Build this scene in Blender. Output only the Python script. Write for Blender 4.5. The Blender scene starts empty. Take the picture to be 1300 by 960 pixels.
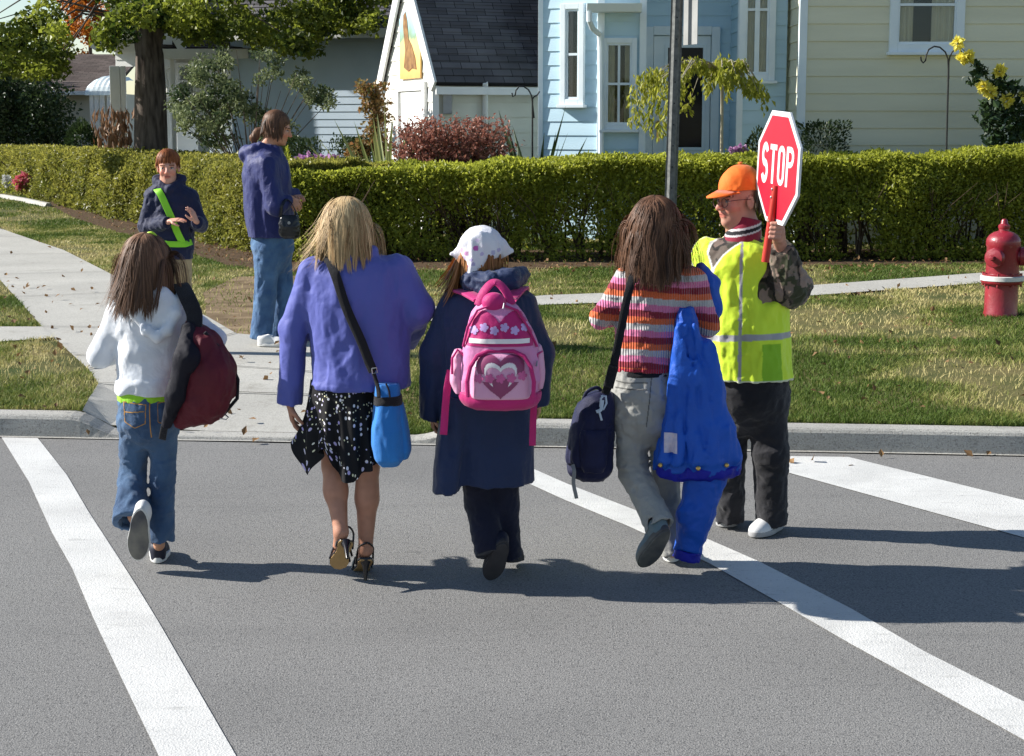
import bpy, bmesh, math, random
import numpy as np
from mathutils import Vector, Matrix
from mathutils.bvhtree import BVHTree
rng = np.random.default_rng(7)
random.seed(7)
A = np.array
R = math.radians
# ---------------------------------------------------------------- camera model
F, CX, CY, H, PIT = 2000.0, 650.0, 435.0, 1.9, math.atan(280 / 2000)
SP, CP = math.sin(PIT), math.cos(PIT)
def ray(px, py):
    a, b = (px - CX) / F, (CY - py) / F
    return A([a, b * SP + CP, b * CP - SP])
def G(px, py, z=0.0):                  # point of the ground (height z) seen at a picture point
    d = ray(px, py); t = (z - H) / d[2]
    return A([0, 0, H]) + d * t
def U(px, py, Y):                      # point at distance Y seen at a picture point
    d = ray(px, py)
    return A([0, 0, H]) + d * (Y / d[1])
scene = bpy.context.scene
col = scene.collection
# ---------------------------------------------------------------- object helpers
def tag(o, label=None, cat=None, group=None, kind=None):
    if label: o['label'] = label
    if cat: o['category'] = cat
    if group: o['group'] = group
    if kind: o['kind'] = kind
    return o
def empty(name, loc, label=None, cat=None, group=None):
    o = bpy.data.objects.new(name, None); col.objects.link(o)
    o.empty_display_size = 0.1
    o.location = tuple(float(v) for v in loc)
    return tag(o, label, cat, group)
def link(name, me, m=None, parent=None):
    o = bpy.data.objects.new(name, me); col.objects.link(o)
    if m is not None: me.materials.append(m)
    if parent is not None: o.parent = parent
    return o
def npmesh(name, V, Fc, m=None, parent=None, smooth=True, attrs=None, cols=None):
    """V world coordinates (N,3); Fc int array (M,k) or list of such; parent offset is removed"""
    V = np.asarray(V, dtype=np.float64)
    if parent is not None:
        V = V - A(root_loc(parent))
    if not isinstance(Fc, list): Fc = [Fc]
    Fc = [np.asarray(f, dtype=np.int64) for f in Fc if len(f)]
    me = bpy.data.meshes.new(name)
    me.vertices.add(len(V)); me.vertices.foreach_set('co', V.astype(np.float32).ravel())
    tot = sum(f.size for f in Fc); npoly = sum(len(f) for f in Fc)
    me.loops.add(tot); me.polygons.add(npoly)
    me.loops.foreach_set('vertex_index', np.concatenate([f.ravel() for f in Fc]).astype(np.int32))
    sizes = np.concatenate([np.full(len(f), f.shape[1]) for f in Fc])
    starts = np.concatenate([[0], np.cumsum(sizes)[:-1]])
    me.polygons.foreach_set('loop_start', starts.astype(np.int32))
    me.polygons.foreach_set('use_smooth', np.full(npoly, bool(smooth)))
    if attrs:
        for k, v in attrs.items():
            at = me.attributes.new(k, 'FLOAT', 'POINT'); at.data.foreach_set('value', np.asarray(v, dtype=np.float32))
    if cols is not None:
        c = np.ones((len(V), 4), dtype=np.float32); c[:, :3] = cols
        at = me.attributes.new('Col', 'FLOAT_COLOR', 'POINT'); at.data.foreach_set('color', c.ravel())
    me.update(calc_edges=True); me.validate()
    return link(name, me, m, parent)
def root_loc(o):
    l = np.zeros(3)
    while o is not None:
        l = l + A(o.location); o = o.parent
    return l
class MB:
    """collects simple solids, then links them as one mesh"""
    def __init__(s): s.v = []; s.f = []
    def add(s, V, Fs):
        b = len(s.v); s.v += [tuple(map(float, p)) for p in V]; s.f += [tuple(i + b for i in f) for f in Fs]
        return s
    def box(s, lo, hi):
        x0, y0, z0 = lo; x1, y1, z1 = hi
        return s.add([(x0,y0,z0),(x1,y0,z0),(x1,y1,z0),(x0,y1,z0),(x0,y0,z1),(x1,y0,z1),(x1,y1,z1),(x0,y1,z1)],
                     [(0,3,2,1),(4,5,6,7),(0,1,5,4),(1,2,6,5),(2,3,7,6),(3,0,4,7)])
    def obox(s, c, ax, ay, az, hx, hy, hz):
        c, ax, ay, az = A(c), A(ax), A(ay), A(az); V = []
        for dz in (-1, 1):
            for dx, dy in ((-1,-1),(1,-1),(1,1),(-1,1)):
                V.append(c + ax * hx * dx + ay * hy * dy + az * hz * dz)
        return s.add(V, [(0,3,2,1),(4,5,6,7),(0,1,5,4),(1,2,6,5),(2,3,7,6),(3,0,4,7)])
    def tube(s, pts, r, n=8, closed=False):
        pts = [A(p, dtype=float) for p in pts]
        rs = r if hasattr(r, '__len__') else [r] * len(pts)
        V = []; Fs = []; prev = None
        for i, p in enumerate(pts):
            t = pts[min(i + 1, len(pts) - 1)] - pts[max(i - 1, 0)]; t = t / (np.linalg.norm(t) + 1e-9)
            if prev is None:
                a = np.cross(t, [0, 0, 1.0]); 
                if np.linalg.norm(a) < 1e-3: a = A([1.0, 0, 0])
            else: a = prev - t * prev.dot(t)
            a = a / (np.linalg.norm(a) + 1e-9); prev = a; b = np.cross(t, a)
            for j in range(n):
                th = 2 * math.pi * j / n
                V.append(p + (a * math.cos(th) + b * math.sin(th)) * rs[i])
        for i in range(len(pts) - 1):
            for j in range(n):
                Fs.append((i*n+j, i*n+(j+1)%n, (i+1)*n+(j+1)%n, (i+1)*n+j))
        Fs.append(tuple(range(n))[::-1]); Fs.append(tuple((len(pts)-1)*n + j for j in range(n)))
        return s.add(V, Fs)
    def lathe(s, c, prof, n=32, axis=(0,0,1)):
        c = A(c, dtype=float); w = A(axis, dtype=float); w /= np.linalg.norm(w)
        u = np.cross(w, [0, 1.0, 0.2]); u /= np.linalg.norm(u); v = np.cross(w, u)
        V = []; Fs = []
        for (r, h) in prof:
            for j in range(n):
                th = 2*math.pi*j/n
                V.append(c + w*h + (u*math.cos(th) + v*math.sin(th))*r)
        for i in range(len(prof)-1):
            for j in range(n): Fs.append((i*n+j, i*n+(j+1)%n, (i+1)*n+(j+1)%n, (i+1)*n+j))
        Fs.append(tuple(range(n))[::-1]); Fs.append(tuple((len(prof)-1)*n+j for j in range(n)))
        return s.add(V, Fs)
    def prism(s, poly, off):
        """polygon (3D points) pushed along off"""
        n = len(poly); o = A(off)
        V = [A(p) for p in poly] + [A(p) + o for p in poly]
        return s.add(V, [tuple(range(n)), tuple(range(2*n-1, n-1, -1))] + [(i, i+n, (i+1)%n+n, (i+1)%n) for i in range(n)])
    def build(s, name, m, parent=None, smooth=False, bevel=0):
        V = A(s.v)
        if parent is not None: V = V - root_loc(parent)
        me = bpy.data.meshes.new(name); me.from_pydata([tuple(p) for p in V], [], s.f)
        bm = bmesh.new(); bm.from_mesh(me); bmesh.ops.recalc_face_normals(bm, faces=bm.faces)
        if bevel:
            bmesh.ops.bevel(bm, geom=[e for e in bm.edges if len(e.link_faces) == 2 and e.calc_face_angle(0) > .6],
                            offset=bevel, segments=2, affect='EDGES', profile=.6)
        bm.to_mesh(me); bm.free()
        if smooth:
            me.polygons.foreach_set('use_smooth', [True]*len(me.polygons))
            me.set_sharp_from_angle(angle=R(40))
        return link(name, me, m, parent)
# ---------------------------------------------------------------- noise
def _h(ix, iy, iz, seed):
    h = (ix * 73856093) ^ (iy * 19349663) ^ (iz * 83492791) ^ (seed * 2654435761 % 2147483647)
    h = (h ^ (h >> 13)) * 1274126177 & 0x7fffffff
    h = (h ^ (h >> 16)) & 0xffff
    return h.astype(np.float64) / 32767.5 - 1.0
def vnoise(P, seed=0):
    P = np.asarray(P, dtype=np.float64); i = np.floor(P).astype(np.int64); f = P - i; u = f*f*f*(f*(f*6-15)+10)
    r = 0
    for dx in (0, 1):
        wx = u[..., 0] if dx else 1 - u[..., 0]
        for dy in (0, 1):
            wy = u[..., 1] if dy else 1 - u[..., 1]
            for dz in (0, 1):
                wz = u[..., 2] if dz else 1 - u[..., 2]
                r = r + wx*wy*wz*_h(i[..., 0]+dx, i[..., 1]+dy, i[..., 2]+dz, seed)
    return r
def fbm(P, seed=0, o=3):
    r = 0; a = 1.0
    for k in range(o):
        r = r + a*vnoise(P*(2.03**k), seed+k*17); a *= .5
    return r
# ---------------------------------------------------------------- materials
def lin(c):
    return tuple((x/12.92 if x <= .04045 else ((x+.055)/1.055)**2.4) for x in (v/255 for v in c))
def mat(name, c, rough=.7, c2=None, vscale=8, bump=0, bscale=120, spec=.4, metal=0, sheen=0, var=.12, attr=None, trans=0, coat=0, stretch=None, bump2=0, b2scale=20):
    """principled material; colours are linear; c2 = second colour of a soft noise"""
    m = bpy.data.materials.new(name); m.use_nodes = True
    nt = m.node_tree; N = nt.nodes; L = nt.links
    b = N['Principled BSDF']
    b.inputs['Roughness'].default_value = rough; b.inputs['Metallic'].default_value = metal
    b.inputs['Specular IOR Level'].default_value = spec
    if sheen: b.inputs['Sheen Weight'].default_value = sheen
    if coat: b.inputs['Coat Weight'].default_value = coat; b.inputs['Coat Roughness'].default_value = .15
    tc = N.new('ShaderNodeTexCoord'); src = tc.outputs['Object']
    if stretch:
        mp = N.new('ShaderNodeMapping'); mp.inputs['Scale'].default_value = stretch
        L.new(src, mp.inputs['Vector']); src = mp.outputs['Vector']
    nz = N.new('ShaderNodeTexNoise'); nz.inputs['Scale'].default_value = vscale; nz.inputs['Detail'].default_value = 5
    L.new(src, nz.inputs['Vector'])
    if attr == 'Col':
        at = N.new('ShaderNodeAttribute'); at.attribute_name = 'Col'
        mx = N.new('ShaderNodeMixRGB'); mx.blend_type = 'MULTIPLY'; mx.inputs[0].default_value = 1
        cr = N.new('ShaderNodeValToRGB'); cr.color_ramp.elements[0].position = .3; cr.color_ramp.elements[1].position = .7
        cr.color_ramp.elements[0].color = (1-var,)*3 + (1,); cr.color_ramp.elements[1].color = (1+var*.4,)*3 + (1,)
        L.new(nz.outputs['Fac'], cr.inputs['Fac']); L.new(at.outputs['Color'], mx.inputs[1]); L.new(cr.outputs['Color'], mx.inputs[2])
        out = mx.outputs['Color']
    else:
        cr = N.new('ShaderNodeValToRGB'); cr.color_ramp.elements[0].position = .32; cr.color_ramp.elements[1].position = .68
        ca = A(c); cb = A(c2) if c2 is not None else ca
        if c2 is None: ca = ca*(1-var); cb = cb*(1+var)
        cr.color_ramp.elements[0].color = tuple(ca)+(1,); cr.color_ramp.elements[1].color = tuple(cb)+(1,)
        L.new(nz.outputs['Fac'], cr.inputs['Fac']); out = cr.outputs['Color']
        if attr == 'tint':
            at = N.new('ShaderNodeAttribute'); at.attribute_name = 'tint'
            cr.color_ramp.elements[0].position = 0; cr.color_ramp.elements[1].position = 1
            L.new(at.outputs['Fac'], cr.inputs['Fac'])
    L.new(out, b.inputs['Base Color'])
    if bump:
        nb = N.new('ShaderNodeTexNoise'); nb.inputs['Scale'].default_value = bscale; nb.inputs['Detail'].default_value = 4
        L.new(src, nb.inputs['Vector'])
        bp = N.new('ShaderNodeBump'); bp.inputs['Strength'].default_value = bump; bp.inputs['Distance'].default_value = .01
        L.new(nb.outputs['Fac'], bp.inputs['Height']); L.new(bp.outputs['Normal'], b.inputs['Normal'])
        if bump2:
            n2 = N.new('ShaderNodeTexNoise'); n2.inputs['Scale'].default_value = b2scale; n2.inputs['Detail'].default_value = 3; n2.inputs['Distortion'].default_value = .6
            L.new(src, n2.inputs['Vector'])
            bq = N.new('ShaderNodeBump'); bq.inputs['Strength'].default_value = bump2; bq.inputs['Distance'].default_value = .03
            L.new(n2.outputs['Fac'], bq.inputs['Height']); L.new(bq.outputs['Normal'], bp.inputs['Normal'])
    if trans:
        ts = N.new('ShaderNodeBsdfTranslucent'); L.new(out, ts.inputs['Color'])
        ms = N.new('ShaderNodeMixShader'); ms.inputs[0].default_value = trans
        o = N['Material Output']
        L.new(b.outputs[0], ms.inputs[1]); L.new(ts.outputs[0], ms.inputs[2]); L.new(ms.outputs[0], o.inputs['Surface'])
    return m
def leafmat(name, dark, light, trans=.35, rough=.45):
    return mat(name, dark, rough, c2=light, attr='tint', trans=trans, spec=.35)
# ---------------------------------------------------------------- implicit surfaces (round, blended solids) -> one mesh
def cap(a, b, ra, rb=None, fl=None, cut=False, cuta=False):
    a = A(a, dtype=float); b = A(b, dtype=float); rb = ra if rb is None else rb
    ab = b - a; L2 = float(ab.dot(ab)) + 1e-12; m = max(ra, rb)*(1 if fl is None else max(1, fl[1]))
    lo = np.minimum(a, b) - m; hi = np.maximum(a, b) + m
    def ev(X, Y, Z):
        px, py, pz = X - a[0], Y - a[1], Z - a[2]
        t0 = (px*ab[0] + py*ab[1] + pz*ab[2])/L2; t = np.clip(t0, 0, 1)
        qx, qy, qz = px - t*ab[0], py - t*ab[1], pz - t*ab[2]; r = ra + (rb - ra)*t
        s = 1.0
        if fl is not None:
            n, s = A(fl[0], dtype=float), fl[1]; n = n/np.linalg.norm(n); dn = (qx*n[0]+qy*n[1]+qz*n[2])*(1/s-1)
            qx, qy, qz = qx + n[0]*dn, qy + n[1]*dn, qz + n[2]*dn
        d = (np.sqrt(qx*qx+qy*qy+qz*qz) - r)*min(s, 1.0)
        if cut: d = np.maximum(d, (t0-1)*math.sqrt(L2))
        if cuta: d = np.maximum(d, -t0*math.sqrt(L2))
        return d
    return lo, hi, ev
def ell(c, r, M=None):
    c = A(c, dtype=float); r = A(r, dtype=float) if hasattr(r, '__len__') else np.full(3, float(r)); m = r.max()
    def ev(X, Y, Z):
        x, y, z = X-c[0], Y-c[1], Z-c[2]
        if M is not None:
            x, y, z = (x*M[0,0]+y*M[1,0]+z*M[2,0], x*M[0,1]+y*M[1,1]+z*M[2,1], x*M[0,2]+y*M[1,2]+z*M[2,2])
        k0 = np.sqrt((x/r[0])**2+(y/r[1])**2+(z/r[2])**2); k1 = np.sqrt((x/r[0]**2)**2+(y/r[1]**2)**2+(z/r[2]**2)**2)+1e-9
        return k0*(k0-1)/k1
    return c-m, c+m, ev
def rbox(c, h, rad, M=None):
    c = A(c, dtype=float); h = A(h, dtype=float); m = np.linalg.norm(h)
    def ev(X, Y, Z):
        x, y, z = X-c[0], Y-c[1], Z-c[2]
        if M is not None:
            x, y, z = (x*M[0,0]+y*M[1,0]+z*M[2,0], x*M[0,1]+y*M[1,1]+z*M[2,1], x*M[0,2]+y*M[1,2]+z*M[2,2])
        qx, qy, qz = np.abs(x)-h[0]+rad, np.abs(y)-h[1]+rad, np.abs(z)-h[2]+rad
        return np.sqrt(np.maximum(qx,0)**2+np.maximum(qy,0)**2+np.maximum(qz,0)**2)+np.minimum(np.maximum(qx,np.maximum(qy,qz)),0)-rad
    return c-m, c+m, ev
def cr1(zs, vs, z):
    """smooth interpolation through (zs, vs)"""
    o = np.argsort(zs); zs = A(zs, dtype=float)[o]; vs = A(vs, dtype=float)[o]
    z = np.clip(z, zs[0], zs[-1]); i = np.clip(np.searchsorted(zs, z)-1, 0, len(zs)-2)
    dz = np.diff(zs); sl = np.diff(vs)/dz; m = np.zeros(len(zs)); m[0] = sl[0]; m[-1] = sl[-1]
    for j in range(1, len(zs)-1): m[j] = 0 if sl[j-1]*sl[j] <= 0 else 2*sl[j-1]*sl[j]/(sl[j-1]+sl[j])
    h = dz[i]; t = (z-zs[i])/h
    return vs[i]*(2*t**3-3*t**2+1)+vs[i+1]*(-2*t**3+3*t**2)+h*m[i]*(t**3-2*t**2+t)+h*m[i+1]*(t**3-t**2)
def stack(sl, n=2.2, yaw=0, mod=None):
    """solid from level ellipses (z, cx, cy, rx, ry)"""
    S = A(sl, dtype=float); zs = S[:, 0]; m = max(S[:, 3].max(), S[:, 4].max())*1.15
    lo = A([S[:, 1].min()-m, S[:, 2].min()-m, zs.min()]); hi = A([S[:, 1].max()+m, S[:, 2].max()+m, zs.max()])
    c, s = math.cos(yaw), math.sin(yaw)
    def ev(X, Y, Z):
        z1 = np.ravel(Z); cx, cy, rx, ry = [cr1(zs, S[:, k], z1)[None, None, :] for k in (1, 2, 3, 4)]
        x, y = X-cx, Y-cy
        if yaw: x, y = x*c+y*s, -x*s+y*c
        q = (np.abs(x/rx)**n+np.abs(y/ry)**n)**(1/n)
        if mod is not None: q = q/mod(np.arctan2(y/ry, x/rx), Z)
        d = (q-1)*np.minimum(rx, ry)
        return np.maximum(d, np.maximum(zs.min()-Z, Z-zs.max()))
    return lo, hi, ev
class Fld:
    def __init__(s, lo, hi, h=.005):
        s.h = h; s.lo = A(lo, dtype=float)-3*h; n = np.ceil((A(hi)-s.lo)/h).astype(int)+4
        s.n = n; s.ax = [s.lo[i]+h*np.arange(n[i]) for i in range(3)]
        s.d = np.full(tuple(n), 9.0, dtype=np.float32)
    def put(s, prim, k=.02, op='+'):
        lo, hi, ev = prim; m = k+3*s.h
        i0 = np.maximum(np.floor((lo-m-s.lo)/s.h).astype(int), 0); i1 = np.minimum(np.ceil((hi+m-s.lo)/s.h).astype(int)+1, s.n)
        if (i1 <= i0).any(): return s
        sl = tuple(slice(a, b) for a, b in zip(i0, i1))
        v = ev(s.ax[0][sl[0]][:, None, None], s.ax[1][sl[1]][None, :, None], s.ax[2][sl[2]][None, None, :])
        a = s.d[sl]
        if op == '-': a = -a
        if k > 0:
            h = np.clip(.5+.5*(v-a)/k, 0, 1); r = v*(1-h)+a*h-k*h*(1-h)
        else: r = np.minimum(a, v)
        s.d[sl] = -r if op == '-' else r
        return s
    def clip(s, fn):                      # keep only where fn(X,Y,Z) < 0
        X, Y, Z = s.ax[0][:, None, None], s.ax[1][None, :, None], s.ax[2][None, None, :]
        s.d = np.maximum(s.d, fn(X, Y, Z).astype(np.float32)); return s
    def chain(s, pts, rs, k=.02, **kw):
        for i in range(len(pts)-1):
            last = i == len(pts)-2
            s.put(cap(pts[i], pts[i+1], rs[i], rs[i+1], cut=kw.get('cut', False) and last, fl=kw.get('fl')), k)
        return s
    def disp(s, fn, band=.03):
        I = np.nonzero(np.abs(s.d) < band)
        P = np.stack([s.ax[j][I[j]] for j in range(3)], 1)
        s.d[I] += fn(P).astype(np.float32); return s
    def wrinkle(s, amp, sc, seed=0, crease=.6):
        sc = A(sc, dtype=float)*np.ones(3)
        def fn(P):
            Q = P/sc; w = A([vnoise(Q*.5+5.3, seed+9), vnoise(Q*.5+1.7, seed+8), vnoise(Q*.5, seed+7)]).T
            n = vnoise(Q+w*.7, seed); r = 1-np.abs(n)*2.2
            return amp*((1-crease)*n-crease*r*.6)+amp*.35*vnoise(Q*2.3+w, seed+3)
        return s.disp(fn)
    def verts(s):
        d = s.d; ins = d < 0
        n = d.shape
        c = np.zeros((n[0]-1, n[1]-1, n[2]-1), dtype=np.int8)
        for dx in (0, 1):
            for dy in (0, 1):
                for dz in (0, 1): c += ins[dx:n[0]-1+dx, dy:n[1]-1+dy, dz:n[2]-1+dz]
        act = (c > 0) & (c < 8); I = np.nonzero(act); N = len(I[0])
        idx = np.full(c.shape, -1, dtype=np.int64); idx[I] = np.arange(N)
        cor = {}
        for dx in (0, 1):
            for dy in (0, 1):
                for dz in (0, 1): cor[(dx, dy, dz)] = d[I[0]+dx, I[1]+dy, I[2]+dz].astype(np.float64)
        acc = np.zeros((N, 3)); cnt = np.zeros(N)
        for a in cor:
            for ax in range(3):
                if a[ax] == 0:
                    b = list(a); b[ax] = 1; b = tuple(b); va, vb = cor[a], cor[b]; m = (va < 0) != (vb < 0)
                    t = np.where(m, va/np.where(m, va-vb, 1), 0)
                    for j in range(3): acc[:, j] += np.where(m, a[j]+(t if j == ax else 0), 0)
                    cnt += m
        V = (acc/cnt[:, None]+np.stack(I, 1))*s.h+s.lo
        Q = []
        for ax in range(3):
            sa = [slice(None)]*3; sb = [slice(None)]*3; sa[ax] = slice(0, -1); sb[ax] = slice(1, None)
            for o in range(3):
                if o != ax:
                    sa[o] = slice(1, -1); sb[o] = slice(1, -1)
            x = ins[tuple(sa)] != ins[tuple(sb)]; E = list(np.nonzero(x)); up = ins[tuple(sa)][tuple(E)]
            b, c2 = [o for o in range(3) if o != ax]
            E[b] = E[b]+1; E[c2] = E[c2]+1
            def g(db, dc):
                K = list(E); K[b] = K[b]-db; K[c2] = K[c2]-dc
                return idx[K[0], K[1], K[2]]
            q = np.stack([g(1, 1), g(0, 1), g(0, 0), g(1, 0)], 1)
            if ax == 1: up = ~up
            q[~up] = q[~up][:, ::-1]
            Q.append(q)
        return V, np.concatenate(Q)
    def build(s, name, m, parent=None, colfn=None, attrs=None, relax=1):
        V, Q = s.verts()
        for _ in range(relax):
            acc = np.zeros_like(V); cnt = np.zeros(len(V))
            for a, b in ((0, 1), (1, 2), (2, 3), (3, 0)):
                np.add.at(acc, Q[:, a], V[Q[:, b]]); np.add.at(cnt, Q[:, a], 1)
                np.add.at(acc, Q[:, b], V[Q[:, a]]); np.add.at(cnt, Q[:, b], 1)
            V = V*.5+acc/np.maximum(cnt, 1)[:, None]*.5
        at = {k: fn(V) for k, fn in attrs.items()} if attrs else None
        return npmesh(name, V, Q, m, parent, True, at, colfn(V) if colfn else None)
def hsh(n, seed): return np.random.default_rng(seed).random(n)
def bvh_of(o):
    me = o.data; off = root_loc(o)
    V = np.empty(len(me.vertices)*3, dtype=np.float32); me.vertices.foreach_get('co', V); V = V.reshape(-1, 3)+off
    return BVHTree.FromPolygons([tuple(map(float, v)) for v in V], [tuple(p.vertices) for p in me.polygons])
def decal(name, inside, bb, o, ux, uz, tgt, m, parent, step=.003, lift=.003, cols=None):
    """thin printed patch laid on the surface of tgt; inside(u,v) in metres on the plane o + u ux + v uz, thrown along ux x uz"""
    o, ux, uz = A(o), A(ux), A(uz); nd = np.cross(uz, ux); nd = nd/np.linalg.norm(nd)    # points into the target
    nu = int((bb[1]-bb[0])/step)+1; nv = int((bb[3]-bb[2])/step)+1
    u = bb[0]+step*np.arange(nu+1); v = bb[2]+step*np.arange(nv+1)
    uc, vc = np.meshgrid(u[:-1]+step/2, v[:-1]+step/2, indexing='ij')
    I, J = np.nonzero(inside(uc, vc))
    if len(I) == 0: return None
    bv = tgt if isinstance(tgt, BVHTree) else bvh_of(tgt)
    key = {}; V = []; Fs = []
    for i, j in zip(I, J):
        q = []
        for a, b in ((0, 0), (1, 0), (1, 1), (0, 1)):
            kk = (i+a, j+b)
            if kk not in key:
                p = o+ux*u[kk[0]]+uz*v[kk[1]]
                h = bv.ray_cast(Vector(p-nd*.6), Vector(nd))
                if h[0] is None: key[kk] = None
                else: key[kk] = len(V); V.append(A(h[0])-nd*lift)
            q.append(key[kk])
        if None not in q:
            zz = [np.dot(V[t], nd) for t in q]
            if max(zz)-min(zz) < .03: Fs.append(q)
    return npmesh(name, V, A(Fs), m, parent, True)
def ribbon(name, pts, w, th, m, parent, nrm=(0, -1, 0), seg=10, bevel=True):
    """flat strap swept through pts; nrm = direction its broad side faces (vector or one per point)"""
    P = A(pts, dtype=float); t0 = np.arange(len(P)); t = np.linspace(0, len(P)-1, (len(P)-1)*seg+1)
    C = np.stack([cr1(t0, P[:, i], t) for i in range(3)], 1)
    Nn = A(nrm, dtype=float); Nn = np.tile(Nn, (len(P), 1)) if Nn.ndim == 1 else Nn
    Nn = np.stack([np.interp(t, t0, Nn[:, i]) for i in range(3)], 1)
    W = np.interp(t, t0, w) if hasattr(w, '__len__') else np.full(len(t), w)
    T = np.gradient(C, axis=0); T /= np.linalg.norm(T, axis=1)[:, None]+1e-9
    S = np.cross(T, Nn); S /= np.linalg.norm(S, axis=1)[:, None]+1e-9; Nn = np.cross(S, T)
    sec = [(-1, -.7), (-.9, -1), (.9, -1), (1, -.7), (1, .7), (.9, 1), (-.9, 1), (-1, .7)]
    V = np.stack([C+S*(W*.5*a)[:, None]+Nn*(th*.5*b) for a, b in sec], 1).reshape(-1, 3)
    n = 8; Q = []
    for i in range(len(t)-1):
        for j in range(n): Q.append((i*n+j, i*n+(j+1) % n, (i+1)*n+(j+1) % n, (i+1)*n+j))
    e = [tuple(range(n)), tuple((len(t)-1)*n+j for j in range(n))]
    return npmesh(name, V, [A(Q), A(e)], m, parent, True)
# ---------------------------------------------------------------- people
SKIN = A(lin((214, 160, 128)))*.8
def unit(v): v = A(v, dtype=float); return v/(np.linalg.norm(v)+1e-12)
def frame(fwd, up):
    f = unit(fwd); r = unit(np.cross(f, up)); u = np.cross(r, f)
    return np.stack([r, f, u], 1)           # columns right, forward, up
class Person:
    def __init__(s, base_px, label, z=0.0, cat='person', group=None):
        s.base = G(base_px[0], base_px[1], z); s.D = s.base[1]; s.z = z
        s.root = empty('person', s.base, label, cat, group)
        s.k = np.linalg.norm(U(651, base_px[1]-200, s.D)-U(650, base_px[1]-200, s.D))
    def p(s, px, py, dy=0.0): return U(px, py, s.D+dy)
    def sl(s, rows, base=0.0):
        """rows (py, xl, xr, ry, dy)"""
        o = []
        for r in rows:
            py, xl, xr, ry = r[:4]; dy = (r[4] if len(r) > 4 else 0)+base
            a, b = s.p(xl, py, dy), s.p(xr, py, dy)
            o.append((a[2], (a[0]+b[0])/2, s.D+dy, (b[0]-a[0])/2, ry))
        return o
def pts_box(pts, pad):
    P = A(pts); return P.min(0)-pad, P.max(0)+pad
def head_prims(f, c, M, s=1.0, female=False):
    """c = centre at eye level, M columns right/forward/up"""
    def w(x, y, z): return A(c)+M @ (A([x, y, z])*s)
    f.put(ell(w(0, -.016, .046), A([.074, .093, .080])*s, M), .02)
    f.put(ell(w(0, .028, -.022), A([.060, .064, .088])*s, M), .03*s)
    f.put(ell(w(0, .040, -.078), A([.045, .044, .036])*s, M), .03*s)
    f.put(ell(w(0, .076, -.097), A([.019, .016, .016])*s, M), .02*s)
    for sx in (-1, 1):
        f.put(ell(w(sx*.036, .066, -.030), A([.022, .022, .024])*s, M), .02*s)
        f.put(ell(w(sx*.034, .099, .002), A([.017, .015, .011])*s, M), .012*s, '-')
        f.put(ell(w(sx*.034, .080, .002), A([.0125]*3)*s, M), .002)
        f.put(ell(w(sx*.077, -.012, -.008), M_scale(.011, .020, .033, s), M), .006)
        f.put(ell(w(sx*.086, -.006, -.006), M_scale(.006, .010, .018, s), M), .005, '-')
        f.put(cap(w(sx*.012, .088, .024), w(sx*.05, .074, .026), .010*s, .007*s), .012*s)
    f.put(cap(w(0, .090, .010), w(0, .112, -.028), .0085*s, .0125*s), .012*s)
    for sx in (-1, 1): f.put(ell(w(sx*.012, .103, -.032), A([.009, .010, .008])*s, M), .008*s)
    f.put(cap(w(-.017, .088, -.054), w(.017, .088, -.054), .0075*s), .008*s)
    f.put(cap(w(-.014, .087, -.066), w(.014, .087, -.066), .0080*s), .008*s)
    f.put(ell(w(0, .098, -.060), A([.024, .006, .0018])*s, M), .004*s, '-')
def M_scale(a, b, c, s): return A([a, b, c])*s
def face_cols(V, c, M, s=1.0, skin=SKIN, lip=None, iris=(.05, .09, .12), brow=(.06, .035, .02)):
    L = ((V-A(c)) @ M)/s
    C = np.tile(A(skin), (len(V), 1)); x, y, z = L[:, 0], L[:, 1], L[:, 2]
    C *= (1+.10*vnoise(V*45, 3))[:, None]
    lip = A(skin)*A([.85, .52, .52]) if lip is None else A(lip)
    near = (np.abs(z) < .13) & (np.abs(x) < .09) & (y > .03)
    ck = near & (((np.abs(x)-.040)/.022)**2+((z+.034)/.02)**2 < 1); C[ck] *= A([1.04, .82, .80])
    ns = near & (np.abs(x) < .014) & (z < -.018) & (z > -.045) & (y > .1); C[ns] *= A([1.03, .80, .78])
    m = near & ((x/.026)**2+((z+.060)/.013)**2 < 1) & (y > .07); C[m] = lip
    m = near & (np.abs(z+.060) < .0022) & (np.abs(x) < .022) & (y > .07); C[m] = lip*.35
    for sx in (-1, 1):
        m = near & (((x-sx*.034)/.0125)**2+((z-.001)/.0058)**2 < 1); C[m] = (.42, .38, .35)
        m = near & (((x-sx*.034)/.0062)**2+((z-.002)/.0065)**2 < 1); C[m] = iris
        m = near & (((x-sx*.034)/.015)**2+((z-.0095)/.0026)**2 < 1); C[m] = A(brow)*.6
        m = near & (np.abs(x-sx*.034) < .019) & (np.abs(z-.027+.10*np.abs(np.abs(x)-.03)) < .0042) & (y > .06); C[m] = A(brow)
    return C
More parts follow.
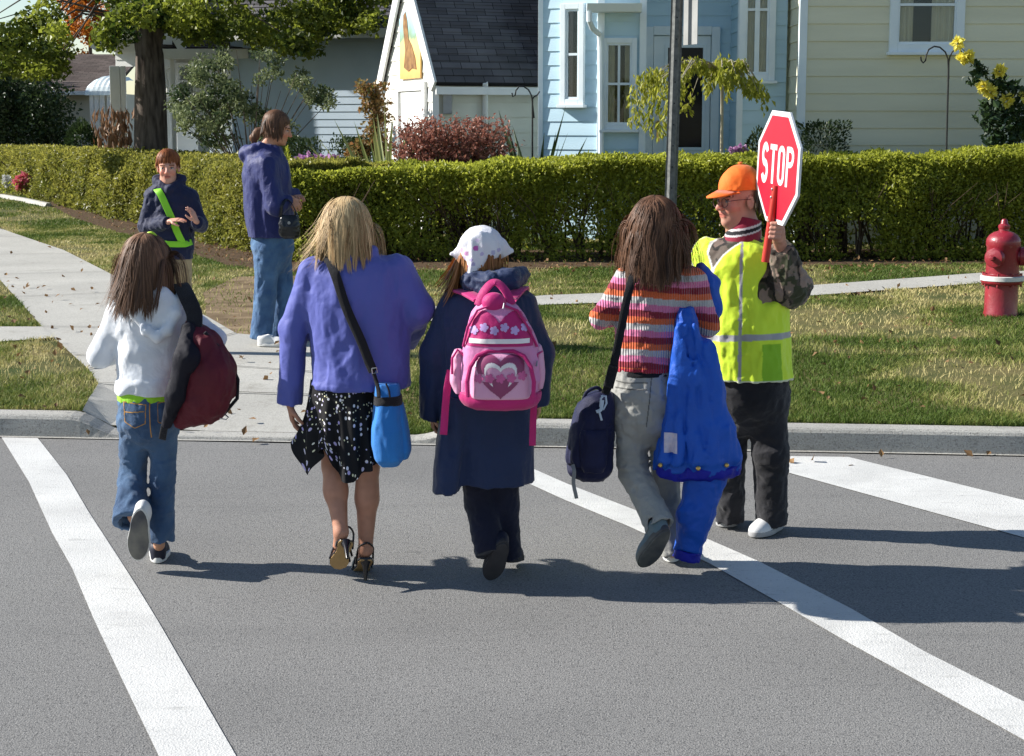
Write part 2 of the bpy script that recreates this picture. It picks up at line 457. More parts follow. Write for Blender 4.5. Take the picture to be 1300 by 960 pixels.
def hand(f, w, d, n, s=1.0, curl=.5, thumb=1, spread=.10, grip=None):
    """w wrist, d finger direction, n palm normal (palm faces n), thumb = side of d x n"""
    d = unit(d); n = unit(n-d*np.dot(n, d)) if True else n; b = np.cross(d, n)*thumb
    w = A(w)
    kn = [w+d*.082*s+b*o*s for o in (.030, .010, -.010, -.028)]
    for i, q in enumerate(kn):
        f.put(cap(w+b*(.016-.011*i)*s, q-d*.004*s*abs(i-1), .0145*s, .0115*s), .008*s)
    ln = (.070, .078, .072, .056); rr = (.0092, .0096, .0092, .0080)
    for i, q in enumerate(kn):
        q = q-d*.004*s*abs(i-1); ang = 0; p = q
        for j, fr in enumerate((.46, .30, .24)):
            ang += (curl*(1.0 if j else .75))*(1+.06*i)
            dv = d*math.cos(ang)+n*math.sin(ang)+b*(spread*(1.3-i)*.5)
            e = p+unit(dv)*ln[i]*fr*s
            f.put(cap(p, e, rr[i]*s*(1-.08*j), rr[i]*s*(.92-.08*j)), .003 if j == 0 else .002); p = e
    p = w+d*.022*s+b*.020*s
    tc = .75 if curl < .8 else .45
    q1 = p+unit(d*.65+b*tc+n*.35)*.040*s; f.put(cap(p, q1, .0135*s, .0115*s), .008*s)
    q2 = q1+unit(d*.85+b*.25*tc+n*(.35+curl*.4))*.032*s; f.put(cap(q1, q2, .0112*s, .0098*s), .003)
    q3 = q2+unit(d*.85-b*.15+n*(.4+curl*.6))*.026*s; f.put(cap(q2, q3, .0098*s, .008*s), .003)
def body(P, J, s=1.0, skin=SKIN, M=None, hs=1.0, h=.005, hands=(), iris=(.05, .09, .12), brow=(.06, .035, .02), bare=.78, female=True, foot=.22):
    """J: head (eye-level centre), neck, chest, hip, shl/elb/wri (pairs), hipj/kne/ank/toe (pairs). One continuous figure."""
    allp = [J['head'], J['neck'], J['chest'], J['hip']]+sum([list(J[k]) for k in ('sh', 'el', 'wr', 'hj', 'kn', 'an', 'to')], [])
    lo, hi = pts_box(allp, .21*s)
    f = Fld(lo, hi, h)
    head_prims(f, J['head'], M, hs)
    hb = A(J['head'])+M @ (A([0, -.022, -.06])*hs)
    f.put(cap(hb, J['neck'], .052*hs, .056*s), .025)
    f.chain([J['neck'], J['chest'], J['hip']], [.075*s, .105*s, .100*s], .05)
    for i in (0, 1):
        f.chain([J['chest'], J['sh'][i]], [.07*s, .044*s], .04)
        f.chain([J['sh'][i], J['el'][i], J['wr'][i]], [.043*s, .034*s, .024*s], .02)
        f.chain([J['hip'], J['hj'][i]], [.085*s, .075*s], .04)
        el = J['kn'][i]*.62+J['an'][i]*.38
        f.chain([J['hj'][i], J['kn'][i]], [.076*s*bare, .050*s*bare], .02)
        f.chain([J['kn'][i], el, J['an'][i]], [.049*s*bare, .050*s*bare, .031*s*bare], .02)
        f.put(ell(J['kn'][i]*.72+J['an'][i]*.28+A([0, -.014, 0])*s, A([.045, .046, .095])*s*bare), .03)
        f.chain([J['an'][i], J['an'][i]*(1-foot)+J['to'][i]*foot], [.030*s, .022*s], .02)
    for hd in hands: hand(f, *hd[0], **hd[1])
    m = mat('skin', (0, 0, 0), .52, attr='Col', var=.07, vscale=30, spec=.35, bump=.06, bscale=400)
    o = f.build('body', m, P.root, colfn=lambda V: face_cols(V, J['head'], M, hs, skin, iris=iris, brow=brow))
    return o
def hair(P, name, c, M, s, m, n=900, length=.3, lift=1.10, width=.006, wave=.0, drop=None, part=0.0, phi=(0, 1.75), theta=(0, 6.283), colliders=(), seed=1,
         outward=.0, wind=(0, 0, 0), jit=.03, ends=.0, steps=16, under=None, taper=.5, lenfn=None, cap_r=(.079, .098, .086), cap_o=(0, -.016, .046), wf=26, volume=0, clump=40, parent=None, start=None):
    """hair as many flat locks combed over the skull and falling under gravity; each lock is real geometry"""
    r = np.random.default_rng(seed)
    th = r.uniform(theta[0], theta[1], n); u = r.random(n)
    ph = np.arccos(np.cos(phi[0])*(1-u)+np.cos(phi[1])*u)
    cr = A(cap_r)*s; co = A(c)+M @ (A(cap_o)*s)
    lay = r.random(n)
    sc = lift+jit*lay
    loc = np.stack([np.sin(ph)*np.cos(th), np.sin(ph)*np.sin(th), np.cos(ph)], 1)
    def to_w(l): return co+(l*cr*sc[:, None]) @ M.T
    X = to_w(loc)
    # growth direction: away from the crown point
    crown = unit(A([part, -.35, 1.0]))
    d = loc-crown*(loc @ crown)[:, None]; d /= np.linalg.norm(d, axis=1)[:, None]+1e-6
    if start is not None: d = d*.3+A(start)[None, :]
    D = d @ M.T
    L = np.full(n, length)*(1-ends*r.random(n))
    if lenfn is not None: L = L*lenfn(th, ph)
    st = L/steps
    cid = (np.floor(th*clump/6.283)+np.floor(ph*6)*100).astype(int)
    cj = np.random.default_rng(seed+5).normal(0, 1, (2000, 3))[cid % 2000]; cph = cj[:, 0]*3
    path = [X.copy()]
    down = A([0, 0, -1.0]); wv = A(wind, dtype=float)
    for i in range(steps):
        rel = (X-co) @ M/cr; rr = np.linalg.norm(rel, axis=1); nn = (rel/np.maximum(rr, 1e-6)[:, None]/cr); nn /= np.linalg.norm(nn, axis=1)[:, None]; nn = nn @ M.T
        g = min(.25+.1*i, .7)
        D = D*(1-g*.6)+down*g*.6+wv*(i/steps)+cj*.035+r.normal(0, .012, (n, 3))
        if outward: D += nn*A([1, 1, 0])*outward*(i/steps)
        if wave:
            sd = np.cross(nn, down); D += sd*(wave*np.cos(i*wf/steps+cph))[:, None]+nn*(wave*.6*np.sin(i*wf/steps*1.1+cph))[:, None]
        on = (rr < sc*1.02)
        D = np.where(on[:, None], D-nn*np.sum(D*nn, 1)[:, None]*.9, D)
        D /= np.linalg.norm(D, axis=1)[:, None]
        X = X+D*st[:, None]
        rel = (X-co) @ M/cr; rr = np.linalg.norm(rel, axis=1); tgt = sc+volume*min(i/steps*2, 1)
        push = rr < tgt; X[push] = co+((rel[push]/rr[push][:, None]*tgt[push][:, None])*cr) @ M.T
        for (cc, cr2) in colliders:
            q = (X-A(cc))/A(cr2); qq = np.linalg.norm(q, axis=1); b = qq < 1+.05*lay
            X[b] = A(cc)+q[b]/qq[b][:, None]*((1+.05*lay[b])[:, None])*A(cr2)
        path.append(X.copy())
    Pp = np.stack(path, 1)                   # n, steps+1, 3
    T = np.gradient(Pp, axis=1); T /= np.linalg.norm(T, axis=2)[..., None]+1e-9
    on = Pp-co[None, None, :]; on[..., 2] *= .4; S = np.cross(T, on); S /= np.linalg.norm(S, axis=2)[..., None]+1e-9
    Nn = np.cross(S, T)
    t = np.linspace(0, 1, steps+1); W = width*(.75+.5*r.random(n))[:, None]*np.clip(1.02-taper*t**2, .08, 1)[None, :]
    W[:, -1] *= .35
    a = Pp-S*W[..., None]*.5; b2 = Pp+S*W[..., None]*.5; mid = Pp+Nn*W[..., None]*.22
    V = np.stack([a, mid, b2], 2).reshape(-1, 3)
    k = 3*(steps+1); base = (np.arange(n)*k)[:, None]; i = (np.arange(steps)*3)[None, :]
    q1 = np.stack([base+i, base+i+1, base+i+4, base+i+3], -1).reshape(-1, 4); q2 = np.stack([base+i+1, base+i+2, base+i+5, base+i+4], -1).reshape(-1, 4)
    ti = np.clip(.5+.22*cj[:, 1]*.7+r.normal(0, .11, n), 0, 1)
    tint = np.repeat(ti, k)
    return npmesh(name, V, [q1, q2], m, parent or P.root, True, {'tint': tint})
def scalp(P, name, c, M, s, m, rad=(.080, .099, .087), cut=None, off=(0, -.018, .046), h=.005, extra=()):
    co = A(c)+M @ (A(off)*s); f = Fld(co-.3, co+.2, h); f.put(ell(co, A(rad)*s, M), 0)
    for e in extra: f.put(e, .03)
    fc = A(c)+M @ (A([0, .075, -.02])*s); f.put(ell(fc, A([.066, .05, .075])*s, M), .01, '-')
    f.wrinkle(.003, (.012, .012, .05), 3, .3)
    V = None
    return f.build(name, m, P.root, attrs={'tint': lambda V: np.clip(.4+.35*vnoise(V/A([.012, .012, .08]), 5), 0, 1)})
def foot_outline(L, W, n=28):
    o = []
    for i in range(n):
        a = 2*math.pi*i/n; t = (1-math.cos(a))/2      # 0 heel .. 1 toe
        w = W*.5*(math.sin(a) if True else 1); 
        w *= (.80+.30*t-.22*math.exp(-((t-.42)/.16)**2)*.6)
        o.append((w, L*(t if 0 < t < 1 else t)))
    return o
def shoe(P, heel, toe, up, W, mu, ms, mt=None, hgt=.075, name='shoe', sole_th=.024, mcol=None, collar=True, attr=None, laces=None):
    """heel/toe = ends of the sole's underside; returns upper object; sole (and tread) are its sub-parts"""
    heel, toe = A(heel), A(toe); L = np.linalg.norm(toe-heel); M = frame(toe-heel, up)
    def w(x, y, z): return heel+M @ A([x, y, z])
    f = Fld(np.minimum(heel, toe)-.17, np.maximum(heel, toe)+.17, .004)
    f.put(ell(w(0, L*.72, .026), (W*.47, L*.27, .042), M), 0)
    f.put(ell(w(0, L*.22, .036), (W*.38, L*.21, .062), M), .03)
    f.put(cap(w(0, L*.28, .07), w(0, L*.62, .045), W*.28, W*.30), .03)
    f.put(ell(w(0, L*.20, hgt-.01), (W*.35, L*.19, .028), M), .02)
    f.put(ell(w(0, L*.20, hgt+.022), (W*.27, L*.145, .035), M), .006, '-')
    cz = heel+M[:, 2]*.012; nz = M[:, 2]
    f.clip(lambda X, Y, Z: -((X-cz[0])*nz[0]+(Y-cz[1])*nz[1]+(Z-cz[2])*nz[2]))
    up_o = f.build(name, mu, P.root)
    def slab(nm, o, z0, z1, sc, m, par, y0=0):
        V = [w(x*sc, (y-L/2)*sc+L/2, z0) for x, y in o]+[w(x*sc*1.0, (y-L/2)*sc+L/2, z1) for x, y in o]; n = len(o)
        b = MB(); b.add(V, [tuple(range(n))[::-1], tuple(range(n, 2*n))]+[(i, (i+1) % n, (i+1) % n+n, i+n) for i in range(n)])
        return b.build(nm, m, par, smooth=True, bevel=.004)
    ol = foot_outline(L, W*1.12)
    so = slab('sole', ol, .004, .004+sole_th, 1.0, ms, up_o)
    if mt is not None: slab('tread', ol, -.003, .006, .93, mt, up_o)
    if laces is not None:
        b = MB()
        for i in range(4):
            y = L*(.42+.06*i); z = .098-.010*i
            b.tube([w(-W*.2, y, z-.012), w(0, y+.006, z), w(W*.2, y, z-.012)], .003, 6)
        b.build('laces', laces, up_o, smooth=True)
    return up_o
def cloth(name, c, rough=.8, bump=.25, bscale=350, bump2=.25, b2scale=14, sheen=.15, **k):
    return mat(name, c, rough, bump=bump, bscale=bscale, bump2=bump2, b2scale=b2scale, sheen=sheen, spec=.25, **k)
# ---------------------------------------------------------------- light, sky, camera
cam = bpy.data.cameras.new('camera'); cam.lens = F/1300*36; cam.sensor_width = 36; cam.sensor_fit = 'HORIZONTAL'
cam.shift_y = -(480-435)/1300; cam.clip_end = 2000; cam.clip_start = .1
co = bpy.data.objects.new('camera', cam); col.objects.link(co); co.location = (0, 0, H); co.rotation_euler = (math.pi/2-PIT, 0, 0)
scene.camera = co
SUN_EL, SUN_AZ = R(31), R(7)            # the sun stands to the left, a little beyond the street
sunv = A([-math.cos(SUN_EL)*math.cos(SUN_AZ), math.cos(SUN_EL)*math.sin(SUN_AZ), math.sin(SUN_EL)])
sd = bpy.data.lights.new('sun', 'SUN'); sd.energy = 5.0; sd.angle = R(.53); sd.color = (1, .955, .88)
so = bpy.data.objects.new('sun', sd); col.objects.link(so); so.rotation_euler = Vector(sunv).to_track_quat('Z', 'Y').to_euler()
wd = bpy.data.worlds.new('World'); scene.world = wd; wd.use_nodes = True
nt = wd.node_tree; sky = nt.nodes.new('ShaderNodeTexSky'); sky.sky_type = 'NISHITA'; sky.sun_disc = False
sky.sun_elevation = SUN_EL; sky.sun_rotation = math.atan2(sunv[0], sunv[1]); sky.air_density = 1.0; sky.dust_density = .15; sky.ozone_density = 1.6
bg = nt.nodes['Background']; bg.inputs['Strength'].default_value = .075; nt.links.new(sky.outputs['Color'], bg.inputs['Color'])
vs = scene.view_settings; vs.view_transform = 'Standard'; vs.look = 'None'; vs.gamma = 1; vs.exposure = .86
scene.cycles.max_bounces = 8; scene.cycles.transparent_max_bounces = 8; scene.cycles.use_denoising = True
# ---------------------------------------------------------------- ground levels
c0, c1 = G(0, 554), G(1300, 578)
def curbY(x): return c0[1]+(c1[1]-c0[1])*(np.asarray(x)-c0[0])/(c1[0]-c0[0])
xa, xb = G(118, 553)[0], G(500, 566)[0]
def sstep(t): t = np.clip(t, 0, 1); return t*t*(3-2*t)
KH = .135
def ramp_w(x): return sstep((x-xa+.12)/.30)*(1-sstep((x-xb-.1)/.45))
def height(x, y):
    x = np.asarray(x, dtype=float); u = np.asarray(y)-curbY(x)-.16
    return KH*(1-ramp_w(x))+ramp_w(x)*(.018+(KH-.018)*sstep(u/1.5))
def inpoly(x, y, poly):
    r = np.zeros(np.shape(x), dtype=bool); n = len(poly)
    for i in range(n):
        x0, y0 = poly[i][:2]; x1, y1 = poly[(i+1) % n][:2]
        c = ((y0 > y) != (y1 > y)) & (x < (x1-x0)*(y-y0)/(y1-y0+1e-12)+x0); r ^= c
    return r
def sheet(name, poly, lift, m, step=.3, hfn=height, kind='structure'):
    bm = bmesh.new(); bm.faces.new([bm.verts.new((p[0], p[1], 0)) for p in poly])
    bmesh.ops.triangulate(bm, faces=bm.faces[:])
    xs = [p[0] for p in poly]; ys = [p[1] for p in poly]
    for ax, lo, hi in ((0, min(xs), max(xs)), (1, min(ys), max(ys))):
        n = min(int((hi-lo)/step), 160)
        for i in range(1, n+1):
            pc = [0, 0, 0]; pc[ax] = lo+(hi-lo)*i/(n+1); pn = [0, 0, 0]; pn[ax] = 1
            bmesh.ops.bisect_plane(bm, geom=bm.verts[:]+bm.edges[:]+bm.faces[:], plane_co=pc, plane_no=pn)
    for v in bm.verts: v.co.z = (float(hfn(v.co.x, v.co.y)) if hfn else 0)+lift
    bmesh.ops.recalc_face_normals(bm, faces=bm.faces)
    if bm.faces and sum(f.normal.z for f in bm.faces) < 0: bmesh.ops.reverse_faces(bm, faces=bm.faces)
    me = bpy.data.meshes.new(name); bm.to_mesh(me); bm.free(); o = link(name, me, m)
    o['kind'] = kind; return o
# ---------------------------------------------------------------- road
def road_mat(name, base, dark, light, patch=.06, crack=True):
    m = mat(name, base, .88, vscale=.9, var=patch, bump=.55, bscale=170, spec=.25)
    nt = m.node_tree; N, L = nt.nodes, nt.links; b = N['Principled BSDF']
    prev = b.inputs['Base Color'].links[0].from_socket
    tc = [n for n in N if n.type == 'TEX_COORD'][0]
    def speck(scale, lo, hi, colr, fac, prev):
        v = N.new('ShaderNodeTexNoise'); v.inputs['Scale'].default_value = scale; v.inputs['Detail'].default_value = 2
        L.new(tc.outputs['Object'], v.inputs['Vector'])
        r = N.new('ShaderNodeValToRGB'); r.color_ramp.elements[0].position = lo; r.color_ramp.elements[1].position = hi
        r.color_ramp.elements[0].color = (0, 0, 0, 1); r.color_ramp.elements[1].color = (fac, fac, fac, 1)
        L.new(v.outputs['Fac'], r.inputs['Fac']); x = N.new('ShaderNodeMixRGB'); x.inputs[2].default_value = tuple(colr)+(1,)
        L.new(r.outputs['Color'], x.inputs[0]); L.new(prev, x.inputs[1]); return x.outputs['Color']
    o = speck(95, .52, .66, dark, .75, prev); o = speck(140, .55, .70, light, .7, o); o = speck(30, .55, .75, dark, .35, o)
    o = speck(.8, .5, .72, dark, .18, o)
    L.new(o, b.inputs['Base Color']); return m
def wear(m, colr, scale=26, lo=.60, hi=.75, fac=.8, stretch=None):
    nt = m.node_tree; N, L = nt.nodes, nt.links; b = N['Principled BSDF']; prev = b.inputs['Base Color'].links[0].from_socket
    tc = [n for n in N if n.type == 'TEX_COORD'][0]; v = N.new('ShaderNodeTexNoise'); v.inputs['Scale'].default_value = scale; v.inputs['Detail'].default_value = 8; v.inputs['Roughness'].default_value = .7
    src = tc.outputs['Object']
    if stretch:
        mp = N.new('ShaderNodeMapping'); mp.inputs['Scale'].default_value = stretch; L.new(src, mp.inputs['Vector']); src = mp.outputs['Vector']
    L.new(src, v.inputs['Vector']); r = N.new('ShaderNodeValToRGB')
    r.color_ramp.elements[0].position = lo; r.color_ramp.elements[1].position = hi; r.color_ramp.elements[1].color = (fac,)*3+(1,)
    L.new(v.outputs['Fac'], r.inputs['Fac']); x = N.new('ShaderNodeMixRGB'); x.inputs[2].default_value = tuple(colr)+(1,)
    L.new(r.outputs['Color'], x.inputs[0]); L.new(prev, x.inputs[1]); L.new(x.outputs['Color'], b.inputs['Base Color'])
m_road = road_mat('asphalt', (.205, .202, .196), (.07, .07, .072), (.38, .375, .36))
X = 45
wear(m_road, (.10, .10, .10), 1.1, .55, .72, .25, (.25, 2.5, 1)); wear(m_road, (.27, .265, .255), 1.6, .56, .7, .10, (.2, 3, 1)); wear(m_road, (.05, .05, .052), 2.3, .66, .74, .5, (.7, 2, 1))
road = sheet('road', [(-X, -6), (X, -6), (X, curbY(X)), (-X, curbY(-X))], 0, m_road, 3, None)
m_paint = mat('road_paint', (.54, .54, .525), .7, c2=(.63, .63, .61), vscale=2.2, bump=.4, bscale=150, spec=.3)
wear(m_paint, (.25, .25, .24), 7, .56, .72, .5, (.6, 3, 1)); wear(m_paint, (.2, .2, .2), 60, .58, .68, .6); wear(m_paint, (.30, .30, .29), 1.5, .5, .7, .35)
def gpoly(pts): return [tuple(G(*p)[:2]) for p in pts]
S1 = [(2,556),(37,613),(66,677),(92,723),(119,787),(158,870),(200,958),(250,1060),(352,1060),(298,958),(247,870),(202,792),(174,746),(151,710),(112,650),(85,604),(48,557)]
S2 = [(628,592),(663,611),(718,636),(800,670),(900,716),(1003,774),(1077,817),(1169,868),(1334,960),(1434,960),(1256,870),(1173,828),(1081,774),(964,714),(900,686),(805,648),(720,615),(677,596),(664,589)]
S3 = [(955,588),(1001,601),(1270,675),(1600,766),(1600,712),(1300,636),(1150,599),(1077,581),(1005,580)]
for s in (S1, S2, S3): sheet('crosswalk_stripe', gpoly(s), .004, m_paint, .5, None)
# ---------------------------------------------------------------- kerb, ground, walks
m_conc = road_mat('concrete', (.43, .42, .385), (.27, .26, .235), (.55, .54, .5), .10); m_conc.node_tree.nodes['Principled BSDF'].inputs['Roughness'].default_value = .9
wear(m_conc, (.20, .185, .15), 3.5, .56, .78, .6)
m_kerb = road_mat('kerb_concrete', (.40, .39, .36), (.2, .19, .175), (.55, .54, .5), .14)
wear(m_kerb, (.13, .12, .10), 5, .54, .76, .65, (.5, .5, 3))
xs = np.concatenate([np.arange(-40, xa-1.2, .8), np.arange(xa-1.2, xb+1.2, .06), np.arange(xb+1.2, 40, .8)])
V = []; 
for x in xs:
    y = float(curbY(x)); h = KH*(1-ramp_w(x))+ramp_w(x)*.022; j = .004*float(vnoise(A([[x*1.7, 0, 0]]), 2)[0])
    for dy, z in ((0, -.05), (.0+j, .0), (.008+j, h*.80), (.018+j, h-.010), (.032, h), (.13, h+.002), (.162, h+.001), (.165, h-.10)): V.append((x, y+dy, z))
k = 8; Q = [(i*k+j, (i+1)*k+j, (i+1)*k+j+1, i*k+j+1) for i in range(len(xs)-1) for j in range(k-1)]
kerb = npmesh('kerb', A(V), A(Q), m_kerb, None, False); kerb['kind'] = 'structure'
gut = sheet('gutter', [(x, float(curbY(x))-.035+.008*math.sin(x*3.1)+.005*math.sin(x*7.3)) for x in np.arange(-40, 40, .5)]+[(x, float(curbY(x))) for x in (40, -40)], .004, m_kerb, 4, None)
wk_main = [(-260,150.5),(-100,215),(-30,262),(0,290),(16,296),(81,318),(146,351),(205,375),(262,402),(300,424),(340,428),(372,436),(420,432),(425,470),(470,536),(500,556),
           (112,541),(104,523),(112,508),(125,488),(113,470),(93,452),(54,416),(20,378),(0,356),(-30,320),(-80,275),(-180,225),(-400,180)]
wk_main = [(px, max(py, 172)) for px, py in wk_main]
wk_cross = [(396,431),(470,421),(545,409),(690,388),(1020,377),(1250,360),(1500,350),(1500,337),(1250,347),(1020,364),(690,376),(545,391),(470,400),(385,412),(350,425)]
wk_left = [(-300,452),(0,435),(70,430),(54,416),(0,416),(-300,425)]
def kpoly(pts): return [tuple(G(p[0], p[1], KH)[:2]) for p in pts]
def ramp_poly(pts):
    o = []
    for p in pts:
        g = G(p[0], p[1], KH)
        for _ in range(4):
            g = G(p[0], p[1], float(height(g[0], g[1])))
        y = max(g[1], float(curbY(g[0]))+.166); o.append((g[0], y))
    return o
P_main = ramp_poly(wk_main); P_cross = kpoly(wk_cross); P_left = kpoly(wk_left)
# lawn sheet
gx = np.concatenate([np.linspace(-160, -12, 30), np.arange(-11.5, 11.5, .12), np.linspace(12, 160, 30)])
t = np.concatenate([np.arange(0, 3, .08), np.arange(3, 24, .4), np.linspace(25, 260, 40)])
GX, T = np.meshgrid(gx, t, indexing='ij'); cy = np.where(np.abs(GX) < 40, curbY(GX), curbY(np.clip(GX, -40, 40))); GY = cy+.160+T
GZ = height(GX, GY); n0, n1 = GX.shape
for pl in (P_main, P_cross, P_left): GZ = np.where(inpoly(GX, GY, pl), GZ-.03, GZ)
idx = np.arange(n0*n1).reshape(n0, n1)
Qg = np.stack([idx[:-1, :-1], idx[1:, :-1], idx[1:, 1:], idx[:-1, 1:]], -1).reshape(-1, 4)
m_lawn = mat('lawn', (.055, .075, .022), .95, c2=(.16, .135, .06), vscale=1.3, bump=.8, bscale=60, spec=.1)
wear(m_lawn, (.20, .16, .09), 2.4, .58, .72, .6)
lawn = npmesh('lawn', np.stack([GX, GY, GZ], -1).reshape(-1, 3), Qg, m_lawn); lawn['kind'] = 'structure'
sheet('sidewalk', P_main, .006, m_conc, .25)
sheet('sidewalk', P_cross, .010, m_conc, .5)
sheet('sidewalk', P_left, .010, m_conc, .5)
# joints tooled into the walks: narrow dark grooves
m_joint = mat('joint', (.06, .055, .045), .95)
def joint(a, b, w=.014, fn=ramp_poly):
    p, q = A(fn([a])[0]), A(fn([b])[0]); d = unit2(q-p); n = A([-d[1], d[0]])*w/2
    o = sheet('sidewalk_joint', [tuple(p-n), tuple(q-n), tuple(q+n), tuple(p+n)], .0145, m_joint, .15)
def unit2(v): return v/np.linalg.norm(v)
for a, b in (((0,324),(90,323)),((20,378),(185,371)),((54,416),(288,418)),((93,452),(430,476)),((113,470),(300,424)),((-30,300),(40,302)),((123,488),(445,503)),((10,349),(135,346)),((-20,283),(3,292))): joint(a, b)
for x in (520, 640, 760, 880, 1000, 1120, 1240): joint((x, 372-(x-1020)*.055-1), (x+14, 385-(x-1020)*.055), .012, kpoly)
# mulch beds under the hedges
m_soil = mat('mulch', (.045, .030, .020), .95, c2=(.13, .085, .05), vscale=14, bump=1, bscale=50, spec=.1)
bedR = kpoly([(300,322),(345,346),(500,344),(700,341),(1000,338),(1300,335),(1700,333),(1700,318),(1300,316),(700,318),(420,318)])
bedL = kpoly([(35,246),(60,259),(95,278),(150,296),(225,317),(290,338),(345,346),(345,325),(240,295),(120,262),(60,243)])
sheet('mulch_bed', bedR, .005, m_soil, .6); sheet('mulch_bed', bedL, .009, m_soil, .6)
bare = kpoly([(258,372),(300,352),(345,350),(420,352),(430,400),(345,428),(300,424),(262,402)])
m_bare = mat('bare_soil', (.12, .085, .05), .95, c2=(.27, .20, .125), vscale=5, bump=1, bscale=60, spec=.1)
sheet('bare_soil', bare, .0045, m_bare, .5)
# ---------------------------------------------------------------- houses
m_white = mat('white_paint', (.74, .75, .74), .55, c2=(.82, .82, .80), vscale=3, bump=.1, bscale=60)
m_blue = mat('pale_blue_siding', (.43, .61, .72), .6, c2=(.50, .68, .78), vscale=1.5, bump=.15, bscale=40, stretch=(.3, .3, 3))
m_cream = mat('cream_siding', (.62, .61, .46), .6, c2=(.70, .69, .53), vscale=1.2, bump=.15, bscale=40, stretch=(.3, .3, 3))
m_gwhite = mat('white_shingle_siding', (.72, .71, .66), .65, c2=(.80, .79, .74), vscale=2, bump=.2, bscale=50)
m_grey = mat('grey_blue_siding', (.48, .59, .70), .6, c2=(.54, .65, .76), vscale=1.5)
m_tan = mat('tan_siding', (.62, .58, .49), .7, c2=(.70, .65, .56), vscale=1.5)
m_trim = mat('trim_paint', (.66, .75, .80), .5, c2=(.74, .82, .85), vscale=4)
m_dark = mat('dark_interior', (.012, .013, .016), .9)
m_curt = cloth('curtain', (.80, .74, .56), .9, c2=(.86, .81, .64))
m_brass = mat('brass', (.6, .42, .15), .3, metal=1)
m_metal = mat('grey_metal', (.30, .31, .32), .45, metal=.7)
def glass_mat():
    m = bpy.data.materials.new('window_glass'); m.use_nodes = True; N = m.node_tree.nodes; L = m.node_tree.links
    N.remove(N['Principled BSDF']); g = N.new('ShaderNodeBsdfGlossy'); g.inputs['Roughness'].default_value = .02; g.inputs['Color'].default_value = (.8, .85, .9, 1)
    t = N.new('ShaderNodeBsdfTransparent'); t.inputs['Color'].default_value = (.93, .95, .95, 1); x = N.new('ShaderNodeMixShader')
    fr = N.new('ShaderNodeFresnel'); fr.inputs['IOR'].default_value = 1.42
    nz = N.new('ShaderNodeTexNoise'); nz.inputs['Scale'].default_value = 1.2; bp = N.new('ShaderNodeBump'); bp.inputs['Strength'].default_value = .08; bp.inputs['Distance'].default_value = .05
    L.new(nz.outputs['Fac'], bp.inputs['Height']); L.new(bp.outputs['Normal'], g.inputs['Normal'])
    L.new(fr.outputs[0], x.inputs[0]); L.new(t.outputs[0], x.inputs[1]); L.new(g.outputs[0], x.inputs[2]); L.new(x.outputs[0], N['Material Output'].inputs['Surface'])
    return m
m_glass = glass_mat()
def shingle_mat(name, a, b):
    m = mat(name, a, .9, c2=b, vscale=1.2, bump=.5, bscale=90, spec=.15)
    N, L = m.node_tree.nodes, m.node_tree.links; bs = N['Principled BSDF']; prev = bs.inputs['Base Color'].links[0].from_socket
    at = N.new('ShaderNodeUVMap'); br = N.new('ShaderNodeTexBrick'); br.inputs['Scale'].default_value = 1; br.inputs['Brick Width'].default_value = .33; br.inputs['Row Height'].default_value = .14
    br.inputs['Mortar Size'].default_value = .006; br.inputs['Color1'].default_value = (.7, .7, .7, 1); br.inputs['Color2'].default_value = (1.25, 1.25, 1.25, 1); br.inputs['Mortar'].default_value = (.25, .25, .25, 1)
    L.new(at.outputs[0], br.inputs['Vector']); x = N.new('ShaderNodeMixRGB'); x.blend_type = 'MULTIPLY'; x.inputs[0].default_value = 1
    L.new(prev, x.inputs[1]); L.new(br.outputs['Color'], x.inputs[2]); L.new(x.outputs['Color'], bs.inputs['Base Color'])
    return m
m_sh_dark = shingle_mat('dark_shingle', (.050, .047, .048), (.085, .078, .076))
m_sh_grey = shingle_mat('grey_shingle', (.095, .092, .100), (.15, .145, .155))
m_sh_brown = shingle_mat('brown_shingle', (.11, .085, .075), (.16, .13, .115))
def facing(a, b):
    a, b = A(a, dtype=float), A(b, dtype=float); d = (b-a)/np.linalg.norm(b-a); n = A([d[1], -d[0]])
    if n @ (A([0, 0])-(a+b)/2) < 0: n = -n
    return d, n
